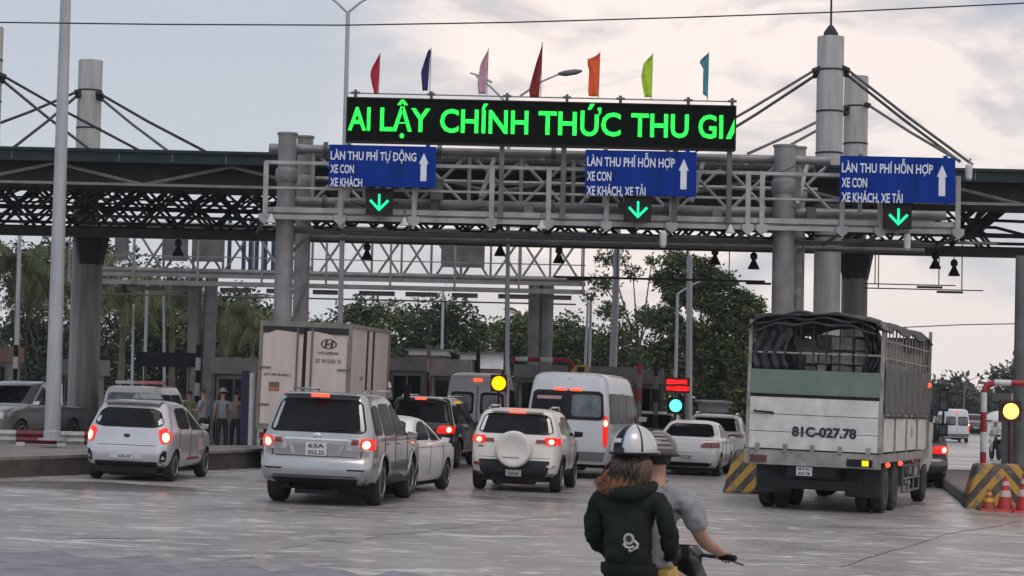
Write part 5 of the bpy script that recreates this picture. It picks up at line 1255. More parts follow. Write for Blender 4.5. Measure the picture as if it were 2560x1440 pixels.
# ------------------------------------------------------------------ concrete island noses with chevrons
def chevron_mat():
    m = bpy.data.materials.new('chevron_paint'); m.use_nodes = True; t = m.node_tree; b = t.nodes['Principled BSDF']; b.inputs['Roughness'].default_value = .65
    tc = t.nodes.new('ShaderNodeTexCoord'); sp = t.nodes.new('ShaderNodeSeparateXYZ'); t.links.new(tc.outputs['Object'], sp.inputs[0])
    ab = t.nodes.new('ShaderNodeMath'); ab.operation = 'ABSOLUTE'; t.links.new(sp.outputs[0], ab.inputs[0])
    ad = t.nodes.new('ShaderNodeMath'); ad.operation = 'MULTIPLY_ADD'; ad.inputs[1].default_value = 1.15; t.links.new(ab.outputs[0], ad.inputs[0]); t.links.new(sp.outputs[2], ad.inputs[2])
    ml = t.nodes.new('ShaderNodeMath'); ml.operation = 'MULTIPLY'; ml.inputs[1].default_value = 2.3; t.links.new(ad.outputs[0], ml.inputs[0])
    fr = t.nodes.new('ShaderNodeMath'); fr.operation = 'FRACT'; t.links.new(ml.outputs[0], fr.inputs[0])
    gt = t.nodes.new('ShaderNodeMath'); gt.operation = 'GREATER_THAN'; gt.inputs[1].default_value = .5; t.links.new(fr.outputs[0], gt.inputs[0])
    n = t.nodes.new('ShaderNodeTexNoise'); n.inputs['Scale'].default_value = 5; n.inputs['Detail'].default_value = 7; t.links.new(tc.outputs['Object'], n.inputs['Vector'])
    mx = t.nodes.new('ShaderNodeMixRGB'); mx.inputs[1].default_value = (.03, .026, .022, 1); mx.inputs[2].default_value = (.36, .20, .02, 1); t.links.new(gt.outputs[0], mx.inputs[0])
    dr = t.nodes.new('ShaderNodeMixRGB'); dr.inputs[2].default_value = (.12, .10, .085, 1); t.links.new(mx.outputs[0], dr.inputs[1])
    r = t.nodes.new('ShaderNodeMapRange'); r.inputs[1].default_value = .5; r.inputs[2].default_value = .72; t.links.new(n.outputs['Fac'], r.inputs[0]); t.links.new(r.outputs[0], dr.inputs[0])
    t.links.new(dr.outputs[0], b.inputs['Base Color']); return m
CHEV = chevron_mat()
def nose(px, Y, h, yaw, label, back):
    p = GP(px, Y); t = thing('island_nose', label, 'barrier', (p.x, Y, p.z)); t.rotation_euler = (0, 0, math.radians(-yaw))
    mb = MB(); w0, w1 = .78, .52
    mb.hexa([(-w0, 0, 0), (w0, 0, 0), (w0, 1.6, 0), (-w0, 1.6, 0)], [(-w1, .32, h), (w1, .32, h), (w1, 1.6, h), (-w1, 1.6, h)])
    o = mb.build('block', CHEV, t, False, None); md = o.modifiers.new('b', 'BEVEL'); md.width = .06; md.segments = 2; evaluate(o)
    # island itself runs back behind the nose
    isl = thing('island_kerb', 'low concrete island behind the ' + ('left' if px < 2000 else 'right') + ' striped nose', 'traffic island', (p.x, Y, p.z)); isl.rotation_euler = t.rotation_euler
    mb = MB(); mb.box(-.7, .7, 1.62, back, 0, .26); o = mb.build('kerb', M['concrete'], isl, False, None); md = o.modifiers.new('b', 'BEVEL'); md.width = .03; evaluate(o)
    return t
nose(1893, 46, .95, 9, 'black and yellow striped concrete nose left of the cargo truck', 18)
nose(2506, 43.6, .92, 9, 'black and yellow striped concrete nose at the right picture edge', 18)
# ------------------------------------------------------------------ cones
def cone(px, Y, h, r, m1, m2, label, dz=0):
    p = GP(px, Y); t = thing('traffic_cone', label, 'traffic cone', (p.x, Y, p.z + dz), 'traffic cones in front of the right nose')
    mb = MB(); mb.hexa([(-r * 1.5, -r * 1.5, 0), (r * 1.5, -r * 1.5, 0), (r * 1.5, r * 1.5, 0), (-r * 1.5, r * 1.5, 0)], [(-r * 1.4, -r * 1.4, .05), (r * 1.4, -r * 1.4, .05), (r * 1.4, r * 1.4, .05), (-r * 1.4, r * 1.4, .05)]); mb.build('base', m1, t, False)
    mb = MB(); mb.lathe([(r, .05), (r * .2, h), (r * .08, h + .01)], n=20); mb.build('cone_body', m1, t, False)
    for a, b in ((.42, .60), (.74, .86)):
        mb = MB(); ra = r + (r * .2 - r) * ((h * a - .05) / (h - .05)) + .005; rb = r + (r * .2 - r) * ((h * b - .05) / (h - .05)) + .005; mb.lathe([(ra, h * a), (rb, h * b)], n=20); mb.build('reflective_band', m2, t, False)
orange = mat('cone_orange', (.42, .03, .03), .5, 0, .15, 6); wb = mat('cone_band', (.55, .42, .40), .4); yel = mat('bollard_yellow', (.50, .33, .02), .5)
cone(2513, 42.9, .72, .17, orange, wb, 'orange cone with pale bands in front of the right nose, left of two')
cone(2560, 42.7, .80, .18, orange, wb, 'orange cone cut by the right picture edge')
cone(2472, 42.9, .44, .15, mat('small_cone_red', (.30, .04, .02), .5), yel, 'small dark red cone with yellow bands at the nose corner')
# ------------------------------------------------------------------ red and white height frames
def striped(pts, r, t, nm, seg=.42, start=0, ms=None):
    """pipe painted in alternating bands; each band a child"""
    ms = ms or (M['red'], M['wpaint']); k = start
    for a, b in zip(pts, pts[1:]):
        a = Vector(a); b = Vector(b); L_ = (b - a).length; n = max(1, round(L_ / seg))
        for i in range(n):
            mb = MB(); mb.tube([a.lerp(b, i / n), a.lerp(b, (i + 1) / n)], r, 12); mb.build(nm, ms[k % 2], t, True, 40); k += 1
def bent_frame(x0, x1, ytop, Y, label, z_bot=.26, r=.07, base=None):
    a = P(x0, ytop, Y); b = P(x1, ytop + (x1 - x0) * .0227, Y); gzz = gz(a.x)
    t = thing('height_frame', label, 'height frame', (a.x, Y, gzz), 'red and white pipe frames on the islands')
    z = a.z; c = .22
    pts = [(a.x, Y, gzz + z_bot), (a.x, Y, z - c)]; striped(pts, r, t, 'post_band', .42, 1)
    mb = MB(); mb.tube([(a.x, Y, z - c), (a.x + .06, Y, z - .06), (a.x + c, Y, z)], r, 12); mb.build('corner', M['red'], t, True, 40)
    striped([(a.x + c, Y, z), (b.x - c, Y, z)], r, t, 'beam_band', .4, 1)
    mb = MB(); mb.tube([(b.x - c, Y, z), (b.x - .06, Y, z - .06), (b.x, Y, z - c)], r, 12); mb.build('corner', M['red'], t, True, 40)
    striped([(b.x, Y, z - c), (b.x, Y, gzz + z_bot)], r, t, 'post_band', .42, 0)
    return t
bent_frame(1270, 1432, 897, 62, 'red and white pipe frame between the two white vans', 0)
bent_frame(2460, 2760, 956, 46.2, 'red and white pipe frame on the right island, leaving the picture')
# striped upright marker posts
def marker(px, y0, y1, Y, label, r=.055, ms=None, wd=False):
    a = P(px, y0, Y); g = GP(px, Y); t = thing('marker_post', label, 'post', g, 'striped upright posts of the toll islands')
    striped([g, (g.x, Y, a.z)], r, t, 'band', .38, 0, ms or (M['wpaint'], M['black']))
for px, y0, Y, lb, ms in [(32, 862, 66, 'striped post at the far left above the pickup roof', None), (232, 868, 63.5, 'striped post left of the taxi roof, by the round column', None), (489, 862, 63, 'striped post behind the men beside the twin grey legs', None),
                      (1066, 862, 66, 'red striped post at the booth right of the box truck', (M['booth'], M['red'])), (1190, 872, 70, 'dark post in front of the white added blocks', (M['black'], M['black'])),
                      (1594, 905, 60, 'red and pale striped post beside the booth above the tall white van', (M['booth'], M['red'])), (1636, 908, 61, 'thin striped post left of the red text display', (M['booth'], M['black'])), (2128, 0, 0, '', None)]:
    if Y: marker(px, y0, 0, Y, lb, .075, ms)
# ------------------------------------------------------------------ traffic signals on posts
def signal(px, py, Y, lampm, label, dia=.34, red=False):
    c = P(px, py, Y); g = GP(px, Y); t = thing('traffic_signal', label, 'traffic light', g)
    mb = MB(); mb.box(c.x - .23, c.x + .23, Y, Y + .2, c.z - .24, c.z + .24); mb.build('housing', mat('signal_housing_red', (.05, .006, .006), .5) if red else M['black'], t)
    mb = MB(); mb.lathe([(dia / 2, -.02), (dia / 2 * .8, -.045), (.02, -.055)], (c.x, Y, c.z), 'Y', 24); mb.build('lamp', lampm, t)
    mb = MB(); n = 14; g2 = []
    for k in range(n + 1):
        a = PI * k / n; g2.append([(c.x + (dia / 2 + .03) * math.cos(a), Y - .012, c.z + (dia / 2 + .03) * math.sin(a)), (c.x + (dia / 2 + .03) * math.cos(a), Y - .16, c.z + (dia / 2 + .03) * math.sin(a))])
    mb.grid(g2); v = mb.build('hood', M['black'], t, True, 50, False); md = v.modifiers.new('s', 'SOLIDIFY'); md.thickness = .008; evaluate(v)
    mb = MB(); mb.tube([(g.x, Y + .1, g.z), (c.x, Y + .1, c.z - .24)], .045, 10); mb.build('pole', mat('dark_red_pole', (.05, .012, .014), .5), t)
    return t, c
signal(1247, 958, 58, M['amber'], 'amber signal lamp in a dark red box left of the tall white van', .40, True)
signal(2527, 1028, 46.6, M['amber2'], 'bright orange signal lamp on a post at the right picture edge', .36, True)
t, c = signal(1689, 1014, 60, M['green_l'], 'green signal lamp under the red text display', .36)
mb = MB(); dz = P(1693, 963, 60); mb.box(dz.x - .36, dz.x + .36, 59.95, 60.15, dz.z - .22, dz.z + .22)
d = thing('red_text_display', 'small red led text display above the green signal', 'display', (dz.x, 60, dz.z - .2)); mb.build('housing', mat('display_red_glow', (.10, .004, .004), .5), d)
random.seed(5)
for r in (.095, -.095):
    x = dz.x - .31
    while x < dz.x + .28:
        w = random.uniform(.03, .07); h = random.uniform(.05, .075); mb = MB(); mb.box(x, x + w, 59.935, 59.948, dz.z + r - h, dz.z + r + h); mb.build('letter_cell', M['ledred'], d); x += w + .008
mb = MB(); mb.tube([(dz.x - .04, 60.1, c.z + .25), (dz.x - .04, 60.1, dz.z - .22)], .04, 8); mb.build('pole', M['black'], d)
# ------------------------------------------------------------------ light poles
def light_pole(px0, py0, px1, py1, Y, r0, r1, label, arms=(), base=0.0, m='lamp_pole', grp='light poles around the toll plaza', z0=None):
    a = P(px0, py0, Y); b = P(px1, py1, Y); zg = gz(a.x) + base if z0 is None else z0
    f = (zg - b.z) / (a.z - b.z); g = b.lerp(a, f); g.z = zg
    t = thing('light_pole', label, 'light pole', g, grp)
    mb = MB(); mb.tube([g, b], [r0, r1], 14); mb.build('pole', M[m], t, smooth=50)
    if r0 > .1: mb = MB(); mb.lathe([(r0 + .15, zg), (r0 + .15, zg + .04), (r0 + .02, zg + .05), (r0 + .02, zg + .2), (r0, zg + .22)], (g.x, g.y, 0), n=12); mb.build('base_flange', M[m], t)
    for (tx, ty, head, sag) in arms:
        e = P(tx, ty, Y); mb = MB(); s = b if sag is None else P(*sag, Y)
        mid = s.lerp(e, .55) + Vector((0, 0, .12 * abs(e.x - s.x) * .5)); mb.tube([s, mid, e], [.035, .03, .025], 8); ar = mb.build('arm', M[m], t)
        if head:
            d_ = 1 if e.x > s.x else -1; mb = MB()
            mb.tube([e + Vector((-.05 * d_, 0, -.01)), e + Vector((.15 * d_, 0, .01)), e + Vector((.45 * d_, 0, .06)), e + Vector((head * d_, 0, .09))], [.04, .085, .08, .03], 10); mb.build('lamp_head', M['steel_m'], t)
    return t
light_pole(130, 1110, 166, -60, 46.2, .175, .115, 'tall grey light pole nearest the camera, on the left island', base=.56)
light_pole(850, 822, 870, 30, 53.5, .075, .055, 'slim pole with forked top at the left end of the LED board', arms=((820, -10, 0, (869, 32)), (925, -8, 0, (869, 32))))
light_pole(1268, 900, 1272, 262, 58.2, .07, .05, 'double armed street lamp standing behind the LED board', arms=((1190, 190, 0, (1272, 262)), (1175, 182, 0, (1230, 206)), (1400, 184, .62, (1300, 240))))
light_pole(1105, 860, 1108, 720, 92, .075, .06, 'pale pole in front of the dark round tree')
light_pole(1533, 905, 1545, 560, 66, .14, .10, 'pale grey pole rising before the feathery tree')
light_pole(1722, 1000, 1724, 640, 68, .12, .09, 'tall pale pole right of the red text display')
light_pole(1689, 940, 1694, 735, 72, .075, .05, 'short pole with slanting arm next to the tall pale pole', arms=((1760, 700, 0, (1694, 735)),))
light_pole(1462, 930, 1470, 755, 70, .05, .04, 'thin leaning pole above the tall white van, left one')
light_pole(1473, 935, 1477, 755, 69, .06, .05, 'thin straight pole above the tall white van, right one')
light_pole(42, 870, 50, 565, 74, .085, .07, 'pale pole at far left against the palms')
light_pole(362, 930, 368, 700, 80, .07, .06, 'pale pole behind the white van with light bar')
light_pole(411, 960, 409, 735, 78, .06, .05, 'pale pole right of the palm crown')
light_pole(242, 940, 248, 640, 66, .06, .055, 'pale pole directly right of the round left column')
light_pole(330, 960, 334, 760, 82, .06, .05, 'thin pole left of the dark display board')
light_pole(2549, 1090, 2556, 640, 47.5, .16, .15, 'thick brown pole at the right picture edge', m='steel_m', z0=.1)
light_pole(1264, 900, 1267, 700, 66, .06, .05, 'dark slim pole left of the twin legs at picture centre', m='steel_d')
# far street lamp with curved arm, right
light_pole(2408, 1075, 2412, 955, 200, .12, .08, 'far curved street lamp behind the truck cab', arms=((2500, 930, 0, (2412, 955)),), m='steel_m')
# ------------------------------------------------------------------ overhead wires
def wire(pts, Y, label, r=.011):
    ps = [P(x, y, Y) for x, y in pts]; t = thing('overhead_wire', label, 'wire', ps[0], 'wires overhead')
    mb = MB(); out = []
    for a, b in zip(ps, ps[1:]):
        for k in range(6): out.append(a.lerp(b, k / 6))
    out.append(ps[-1]); mb.tube(out, r, 5); mb.build('cable', M['steel_d'], t)
wire([(-400, 50), (0, 56), (400, 61), (860, 63), (1280, 56), (1700, 44), (2100, 30), (2560, 8), (2900, -10)], 30, 'thin wire crossing the sky above the LED board')
wire([(2180, 822), (2400, 812), (2560, 809), (2800, 805)], 120, 'faint far wire right of the cargo truck', .03)
# ------------------------------------------------------------------ toll booths
def booth(x0, x1, ytop, yfas, ybot, Y, label, dep=2.2, mm=None, open_=True, win=True):
    a = P(x0, ytop, Y); b = P(x1, ytop, Y); g = gz(a.x); zt = P((x0 + x1) / 2, ytop, Y).z; zfs = P((x0 + x1) / 2, yfas, Y).z
    t = thing('toll_booth', label, 'toll booth', ((a.x + b.x) / 2, Y, g), 'toll booths under the canopy')
    m_ = mm or M['booth']; mb = MB(); mb.box(a.x, b.x, Y, Y + dep, zfs, zt); mb.build('fascia', m_, t)
    w = (b.x - a.x) * .10
    mb = MB(); mb.box(a.x + w, b.x - w, Y + .3, Y + dep - .3, g, zfs - .004); mb.build('cabin', mat('cabin_panel', (.20, .205, .21), .5, 0, .2), t)
    if win:
        mb = MB(); mb.box(a.x + w * 1.6, b.x - w * 1.6, Y + .27, Y + .297, g + 1.25, zfs - .15); f = mb.build('window', M['glass'], t)
        mb = MB(); xm = (a.x + b.x) / 2; mb.box(xm - .03, xm + .03, Y + .25, Y + .268, g + 1.25, zfs - .15); mb.build('window_frame', M['steel_m'], f)
    for x in (a.x + .06, b.x - .06): mb = MB(); mb.box(x - .05, x + .05, Y + .05, Y + .15, g, zfs - .003); mb.build('corner_post', M['steel_m'], t)
booth(148, 242, 898, 938, 1000, 66, 'grey toll booth seen between the light pole and the round column')
booth(-30, 22, 865, 905, 1000, 68, 'reddish brown booth cut by the left picture edge', mm=mat('booth_brown', (.15, .085, .065), .6))
booth(528, 640, 894, 935, 1000, 61, 'grey toll booth between the standing men and the box truck')
booth(968, 1068, 893, 927, 1000, 64, 'grey toll booth right of the box truck with dark window')
booth(1074, 1178, 898, 940, 1000, 68.5, 'grey booth above the pale van')
booth(1285, 1420, 912, 945, 1000, 70, 'dark booth under the centre red and white frame', mm=M['steel_m'])
booth(1478, 1592, 917, 957, 1000, 63.5, 'grey toll booth above the roof of the tall white van')
booth(1598, 1662, 925, 960, 1000, 66, 'narrow grey booth left of the red text display')
booth(2528, 2700, 985, 1005, 1100, 57, 'pale pinkish booth pillar at the right picture edge', mm=mat('booth_pink', (.33, .28, .27), .6))
# yellow barrier housing, dark board, blue cabinet
a = P(1424, 912, 60); t = thing('barrier_machine', 'yellow boom barrier head above the tall white van', 'barrier machine', (a.x, 60, gz(a.x)))
mb = MB(); b = P(1470, 912, 60); mb.hexa([(a.x, 60, a.z - .28), (b.x, 60, a.z - .28), (b.x, 60.5, a.z - .28), (a.x, 60.5, a.z - .28)], [(a.x + .2, 60, a.z), (b.x, 60, a.z), (b.x, 60.5, a.z), (a.x + .2, 60.5, a.z)]); mb.build('head', mat('barrier_yellow', (.42, .28, .03), .5), t)
mb = MB(); mb.box(a.x + .12, b.x - .02, 60.1, 60.45, gz(a.x), a.z - .284); mb.build('cabinet', M['steel_m'], t)
mb = MB(); mb.box(a.x + .22, b.x - .1, 59.97, 59.996, a.z - .2, a.z - .06); mb.build('panel', M['black'], t)
a = P(340, 881, 68); b = P(496, 915, 68); t = thing('dark_display_board', 'unlit dark blue display board on posts above the taxi hatchback', 'display board', ((a.x + b.x) / 2, 68, gz(a.x)))
mb = MB(); zm_ = P(418, 881, 68).z; zl_ = P(418, 917, 68).z; mb.box(a.x, b.x, 68, 68.25, zl_, zm_); mb.build('panel', mat('dark_navy_panel', (.008, .012, .025), .5, spec=.2), t)
for f in (.15, .85): x = a.x + (b.x - a.x) * f; mb = MB(); mb.tube([(x, 68.1, gz(x)), (x, 68.1, zl_)], .05, 8); mb.build('post', M['steel_m'], t)
a = XZ(606, 58.5, 2.2); t = thing('blue_cabinet', 'tall dark blue cabinet beside the box truck', 'cabinet', GP(612, 58.5)); z0 = gz(a.x)
mb = MB(); mb.box(a.x, a.x + .22, 58.3, 58.8, z0, 2.45); mb.build('body', mat('cabinet_blue', (.006, .014, .05), .5), t)
mb = MB(); mb.box(a.x + .222, a.x + .32, 58.32, 58.78, z0, 2.4); mb.build('side_panel', M['wpaint'], t)
# ------------------------------------------------------------------ white blocks added for bright patches behind the booths, and a fence panel
Y = 86
for (x0, x1, y0, y1, lb) in [(1022, 1120, 868, 893, 'white added block left of the two dark posts behind the booths'), (1150, 1192, 878, 905, 'small white added block between two dark posts'), (1196, 1258, 876, 936, 'bright white added block left of the centre pipe frame'), (1768, 1822, 1000, 1040, 'pale fence panel between the trees and the striped nose'), ]:
    a = P(x0, y0, Y); b = P(x1, y0 + (x1 - x0) * .0227, Y); zb_ = P(x0, y1, Y).z
    t = thing('pale_block', lb, 'shed', ((a.x + b.x) / 2, Y, 0)); mb = MB(); mb.box(a.x, b.x, Y, Y + 4, zb_ + (a.z - zb_) * .25, a.z - .14); mb.build('wall', mat('bright_white_block', (.85, .86, .88), .5) if x0 < 1700 else M['steel'], t)
    mb = MB(); mb.hexa([(a.x - .15, Y - .3, a.z - .134), (b.x + .15, Y - .3, a.z - .134), (b.x + .15, Y + 4.2, a.z - .1), (a.x - .15, Y + 4.2, a.z - .1)], [(a.x - .15, Y - .3, a.z - .06), (b.x + .15, Y - .3, a.z - .06), (b.x + .15, Y + 4.2, a.z), (a.x - .15, Y + 4.2, a.z)]); mb.build('roof', M['steel_m'], t)
    mb = MB(); mb.box(a.x + .1, b.x - .1, Y + .3, Y + 3.7, 0, zb_ + (a.z - zb_) * .25 - .004); mb.build('base', M['booth'], t)
    mb = MB(); mb.box(a.x + (b.x - a.x) * .3, a.x + (b.x - a.x) * .55, Y - .02, Y - .004, .3, zb_); mb.build('door', M['steel_m'], t)
# ------------------------------------------------------------------ guard rail on the left island
t = thing('guard_rail', 'red and white guard rail on the left island in front of the pickup', 'guard rail', GP(50, 50))
Yg = 47.2; x0 = GP(-200, Yg).x; x1 = GP(222, Yg).x; zc_ = P(100, 1093, Yg).z; k = 0; x = x0
while x < x1:
    e = min(x + .62 + .3 * (k % 2), x1); mb = MB(); mb.grid([[(x, Yg, zc_ - .15), (e, Yg, zc_ - .15)], [(x, Yg - .05, zc_ - .07), (e, Yg - .05, zc_ - .07)], [(x, Yg - .01, zc_), (e, Yg - .01, zc_)], [(x, Yg - .05, zc_ + .07), (e, Yg - .05, zc_ + .07)], [(x, Yg, zc_ + .15), (e, Yg, zc_ + .15)]])
    mb.build('rail_panel', mat('rail_red', (.13, .008, .014), .6, 0, .3, 3) if k % 2 else mat('rail_white', (.34, .33, .33), .6, 0, .25, 3), t, True, 30, False); x = e; k += 1
mb = MB(); mb.tube([(x0, Yg, zc_ - .28), (x1, Yg, zc_ - .28)], .035, 8); mb.build('lower_rail', M['wpaint'], t)
for i in range(5): x = x0 + .4 + i * .93; mb = MB(); mb.box(x - .05, x + .05, Yg + .02, Yg + .1, ISZ - .02, zc_ + .14); mb.box(x - .1, x + .1, Yg - .02, Yg + .2, ISZ - .01, ISZ + .12); mb.build('post', M['wpaint'], t)

# ------------------------------------------------------------------ vegetation
def leaf_mat(name, c, c2):
    m = mat(name, c, .65, 0, .2, .9, col2=c2, spec=.2)
    b = m.node_tree.nodes['Principled BSDF']; b.inputs['Transmission Weight'].default_value = 0.0
    return m
LG = leaf_mat('leaf_green', (.075, .120, .045), (.036, .062, .026)); LD = leaf_mat('leaf_dark', (.030, .050, .026), (.014, .024, .014)); LY_ = leaf_mat('leaf_olive', (.12, .13, .045), (.05, .062, .022)); LF = leaf_mat('leaf_far', (.065, .08, .065), (.04, .05, .045))
BARK = mat('bark', (.10, .085, .07), .9, 0, .3, 4, .5); BARKP = mat('palm_bark', (.17, .15, .12), .9, 0, .3, 3, .4)
def crown_mesh(blobs, n, size, seed, flat=.5, hang=0.0):
    rnd = random.Random(seed); mb = MB(); tot = sum(b[3] * b[4] * b[5] for b in blobs)
    # each blob becomes many leafy twigs, a twig is a spray of leaf faces
    for b in blobs:
        k = max(4, int(n * (b[3] * b[4] * b[5]) ** .75 / sum((q[3] * q[4] * q[5]) ** .75 for q in blobs) / 7))
        for _ in range(k):
            u = rnd.random() ** .45; th = rnd.uniform(0, 2 * PI); ph = math.acos(rnd.uniform(-1, 1))
            wob = 1 + .28 * math.sin(3 * th + b[0]) * math.sin(2 * ph + b[2])
            c = Vector((b[0] + b[3] * u * wob * math.sin(ph) * math.cos(th), b[1] + b[4] * u * wob * math.sin(ph) * math.sin(th), b[2] + b[5] * u * wob * math.cos(ph)))
            mi = 0 if rnd.random() < .55 else (1 if rnd.random() < .6 else 2)
            mb.cm = mi; d = Vector((rnd.gauss(0, 1), rnd.gauss(0, 1), rnd.gauss(0, .6) - hang)).normalized()
            for q in range(7):
                s = size * rnd.uniform(.6, 1.3); p = c + d * (q - 3) * size * .55 + Vector((rnd.gauss(0, 1), rnd.gauss(0, 1), rnd.gauss(0, 1))) * size * .35
                a = (d + Vector((rnd.gauss(0, .7), rnd.gauss(0, .7), rnd.gauss(0, .5) - hang * .5))).normalized(); w = a.cross(Vector((rnd.gauss(0, 1), rnd.gauss(0, 1), rnd.gauss(0, 1)))).normalized()
                mb.add([p - a * s * .6, p + w * s * .3, p + a * s * .7, p - w * s * .3], [(0, 1, 2, 3)])
    return mb
def tree(name, label, x, Y, h, blobs, n, size, mats, seed, group=None, trunk=True, hang=0, tr=.16):
    """blobs relative to the base: (x, y, z, rx, ry, rz)"""
    z = gz(x); t = thing(name, label, 'tree', (x, Y, z), group)
    if trunk:
        rnd = random.Random(seed + 50); mb = MB(); top = Vector((rnd.uniform(-.3, .3), 0, h * .62))
        mb.tube([(0, 0, -.1), (.05, 0, h * .2), top * .7, top], [tr * 1.3, tr, tr * .75, tr * .45], 9)
        for b in blobs[:9]:
            st = Vector((0, 0, h * .25)).lerp(top, rnd.uniform(.3, .95)); e = Vector((b[0], b[1], b[2])); mid = st.lerp(e, .5) + Vector((0, 0, -.15 * abs(e.x - st.x)))
            mb.tube([st, mid, e, e + Vector((b[3] * .5 * rnd.uniform(-1, 1), 0, b[5] * .6))], [tr * .42, tr * .28, tr * .16, tr * .05], 6)
        mb.build('trunk', BARK, t, False, 60)
    cm = crown_mesh(blobs, n, size, seed, hang=hang); cm.build('crown', list(mats), t, False, None, False)
    return t
def auto_blobs(w, h, z0, n, seed, depth=1.0, rs=.3):
    r = random.Random(seed); out = []
    for i in range(n):
        f = r.random(); zz = z0 + (h - z0) * (.12 + .76 * f); lim = w / 2 * math.sqrt(max(.05, 1 - ((f - .4) / .72) ** 2)); q = rs * (h - z0) * r.uniform(.45, 1.0)
        out.append((r.uniform(-1, 1) * max(.1, lim - q * .6), r.uniform(-1, 1) * w * .3 * depth, zz, q * 1.15, q, q * r.uniform(.6, .85)))
    return out
def wt(px, Y): return GP(px, Y).x
grp = 'trees along the plaza behind the toll booths'
def ztop_(px, py, Y): return P(px, py, Y).z - gz(GP(px, Y).x)
# centre line of trees : px, top y, Y, px width, seed, label
TR = [(905, 742, 108, 210, 'bushy tree behind the box truck, crown right of the slim forked pole', (LG, LD, LY_)), (1010, 745, 112, 190, 'light green broad tree left of the dark round one', (LG, LG, LY_)), (1105, 728, 104, 150, 'dark round tree behind the pale pole', (LD, LD, LG)),
      (1195, 790, 110, 200, 'low green tree left of the centre twin legs', (LG, LD, LY_)), (1300, 785, 118, 170, 'low tree directly behind the centre twin legs', (LG, LY_, LD)), (1400, 768, 110, 190, 'tree with ragged top just right of the centre twin legs', (LG, LD, LD)),
      (790, 800, 112, 170, 'low tree behind the top of the box truck', (LD, LG, LD)), (640, 765, 100, 190, 'olive green tree left of the twin gantry legs', (LY_, LG, LD)), (1490, 820, 120, 160, 'dim tree below the feathery crown', (LD, LG, LD)),
      (1835, 740, 125, 260, 'broad dark tree behind the front of the cargo truck', (LG, LD, LD)), (1900, 860, 100, 150, 'low olive shrub tree next to the truck tailgate', (LY_, LG, LD))]
for i, (px, py, Y, wpx, lb, ms) in enumerate(TR):
    x = wt(px, Y); h = ztop_(px, py, Y); w = wpx * Y / FPX
    tree('broadleaf_tree', lb, x, Y, h, auto_blobs(w, h, h * .04, 26, i + 11, rs=.28), 12000, .20, ms, i + 1, grp)
# tall lacy tree right of centre with gaps, and its darker neighbour
Y = 100; x = wt(1600, Y); h = ztop_(1600, 612, Y)
bl = [(-1.6, 0, h * .93, .8, .8, .45), (-1.9, 0, h * .80, .8, .8, .5), (-1.5, .3, h * .66, .9, .9, .5), (-.5, 0, h * .86, .5, .6, .3), (.4, 0, h * .92, .5, .5, .3), (-.9, 0, h * .55, 1.0, .9, .55), (.3, 0, h * .62, .9, .9, .45), (-1.9, 0, h * .48, .9, .9, .5), (-.3, 0, h * .40, 1.3, 1, .7), (-1.6, 0, h * .3, 1.2, 1, .7), (.5, 0, h * .26, 1.4, 1, .8), (-.6, 0, h * .12, 1.6, 1.2, .8), (-2.6, 0, h * .72, .45, .4, .25), (-2.7, 0, h * .55, .5, .4, .2)]
tree('feathery_tree', 'tall feathery tree with see-through crown left of the tall pale pole', x, Y, h * .95, bl, 9500, .15, (LG, LD, LY_), 71, None, hang=.6)
Y = 102; x = wt(1745, Y); h = ztop_(1745, 622, Y)
bl = [(-1.0, 0, h * .93, 1.0, .9, .5), (.1, 0, h * .90, .8, .8, .5), (1.1, 0, h * .84, .8, .8, .4), (1.9, 0, h * .76, .7, .8, .35), (2.7, 0, h * .72, .5, .5, .25), (-.9, 0, h * .76, 1.2, 1, .6), (.5, 0, h * .72, 1.2, 1, .6), (1.6, 0, h * .62, 1.2, 1, .55), (2.8, 0, h * .58, .9, .8, .4), (-.6, 0, h * .55, 1.5, 1.1, .8), (1.0, 0, h * .48, 1.6, 1.2, .8), (2.6, 0, h * .42, 1.2, 1, .7), (-.4, 0, h * .33, 1.7, 1.3, .9), (1.4, 0, h * .28, 1.8, 1.3, .9), (.3, 0, h * .14, 2.2, 1.4, .9), (2.6, 0, h * .18, 1.4, 1.2, .8), (-1.9, 0, h * .64, 1.1, 1, .6), (-2.1, 0, h * .45, 1.3, 1.1, .8), (2.2, 0, h * .68, 1.0, 1, .5), (3.3, 0, h * .5, 1.0, .9, .6), (.2, .3, h * .82, 1.3, 1, .6), (-1.6, .3, h * .84, .9, .9, .5)]
tree('broadleaf_tree', 'tallest dense green tree right of the feathery one, reaching the canopy beam', x, Y, h * .95, bl, 52000, .17, (LG, LD, LY_), 72, grp)
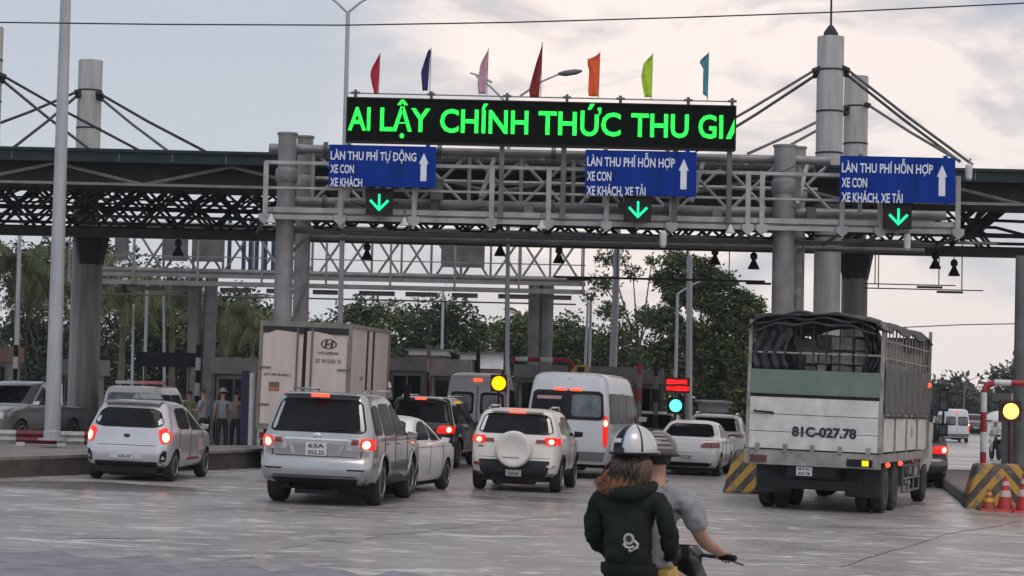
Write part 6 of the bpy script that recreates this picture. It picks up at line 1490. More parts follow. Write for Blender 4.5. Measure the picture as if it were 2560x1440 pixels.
# left : dense dark trees and coconut palms
for i, (px, py, Y, wpx, lb) in enumerate([(60, 590, 108, 330, 'dark dense tree at the far left behind the tall light pole'), (230, 600, 112, 300, 'dark dense tree behind the round left column'), (400, 660, 106, 240, 'dark tree behind the dark display board'), (540, 700, 104, 210, 'dark tree between the twin rear legs and the booth')]):
    x = wt(px, Y); h = ztop_(px, py, Y); w = wpx * Y / FPX
    tree('broadleaf_tree', lb, x, Y, h, auto_blobs(w, h, h * .03, 24, i + 31, rs=.26), 10000, .21, (LD, LD, LG), 80 + i, grp)
def palm_proto(h=6.0, nf=22, seed=1, droop=1.0, L_=2.6):
    t = thing('coconut_palm', 'palm', 'palm tree'); rnd = random.Random(seed)
    mb = MB(); mb.tube([(0, 0, 0), (.12, 0, h * .3), (.05, 0, h * .7), (0, 0, h)], [.19, .15, .12, .11], 10); mb.build('trunk', BARKP, t, False, 60)
    mb = MB()
    for k in range(nf):
        az = 2 * PI * k / nf + rnd.uniform(-.2, .2); el_ = rnd.uniform(-.3, 1.15); pts = []
        for j in range(9):
            f = j / 8; r = L_ * f * math.cos(el_ * (1 - .4 * f)); z = h + L_ * f * math.sin(el_) * .8 - droop * 1.6 * f * f * (1.0 if el_ < .6 else .75)
            pts.append(Vector((r * math.cos(az), r * math.sin(az), z)))
        mb.cm = 0 if k % 3 else 2; mb.tube(pts, [.035, .03, .028, .025, .02, .018, .014, .01, .006], 4)
        for j in range(26):
            f = .12 + .88 * j / 25; i0 = min(7, int(f * 8)); p = pts[i0].lerp(pts[i0 + 1], f * 8 - i0); d = (pts[i0 + 1] - pts[i0]).normalized()
            for s in (-1, 1):
                side = d.cross(Vector((0, 0, 1))).normalized() * s; ln = .55 * math.sin(PI * min(1, f * .9 + .12)) + .1
                tip = p + side * ln * .62 + d * ln * .35 + Vector((0, 0, -ln * .75 * droop)); w = d * .035
                mb.cm = rnd.choice((0, 2, 1, 2)); mb.add([p - w, p + w, tip + w * .2, tip - w * .2], [(0, 1, 2, 3)])
    mb.build('crown', [LG, LD, leaf_mat('palm_leaf', (.13, .135, .055), (.055, .062, .028))], t, False, None, False); return t
PALMP = leaf_mat('palm_leaf', (.13, .135, .055), (.055, .062, .028))
PALMS = [(30, 640, 84, 1.0, 0, 'palm at the far left edge, crown behind the pale pole'), (118, 700, 86, .9, 1.1, 'palm half hidden by the tall grey light pole'), (300, 735, 83, 1.0, 2.0, 'drooping palm right of the round left column'), (420, 720, 86, .95, .7, 'palm whose fronds hang behind the pale poles'), (560, 760, 84, 1.0, 3.0, 'olive palm right of the twin rear legs'), (625, 800, 90, .8, 1.6, 'small palm just left of the twin gantry legs'), (195, 650, 88, 1.05, 2.6, 'palm crown beside the top of the round left column')]
base = palm_proto()
for i, (px, py, Y, sc_l, rot, lb) in enumerate(PALMS):
    o = base if i == 0 else copy_tree(base); x = wt(px, Y); h = ztop_(px, py, Y)
    o.location = (x, Y, gz(x)); o.scale = (sc_l, sc_l, h / 6.0 * .97); o.rotation_euler = (0, 0, rot); o['label'] = lb; o['group'] = 'coconut palms on the left'
# little palm tops over the centre tree line
for i, (px, py, lb) in enumerate([(1215, 800, 'far palm top left of the centre twin legs'), (905, 760, 'far palm rising over the bushy tree'), (1300, 770, 'far palm top at the centre twin legs')]):
    o = copy_tree(base); Y = 130; x = wt(px, Y); h = ztop_(px, py, Y); o.location = (x, Y, gz(x)); o.scale = (.6, .6, h / 6.0 * .9); o['label'] = lb; o['group'] = 'far palms'
# far right grey trees
for i, (px, py, Y, wpx, lb) in enumerate([(2385, 928, 230, 95, 'far grey tree with flat top right of the truck cab'), (2330, 985, 240, 110, 'far grey tree hidden by the cargo truck'), (2450, 985, 260, 120, 'far low grey trees behind the right frame'), (2520, 915, 190, 110, 'dark tree with airy twigs at the right edge'), (2570, 1000, 210, 120, 'low dark tree cut by the right edge'), (2250, 990, 230, 130, 'far grey tree behind the truck cargo')]):
    x = wt(px, Y); h = ztop_(px, py, Y); w = wpx * Y / FPX
    tree('far_tree', lb, x, Y, h, auto_blobs(w, h, h * .05, 14, i + 61, rs=.3), 2200 if px != 2520 else 1100, .5, (LF, LF, LD), 90 + i, 'far trees at the right')
# hedge of low growth behind everything : reads as one mass
mb = crown_mesh([(wt(px, 135) - 0, 135, 1.6 + .9 * math.sin(px * .03) + 1.0, 3.0, 2.0, 2.4) for px in range(-100, 2100, 70)], 15000, .45, 5)
o = mb.build('undergrowth', [LD, LG, LD], None, False, None, False); structure(o, 'stuff'); 
mb = crown_mesh([(wt(px, 300), 300, 1.8, 5.0, 3.0, 3.0 + 1.0 * math.sin(px * .05)) for px in range(1900, 2800, 60)], 7000, .9, 6)
o = mb.build('far_wood', [LF, LF, LD], None, False, None, False); structure(o, 'stuff')
# plants on the right island
random.seed(8)
for i, (px, Y, lb) in enumerate([(2512, 48.2, 'leafy green plant at the foot of the orange signal'), (2545, 47.4, 'light green potted plant at the right edge'), (2488, 49, 'small green plant left of the orange signal post')]):
    p = GP(px, Y); t = thing('island_plant', lb, 'plant', (p.x, Y, p.z + .26), 'plants on the right island'); mb = MB()
    for k in range(26):
        a = random.uniform(0, 2 * PI); r = random.uniform(.15, .34); h = random.uniform(.15, .42); mb.cm = k % 2
        d = Vector((math.cos(a), math.sin(a), 0)); w = d.cross(Vector((0, 0, 1))) * .035
        q0 = d * .03; q1 = d * r * .5 + Vector((0, 0, h)); q2 = d * r + Vector((0, 0, h * .75)); mb.add([q0 - w * .3, q0 + w * .3, q1 + w, q1 - w], [(0, 1, 2, 3)]); mb.add([q1 - w, q1 + w, q2], [(0, 1, 2)])
    mb.build('leaves', [leaf_mat('plant_leaf', (.16, .20, .05), (.07, .11, .03)), LG], t, False, None, False)
# ------------------------------------------------------------------ people
SKIN = mat('skin', (.36, .20, .14), .55, 0, .1, 6)
def skinned(name, J, E_, m, parent, sub=1, root='pelvis', smoothf=0):
    """one continuous surface grown round a skeleton; J = name: (x, y, z, radius[, radius2])"""
    names = list(J); idx = {n: i for i, n in enumerate(names)}
    me = bpy.data.meshes.new(name); me.from_pydata([J[n][:3] for n in names], [(idx[a], idx[b]) for a, b in E_], [])
    o = bpy.data.objects.new(name, me); COL.objects.link(o)
    md = o.modifiers.new('k', 'SKIN'); md.use_smooth_shade = True; md.branch_smoothing = .3
    if not me.skin_vertices:
        bm = bmesh.new(); bm.from_mesh(me); bm.verts.layers.skin.verify(); bm.to_mesh(me); bm.free()
    sv = me.skin_vertices[0].data
    for n in names:
        r = J[n][3]; r2 = J[n][4] if len(J[n]) > 4 else r
        sv[idx[n]].radius = (r, r2); sv[idx[n]].use_root = (n == root or (root not in idx and idx[n] == 0))
    s = o.modifiers.new('s', 'SUBSURF'); s.levels = s.render_levels = sub + 1
    evaluate(o)
    if len(o.data.materials) == 0: o.data.materials.append(m)
    else: o.data.materials[0] = m
    o.data.polygons.foreach_set('use_smooth', [True] * len(o.data.polygons)); o.data.update()
    o.parent = parent; return o
def chain(J, E_, names, pts, start):
    prev = start
    for n, p in zip(names, pts): J[n] = p; E_.append((prev, n)); prev = n
def hand(J, E_, side, w, d, up, lat, curl=.9, sc=1.0):
    """five fingers from wrist joint w: d = pointing direction, lat = towards the little finger, up = back of the hand"""
    W_ = Vector(J[w][:3]); d = Vector(d).normalized(); up = Vector(up).normalized(); lat = Vector(lat).normalized()
    pc = W_ + d * .045 * sc; J[side + 'palm'] = (*pc, .028 * sc, .020 * sc); E_.append((w, side + 'palm'))
    k1 = W_ + d * .085 * sc; J[side + 'knuckle'] = (*k1, .030 * sc, .016 * sc); E_.append((side + 'palm', side + 'knuckle'))
    for i, (off, ln) in enumerate(((-.030, .9), (-.010, 1.05), (.011, .98), (.030, .78))):
        a = k1 + lat * off * sc + d * .012 * sc
        b = a + (d * math.cos(curl * .7) - up * math.sin(curl * .7)) * .032 * ln * sc
        c = b + (d * math.cos(curl * 1.7) - up * math.sin(curl * 1.7)) * .026 * ln * sc
        e_ = c + (d * math.cos(curl * 2.6) - up * math.sin(curl * 2.6)) * .018 * ln * sc
        chain(J, E_, [side + 'f%d%d' % (i, q) for q in range(4)], [(*a, .0095 * sc), (*b, .009 * sc), (*c, .0085 * sc), (*e_, .007 * sc)], side + 'knuckle')
    a = W_ + d * .03 * sc - lat * .030 * sc - up * .006; b = a + (d * .7 - lat * .5 - up * .5).normalized() * .032 * sc; c = b + (d * .8 + lat * .1 - up * .7).normalized() * .026 * sc
    chain(J, E_, [side + 't%d' % q for q in range(3)], [(*a, .012 * sc), (*b, .0105 * sc), (*c, .009 * sc)], side + 'palm')
def face(body_parent, c, r, fwd, hair=None):
    """simple nose, ears and hair as children; c head centre, fwd facing vector in local axes"""
    f = Vector(fwd).normalized(); s_ = f.cross(Vector((0, 0, 1))).normalized()
    C_ = Vector(c); mb = MB()
    mb.tube([C_ + f * r * .88 + Vector((0, 0, .02)), C_ + f * r * 1.12 + Vector((0, 0, -.015)), C_ + f * r * .9 + Vector((0, 0, -.025))], [.008, .016, .010], 8); mb.build('nose', SKIN, body_parent, False, 60)
    for q in (-1, 1):
        mb = MB(); mb.ball(C_ + s_ * q * r * .93 + Vector((0, 0, 0)), .016, .022, .032, 8, 6); mb.build('ear', SKIN, body_parent, False, 60)
        mb = MB(); mb.ball(C_ + f * r * .90 + s_ * q * r * .36 + Vector((0, 0, .018)), .014, .010, .009, 8, 6); mb.build('eye', M['ink'], body_parent, False, 60)
    mb = MB(); mb.ball(C_ + f * r * .88 + Vector((0, 0, -.055)), .024, .012, .007, 8, 6); mb.build('mouth', mat('lips', (.28, .08, .07), .5), body_parent, False, 60)
def dome(c, rx, ry, rz, lon0, lon1, lat0, lat1, off, nl=22, nt=10, th=.012):
    mb = MB(); g = []; g2 = []
    for i in range(nt + 1):
        la = lat0 + (lat1 - lat0) * i / nt; r = []; r2 = []
        for j in range(nl + 1):
            lo = lon0 + (lon1 - lon0) * j / nl
            for (L_, o) in ((r, off), (r2, off - th)):
                L_.append((c[0] + (rx + o) * math.cos(la) * math.sin(lo), c[1] - (ry + o) * math.cos(la) * math.cos(lo), c[2] + (rz + o) * math.sin(la)))
        g.append(r); g2.append(r2)
    mb.grid(g); h, w = len(g), len(g[0]); base = len(mb.v); mb.v += [p for r in g2 for p in r]
    def rim(ix):
        for a, b in zip(ix, ix[1:]): mb.f.append((a, b, b + base, a + base)); mb.m.append(0)
    rim(list(range(w)))
    if lon1 - lon0 < 6: rim([i * w for i in range(h)][::-1]); rim([i * w + w - 1 for i in range(h)]); rim([(h - 1) * w + j for j in range(w)][::-1])
    return mb
helm = mat('helmet_silver', (.47, .48, .50), .32, .35, .12, 3, coat=.6)
def folds(o, amt, scale=9, seed=0):
    """cloth wrinkles as real displacement"""
    tx = bpy.data.textures.new('fold', 'CLOUDS'); tx.noise_scale = .06; tx.noise_depth = 2
    tx2 = bpy.data.textures.new('fold2', 'MARBLE'); tx2.noise_scale = .16; tx2.turbulence = 6
    for t_, a in ((tx, amt), (tx2, amt * .7)):
        md = o.modifiers.new('d', 'DISPLACE'); md.texture = t_; md.strength = a; md.mid_level = .5; md.texture_coords = 'LOCAL'
    p = o.parent; o.parent = None; evaluate(o); o.parent = p
    o.data.polygons.foreach_set('use_smooth', [True] * len(o.data.polygons))
YAW = 27
ra = XZ(1573, 13.0, 1.2); RO = Vector((ra.x, 13.0, gz(ra.x)))
# --- passenger
pa = thing('person', 'woman on the back seat in a dark green jacket and silver helmet, long reddish hair', 'person', RO); pa.rotation_euler = (0, 0, math.radians(-YAW))
J = dict(pelvis=(0, 0, .86, .13, .11), waist=(0, .01, 1.02, .10, .08), chest=(0, .02, 1.22, .12, .085), upper=(0, .03, 1.37, .11, .07), neck=(0, .045, 1.49, .05), skull0=(0, .06, 1.60, .075, .085), skull1=(0, .065, 1.70, .085, .09))
E_ = [('pelvis', 'waist'), ('waist', 'chest'), ('chest', 'upper'), ('upper', 'neck'), ('neck', 'skull0'), ('skull0', 'skull1')]
for s, n in ((-1, 'l'), (1, 'r')):
    chain(J, E_, [n + 'sh', n + 'el', n + 'wr'], [(s * .165, .02, 1.375, .045), (s * .255, .05, 1.13, .036), (s * .16, .26, 1.0, .028)], 'upper')
    hand(J, E_, n, n + 'wr', (-s * .6, .8, .1), (0, 0, 1), (s * .8, .6, 0), .9)
    chain(J, E_, [n + 'hip', n + 'kn', n + 'an', n + 'to'], [(s * .10, .06, .84, .095), (s * .20, .44, .78, .062), (s * .22, .40, .40, .042), (s * .24, .58, .34, .035)], 'pelvis')
body = skinned('body', J, E_, SKIN, pa)
face(body, (0, .07, 1.64), .085, (0, 1, 0))
jk = mat('jacket_green', (.0085, .0145, .0105), .85, 0, .25, 7, .3, spec=.25)
J = dict(pelvis=(0, .0, .93, .175, .135), w2=(0, .0, 1.0, .165, .13), waist=(0, .0, 1.10, .165, .125), chest=(0, .01, 1.24, .185, .13), upper=(0, .02, 1.36, .165, .11), neck=(0, .035, 1.455, .085, .075))
E_ = [('pelvis', 'w2'), ('w2', 'waist'), ('waist', 'chest'), ('chest', 'upper'), ('upper', 'neck')]
for s, n in ((-1, 'l'), (1, 'r')):
    chain(J, E_, [n + 'sh', n + 'm', n + 'el', n + 'f', n + 'wr'], [(s * .185, .01, 1.375, .078), (s * .235, .02, 1.26, .074), (s * .262, .05, 1.12, .068), (s * .22, .16, 1.04, .055), (s * .165, .255, 1.005, .045)], 'upper')
jacket = skinned('jacket', J, E_, jk, pa, 2); folds(jacket, .034)
mb = MB(); mb.lathe([(.172, .905), (.180, .92), (.182, .95), (.178, .975)], (0, 0, 0), n=28, sy=.76); mb.build('jacket_hem', jk, pa, False, 50)
mb = MB(); # hood lying on the shoulders
pts = []
for k in range(15): a = PI * (1.12 * k / 14 - .06); pts.append((.14 * math.cos(a), .035 - .115 * math.sin(a), 1.455 - .045 * math.sin(a)))
mb.tube(pts, [.03 + .026 * math.sin(PI * k / 14) for k in range(15)], 10); h_ = mb.build('hood', jk, pa, False, 60)
# pale round motif low on the right of the back
def ring(cx, cz, r0, r1, y):
    mb = MB(); n = 22; vs = []
    for k in range(n):
        a = 2 * PI * k / n
        for r in (r0, r1): vs.append((cx + r * math.cos(a), y, cz + r * math.sin(a)))
    vs += [(v[0], v[1] + .006, v[2]) for v in vs]; m2 = 2 * n
    fs = []
    for k in range(n): a, b = 2 * k, 2 * ((k + 1) % n); fs += [(a, a + 1, b + 1, b), (a + 1, a + 1 + m2, b + 1 + m2, b + 1), (a, b, b + m2, a + m2)]
    mb.add(vs, fs); return mb
lg = mat('pale_print', (.42, .42, .38), .8)
yb = -.1455
ring(.062, 1.135, .022, .036, yb).build('motif', lg, jacket, False, None, False)
ring(.062, 1.135, .0, .0215, yb + .002).build('motif_centre', M['ink'], jacket, False, None, False)
mb = MB(); mb.tube([(.028, yb, 1.105), (.045, yb - .002, 1.085), (.075, yb - .002, 1.080), (.098, yb, 1.092)], .009, 6); mb.tube([(.098, yb + .004, 1.125), (.120, yb + .008, 1.105), (.118, yb + .008, 1.085), (.095, yb + .004, 1.075)], .010, 6); mb.tube([(.062, yb, 1.078), (.072, yb, 1.058), (.09, yb + .002, 1.068)], .008, 6)
mb.build('motif_tail', lg, jacket, False, 60)
J = dict(pelvis=(0, .02, .86, .165, .135), up=(0, .0, .95, .155, .12))
E_ = [('pelvis', 'up')]
for s, n in ((-1, 'l'), (1, 'r')): chain(J, E_, [n + 'hip', n + 'mid', n + 'kn', n + 'sh', n + 'an'], [(s * .11, .08, .84, .105), (s * .17, .26, .81, .09), (s * .21, .44, .78, .072), (s * .22, .42, .58, .055), (s * .225, .41, .43, .045)], 'pelvis')
skinned('trousers', J, E_, mat('dark_denim', (.012, .013, .022), .8, 0, .2, 8), pa)
for s in (-1, 1):
    mb = MB(); mb.ball((s * .235, .48, .345), .045, .12, .04); mb.build('shoe', M['black'], pa, False, 60)
# hair : loose strands blown to the left
random.seed(21)
hair = mat('hair_copper', (.26, .095, .032), .45, 0, .3, 9, col2=(.09, .034, .015)); hair2 = mat('hair_dark', (.03, .014, .010), .5, 0, .3, 20)
for grp_, n_, m_, nm in ((0, 220, hair2, 'hair'), (1, 420, hair, 'hair_ends')):
    mb = MB()
    for k in range(n_):
        a = random.uniform(-1.5, 1.35); x0 = .10 * math.sin(a); y0 = .05 - .10 * math.cos(a)
        ez = (1.40 + .045 * abs(a) + random.uniform(-.02, .03)) if grp_ else random.uniform(1.45, 1.53); ex = x0 * 1.25 + random.uniform(-.055, .02) - (.055 if grp_ else .015); ey = y0 - random.uniform(.035, .065)
        z0 = 1.64 if not grp_ else random.uniform(1.52, 1.585); f0 = 0 if not grp_ else .35
        pts = []
        for j in range(6):
            f = j / 5; pts.append((x0 + (ex - x0) * (f0 + (1 - f0) * f) ** 1.5 + .012 * math.sin(f * 7 + k), y0 + (ey - y0) * math.sin((f0 + (1 - f0) * f) * PI * .6), z0 + (ez - z0) * f))
        mb.tube(pts, [q * (.8 if not grp_ else .5) for q in (.010, .012, .013, .012, .009, .003)], 5)
    mb.build(nm, m_, pa, False, 60)
mb = MB(); g = []
for j in range(9):
    f = j / 8; z = 1.60 - .20 * f; w = .105 + .03 * math.sin(f * 3); cxx = -.055 * f ** 1.5
    g.append([(cxx + w * math.sin(a), .03 - .03 * f - (.085 + .01 * f) * math.cos(a), z - .02 * math.sin(a * 4)) for a in [-1.5 + 3.0 * k / 12 for k in range(13)]])
mb.grid(g); o = mb.build('hair_mass', mat('hair_mid', (.10, .042, .02), .5, 0, .3, 14, col2=(.03, .014, .009)), pa, False, 60, False); md = o.modifiers.new('s', 'SOLIDIFY'); md.thickness = .03
# helmet
hc = (0, .055, 1.675); hr = (.142, .160, .158)
hp = thing('helmet', 'x', 'x'); bpy.data.objects.remove(hp)
hm = dome(hc, *hr, -PI, PI, -.12, PI / 2 - .02, 0, 40, 12).build('helmet', helm, pa, False, 60)
dome(hc, *hr, -.62, -.12, -.05, 1.45, .004, 8, 12, .006).build('black_stripe', M['black'], hm, False, 60)
dome(hc, *hr, -.09, -.06, -.05, 1.45, .005, 2, 12, .006).build('blue_line', mat('pin_line', (.1, .2, .35), .4), hm, False, 60)
dome(hc, *hr, .78, .84, -.05, 1.3, .005, 2, 12, .006).build('side_line', M['black'], hm, False, 60)
dome(hc, *hr, -.58, -.16, .30, .46, .008, 6, 4, .006).build('logo_flash', M['wpaint'], hm, False, 60)
dome(hc, *hr, -.55, .0, -.09, .10, .008, 8, 4, .006).build('rear_vent', M['ink'], hm, False, 60)
mb = MB(); g = []
for j in range(25): a = 2 * PI * j / 24; g.append((hc[0] + (hr[0] + .004) * math.sin(a), hc[1] - (hr[1] + .004) * math.cos(a), hc[2] - .020))
mb.tube(g, .009, 6, False); mb.build('rim', M['black'], hm, False, 60)
for s in (-1, 1): mb = MB(); mb.tube([(s * .135, .06, 1.65), (s * .10, .10, 1.57), (0, .13, 1.53)], .006, 5); mb.build('strap', M['black'], hm, False)
# --- driver
dr = thing('person', 'scooter rider in a grey t-shirt with right hand on the handlebar, striped helmet', 'person', RO); dr.rotation_euler = (0, 0, math.radians(-YAW))
J = dict(pelvis=(0, .33, .86, .14, .12), waist=(.01, .34, 1.0, .11, .09), chest=(.015, .39, 1.2, .125, .09), upper=(.015, .42, 1.36, .12, .075), neck=(-.01, .455, 1.50, .055), skull0=(-.02, .475, 1.62, .07, .08), skull1=(-.02, .485, 1.71, .085, .095))
E_ = [('pelvis', 'waist'), ('waist', 'chest'), ('chest', 'upper'), ('upper', 'neck'), ('neck', 'skull0'), ('skull0', 'skull1')]
for s, n in ((-1, 'l'), (1, 'r')):
    chain(J, E_, [n + 'sh', n + 'ua', n + 'el', n + 'fa', n + 'wr'], [(s * .205, .40, 1.37, .062), (s * .255, .44, 1.22, .052), (s * .295, .53, 1.09, .047), (s * .305, .67, 1.045, .040), (s * .305, .79, 1.01, .027)], 'upper')
    hand(J, E_, n, n + 'wr', (0.02 * s, .95, -.10), (0, .1, 1), (s, 0, 0), .95, 1.05)
    chain(J, E_, [n + 'hip', n + 'kn', n + 'an', n + 'to'], [(s * .10, .40, .84, .10), (s * .17, .80, .74, .065), (s * .16, .78, .32, .045), (s * .17, .95, .27, .035)], 'pelvis')
body = skinned('body', J, E_, SKIN, dr); face(body, (-.02, .485, 1.66), .09, (0, 1, 0))
ts = mat('grey_tshirt', (.24, .245, .265), .85, 0, .1, 6, .2)
J = dict(pelvis=(0, .33, .86, .175, .145), waist=(.01, .34, 1.0, .175, .135), chest=(.015, .385, 1.2, .19, .13), upper=(.015, .415, 1.355, .175, .11), neck=(.0, .45, 1.445, .085, .075))
E_ = [('pelvis', 'waist'), ('waist', 'chest'), ('chest', 'upper'), ('upper', 'neck')]
for s, n in ((-1, 'l'), (1, 'r')): chain(J, E_, [n + 'sh', n + 'm', n + 'ua'], [(s * .215, .40, 1.375, .080), (s * .255, .43, 1.25, .082), (s * .278, .48, 1.15, .078)], 'upper')
tsh = skinned('tshirt', J, E_, ts, dr, 2); folds(tsh, .04)
J = dict(pelvis=(0, .35, .84, .165, .135), up=(0, .33, .93, .15, .12)); E_ = [('pelvis', 'up')]
for s, n in ((-1, 'l'), (1, 'r')): chain(J, E_, [n + 'hip', n + 'kn', n + 'an'], [(s * .11, .42, .83, .105), (s * .17, .80, .73, .078), (s * .165, .79, .40, .055)], 'pelvis')
skinned('trousers', J, E_, mat('dark_trousers', (.02, .02, .025), .8), dr)
for s in (-1, 1): mb = MB(); mb.ball((s * .17, .87, .29), .045, .12, .04); mb.build('shoe', M['black'], dr, False, 60)
hc = (-.02, .48, 1.655); hr = (.130, .150, .140)
hb = mat('helmet_brown', (.055, .048, .052), .35, .1, .2, 5, coat=.5)
hm = dome(hc, *hr, -PI, PI, -.12, PI / 2 - .02, 0, 40, 12).build('helmet', hb, dr, False, 60)
for k in range(4): dome(hc, *hr, .10, 1.25 - .1 * k, .18 + .22 * k, .27 + .22 * k, .005, 8, 3, .006).build('pale_stripe', mat('helmet_stripe', (.26, .24, .235), .4), hm, False, 60)
dome(hc, *hr, .1, .55, -.05, .08, .007, 6, 3, .006).build('logo_flash', M['wpaint'], hm, False, 60)
mb = MB(); mb.tube([(hc[0] + (hr[0] + .004) * math.sin(2 * PI * j / 24), hc[1] - (hr[1] + .004) * math.cos(2 * PI * j / 24), hc[2] - .018) for j in range(25)], .009, 6, False); mb.build('rim', M['black'], hm, False, 60)
hd = mat('hair_black', (.012, .010, .010), .6)
dome((-.02, .48, 1.64), .102, .118, .10, -1.5, 1.5, -.65, .1, 0, 14, 6).build('hair', hd, dr, False, 60)
# --- scooter
sc_t = thing('scooter', 'dark scooter carrying the two riders, mostly below the picture edge', 'motor scooter', RO); sc_t.rotation_euler = (0, 0, math.radians(-YAW))
bl = paint('scooter_black', (.012, .012, .014), .1, .25)
for y in (-.28, 1.08):
    h = bpy.data.objects.new('wheel', None); COL.objects.link(h); h.parent = sc_t; h.location = (0, y, .26)
    mb = MB(); mb.lathe([(.17, -.045), (.23, -.05), (.26, -.025), (.26, .025), (.23, .05), (.17, .045)], n=26); mb.v = [(v[2], v[0], v[1]) for v in mb.v]; mb.build('tyre', M['rubber'], h, False, 50)
    mb = MB(); mb.lathe([(.175, -.03), (.17, .03), (.05, .04), (.04, -.04)], n=20); mb.v = [(v[2], v[0], v[1]) for v in mb.v]; mb.build('rim', M['rim'], h, False, 50)
mb = MB(); sec = [(-.45, .10, .62, .76), (-.2, .16, .45, .78), (.15, .16, .38, .76), (.45, .13, .36, .72), (.55, .10, .34, .40), (.85, .10, .34, .40)]
g = [[(w * math.cos(a), y, (z0 + z1) / 2 + (z1 - z0) / 2 * math.sin(a)) for a in [2 * PI * k / 14 for k in range(15)]] for y, w, z0, z1 in sec]; mb.grid(g); mb.build('rear_body', bl, sc_t, False, 50)
mb = MB(); g = [[(w * math.cos(a), y + .02 * math.sin(a), z + h * math.sin(a)) for a in [2 * PI * k / 14 for k in range(15)]] for y, w, z, h in ((-.4, .12, .79, .03), (-.1, .16, .80, .045), (.3, .15, .78, .04), (.52, .08, .76, .03))]; mb.grid(g); mb.build('seat', M['black'], sc_t, False, 50)
mb = MB(); g = [[(w * math.cos(a), y + .07 * math.sin(a), z) for a in [2 * PI * k / 16 for k in range(17)]] for z, y, w in ((.30, .95, .09), (.45, .92, .17), (.65, .93, .20), (.82, .95, .16), (.92, .93, .12), (1.0, .92, .13), (1.035, .93, .09))]; mb.grid(g); mb.build('front_fairing', bl, sc_t, False, 50)
mb = MB(); mb.tube([(-.36, .86, .975), (-.2, .90, .975), (0, .93, .985), (.2, .90, .975), (.36, .86, .975)], .013, 8); hbar = mb.build('handlebar', M['steel_d'], sc_t, False, 50)
for s in (-1, 1):
    mb = MB(); mb.tube([(s * .26, .885, .975), (s * .385, .85, .975)], .020, 10); mb.build('grip', M['black'], hbar, False, 50)
    mb = MB(); mb.tube([(s * .22, .93, .965), (s * .30, .945, .955), (s * .42, .90, .93)], .007, 6); mb.build('brake_lever', M['steel_m'], hbar, False, 50)
    if s < 0: mb = MB(); mb.tube([(s * .18, .9, .99), (s * .20, .92, 1.06), (s * .26, .9, 1.10)], .006, 6); mb.ball((s * .29, .885, 1.10), .05, .012, .032); mb.build('mirror', M['black'], hbar, False, 50)
mb = MB(); mb.tube([(0, 1.0, .9), (0, 1.08, .26)], .03, 8); mb.build('fork', M['steel_m'], sc_t, False)
mb = MB(); mb.tube([(.11, -.4, .26), (.13, .15, .24)], [.05, .035], 10); mb.build('exhaust', M['steel_d'], sc_t, False)
mb = MB(); mb.box(-.09, .09, -.52, -.5, .45, .60); mb.build('number_plate', M['plate'], sc_t, False)
bg_ = thing('bag', 'small yellow and black bag wedged between the riders', 'bag', RO); bg_.rotation_euler = (0, 0, math.radians(-YAW))
mb = MB(); mb.hexa([(.14, .10, .80), (.24, .10, .80), (.24, .26, .80), (.14, .26, .80)], [(.16, .10, .93), (.22, .10, .93), (.22, .26, .95), (.16, .26, .95)]); o = mb.build('bag_body', mat('bag_yellow', (.50, .34, .08), .6, 0, .2, 8), bg_, False)
mb = MB(); mb.prism([(.17, .83), (.215, .83), (.195, .90)], .094, .0985); mb.build('bag_patch', M['ink'], bg_, False, None)

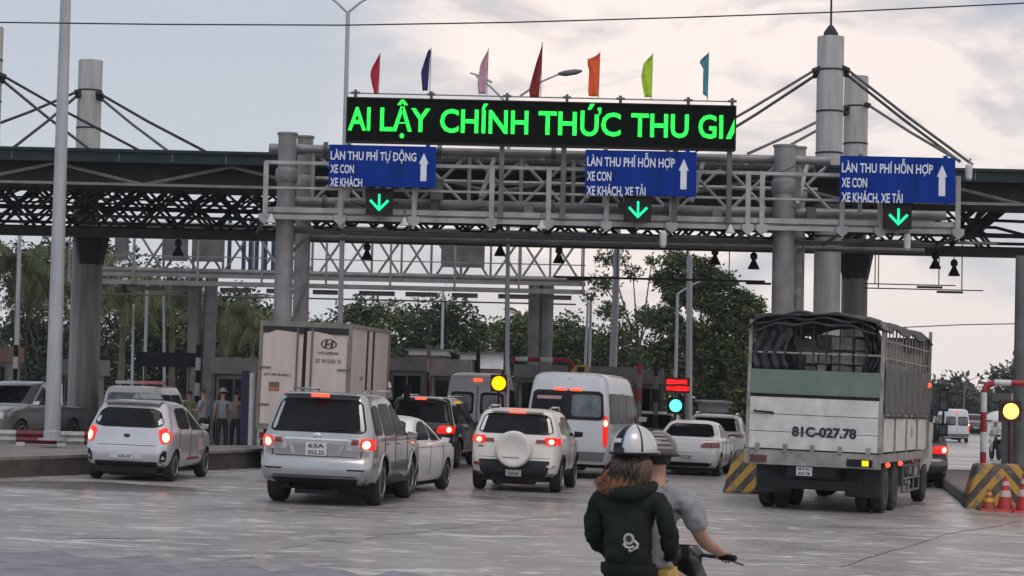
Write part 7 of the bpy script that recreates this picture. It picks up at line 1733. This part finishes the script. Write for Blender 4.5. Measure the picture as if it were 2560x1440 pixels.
# --- standing people
def stander(px, Y, h, shirt, pants, label, face_deg=0, hat=None, arms='down', cat='person', dz=0, group='men standing by the toll booth'):
    p = GP(px, Y); t = thing('person', label, cat, (p.x, Y, p.z + dz), group); t.rotation_euler = (0, 0, math.radians(face_deg)); s0 = h / 1.70
    def q(*a): return tuple(v * s0 for v in a)
    J = dict(pelvis=q(0, 0, .92, .105, .075), waist=q(0, .0, 1.05, .095, .07), chest=q(0, -.01, 1.25, .13, .09), upper=q(0, 0, 1.37, .12, .075), neck=q(0, .01, 1.47, .05), skull0=q(0, .02, 1.56, .07), skull1=q(0, .02, 1.63, .078))
    E_ = [('pelvis', 'waist'), ('waist', 'chest'), ('chest', 'upper'), ('upper', 'neck'), ('neck', 'skull0'), ('skull0', 'skull1')]
    for s, n in ((-1, 'l'), (1, 'r')):
        el, wr = ((s * .22, -.03, 1.12), (s * .24, .03, .88)) if arms == 'down' or (arms == 'one' and s < 0) else ((s * .24, .02, 1.12), (s * .12, .24, 1.15))
        chain(J, E_, [n + 'sh', n + 'el', n + 'wr'], [q(s * .17, 0, 1.38, .05), q(*el, .038), q(*wr, .027)], 'upper')
        hand(J, E_, n, n + 'wr', (0, .1, -1) if arms == 'down' else (-s * .5, .8, 0), (s, 0, 0), (0, -1, 0), .5, s0)
        chain(J, E_, [n + 'hip', n + 'kn', n + 'an', n + 'to'], [q(s * .09, 0, .86, .088), q(s * .11, .02 * s, .48, .055), q(s * .12, -.02, .09, .038), q(s * .13, .13, .045, .035)], 'pelvis')
    b = skinned('body', J, E_, SKIN, t, 0); face(b, q(0, .02, 1.60), .078 * s0, (0, 1, 0))
    J = dict(pelvis=q(0, 0, .86, .16, .115), waist=q(0, 0, 1.02, .150, .105), chest=q(0, -.01, 1.25, .155, .105), upper=q(0, 0, 1.37, .14, .09), neck=q(0, .01, 1.43, .075)); E_ = [('pelvis', 'waist'), ('waist', 'chest'), ('chest', 'upper'), ('upper', 'neck')]
    for s, n in ((-1, 'l'), (1, 'r')):
        el = (s * .22, -.02, 1.16) if arms == 'down' else (s * .235, .02, 1.15)
        chain(J, E_, [n + 'sh', n + 'el'], [q(s * .18, 0, 1.38, .062), q(*el, .058)], 'upper')
    skinned('shirt', J, E_, shirt, t, 0)
    J = dict(pelvis=q(0, 0, .90, .14, .10), up=q(0, 0, 1.06, .125, .09)); E_ = [('pelvis', 'up')]
    for s, n in ((-1, 'l'), (1, 'r')): chain(J, E_, [n + 'hip', n + 'kn', n + 'an'], [q(s * .09, 0, .84, .095), q(s * .11, .02 * s, .48, .072), q(s * .12, -.02, .10, .06)], 'pelvis')
    skinned('trousers', J, E_, pants, t, 0)
    for s in (-1, 1): mb = MB(); mb.ball(q(s * .125, .06, .04), .045, .13, .04, 8, 6); mb.build('shoe', M['black'], t, False, 60)
    dome(q(0, .015, 1.625), .088 * s0, .095 * s0, .095 * s0, -PI, PI, -.05, 1.5, 0, 20, 8).build('hair', hd, t, False, 60)
    if hat:
        mb = MB(); mb.lathe([(.15, 0), (.155, .008), (.10, .03), (.095, .09), (.06, .12), (.01, .125)], q(0, .02, 1.66), n=18); mb.build('hat', hat, t, False, 50)
    return t
wh = mat('shirt_white', (.22, .23, .26), .8, 0, .12, 6); kh = mat('shirt_khaki', (.26, .20, .17), .8, 0, .15, 6); dk = mat('trousers_dark', (.012, .014, .022), .8); hatm = mat('hat_pale', (.26, .25, .24), .7); ve = mat('shirt_lime', (.18, .21, .10), .7)  # shirt colours darkened, the canopy's shade put into them
ys = mat('shirt_blue_white', (.28, .31, .38), .8)
stander(505, 57.5, 1.74, wh, dk, 'man in white shirt bending his arm just right of the taxi hatchback', 70, None, 'bent')
stander(553, 58.3, 1.72, wh, dk, 'man in white shirt, dark trousers and pale hat seen from behind', 5, hatm, 'one')
stander(587, 59.2, 1.70, kh, dk, 'man in brownish shirt standing next to the blue cabinet', -20, M['ink'], 'down')
stander(470, 60.5, 1.68, ve, dk, 'person in a lime vest half hidden behind the taxi hatchback roof', 30, None, 'down')
stander(528, 61.5, 1.70, ys, dk, 'man in pale blue shirt standing behind the hatted man', 160, None, 'down')
stander(18, 63.5, 1.78, mat('shirt_dark', (.04, .04, .06), .8), dk, 'person in dark shirt and white helmet at the far left edge behind the pickup', 180, mat('hat_white', (.6, .6, .6), .5), 'down', dz=.9 * 0, group=None)
# --- far motorbike with rider in a white cape, and a few distant bikes
def far_bike(px, Y, label, cape, yaw=180, sc=1.0):
    p = GP(px, Y); t = thing('motorbike', label, 'motorbike', p, 'motorbikes far down the right lane'); t.rotation_euler = (0, 0, math.radians(yaw))
    for y in (-.55, .65):
        h = bpy.data.objects.new('wheel', None); COL.objects.link(h); h.parent = t; h.location = (0, y, .3); mb = MB(); mb.lathe([(.2, -.05), (.29, -.05), (.3, 0), (.29, .05), (.2, .05)], n=20); mb.v = [(v[2], v[0], v[1]) for v in mb.v]; mb.build('tyre', M['rubber'], h, False, 50)
        mb = MB(); mb.lathe([(.2, -.02), (.04, -.03), (.04, .03), (.2, .02)], n=14); mb.v = [(v[2], v[0], v[1]) for v in mb.v]; mb.build('rim', M['rim'], h, False, 50)
    mb = MB(); g = [[(w * math.cos(a), y, z + h * math.sin(a)) for a in [2 * PI * k / 12 for k in range(13)]] for y, w, z, h in ((-.7, .08, .72, .1), (-.2, .16, .66, .16), (.2, .14, .55, .15), (.42, .16, .72, .26), (.58, .10, .85, .16))]; mb.grid(g); mb.build('frame_body', M['steel_d'], t, False, 50)
    mb = MB(); mb.tube([(-.34, .4, 1.0), (0, .5, .98), (.34, .4, 1.0)], .016, 6); mb.build('handlebar', M['black'], t, False)
    mb = MB(); mb.ball((0, .62, .85), .09, .05, .08); mb.build('headlight', M['clearlens'], t, False)
    r = thing('person', label.replace('motorbike', 'rider on the motorbike'), 'person', p, 'riders far down the right lane'); r.rotation_euler = t.rotation_euler
    J = dict(pelvis=(0, -.15, .82, .14, .12), chest=(0, -.1, 1.15, .14, .1), upper=(0, -.05, 1.3, .13, .09), neck=(0, 0, 1.41, .05), skull=(0, .02, 1.52, .085)); E_ = [('pelvis', 'chest'), ('chest', 'upper'), ('upper', 'neck'), ('neck', 'skull')]
    for s, n in ((-1, 'l'), (1, 'r')): chain(J, E_, [n + 'sh', n + 'el', n + 'wr'], [(s * .18, -.05, 1.3, .05), (s * .27, .1, 1.1, .04), (s * .3, .36, 1.02, .03)], 'upper'); chain(J, E_, [n + 'hip', n + 'kn', n + 'an'], [(s * .1, -.05, .8, .09), (s * .2, .3, .72, .06), (s * .2, .2, .3, .04)], 'pelvis')
    skinned('body', J, E_, SKIN if cape else M['ink'], r, 0)
    J2 = {k: (v[0], v[1], v[2], v[3] * 1.22) for k, v in J.items() if k not in ('skull',)}; E2 = [e for e in E_ if 'skull' not in e]
    skinned('clothes', J2, E2, cape or dk, r, 0)
    dome((0, .02, 1.53), .125, .14, .125, -PI, PI, -.2, 1.5, 0, 18, 8).build('helmet', M['wpaint'], r, False, 60)
    return t
far_bike(2487, 84, 'motorbike coming towards the camera right of the striped frame post', mat('cape_pale', (.45, .50, .46), .6))
# white umbrella-like cape cover above the far motorbike
p = GP(2492, 80.3); t = thing('parasol', 'pale parasol held over the far motorbike at the right', 'parasol', (p.x, 80.3, p.z)); mb = MB(); mb.lathe([(.62, 1.62), (.60, 1.66), (.42, 1.82), (.2, 1.93), (.03, 1.97)], (0, 0, 0), n=12); mb.build('canopy', mat('parasol_pale', (.55, .60, .55), .6), t, False, 30)
mb = MB(); mb.tube([(0, 0, .9), (0, 0, 1.95)], .012, 6); mb.build('shaft', M['steel_m'], t, False)
fit_car('sedan', darkc, 'dark car far down the right lane', 2440, 150, 4, name='sedan', lit=False)

# ------------------------------------------------------------------ damp evening air
mb = MB(); mb.box(-420, 480, -45, 420, -1.9, 24)
hz_ = bpy.data.objects.new('haze', mb.mesh('haze', M['plate'])); COL.objects.link(hz_); hz_['kind'] = 'stuff'
hm_ = bpy.data.materials.new('air'); hm_.use_nodes = True; t_ = hm_.node_tree
for n in list(t_.nodes): t_.nodes.remove(n)
o_ = t_.nodes.new('ShaderNodeOutputMaterial'); v_ = t_.nodes.new('ShaderNodeVolumePrincipled'); v_.inputs['Density'].default_value = 0.00025; v_.inputs['Color'].default_value = (.86, .89, .95, 1); v_.inputs['Anisotropy'].default_value = .2
t_.links.new(v_.outputs[0], o_.inputs['Volume']); hz_.data.materials.clear(); hz_.data.materials.append(hm_)
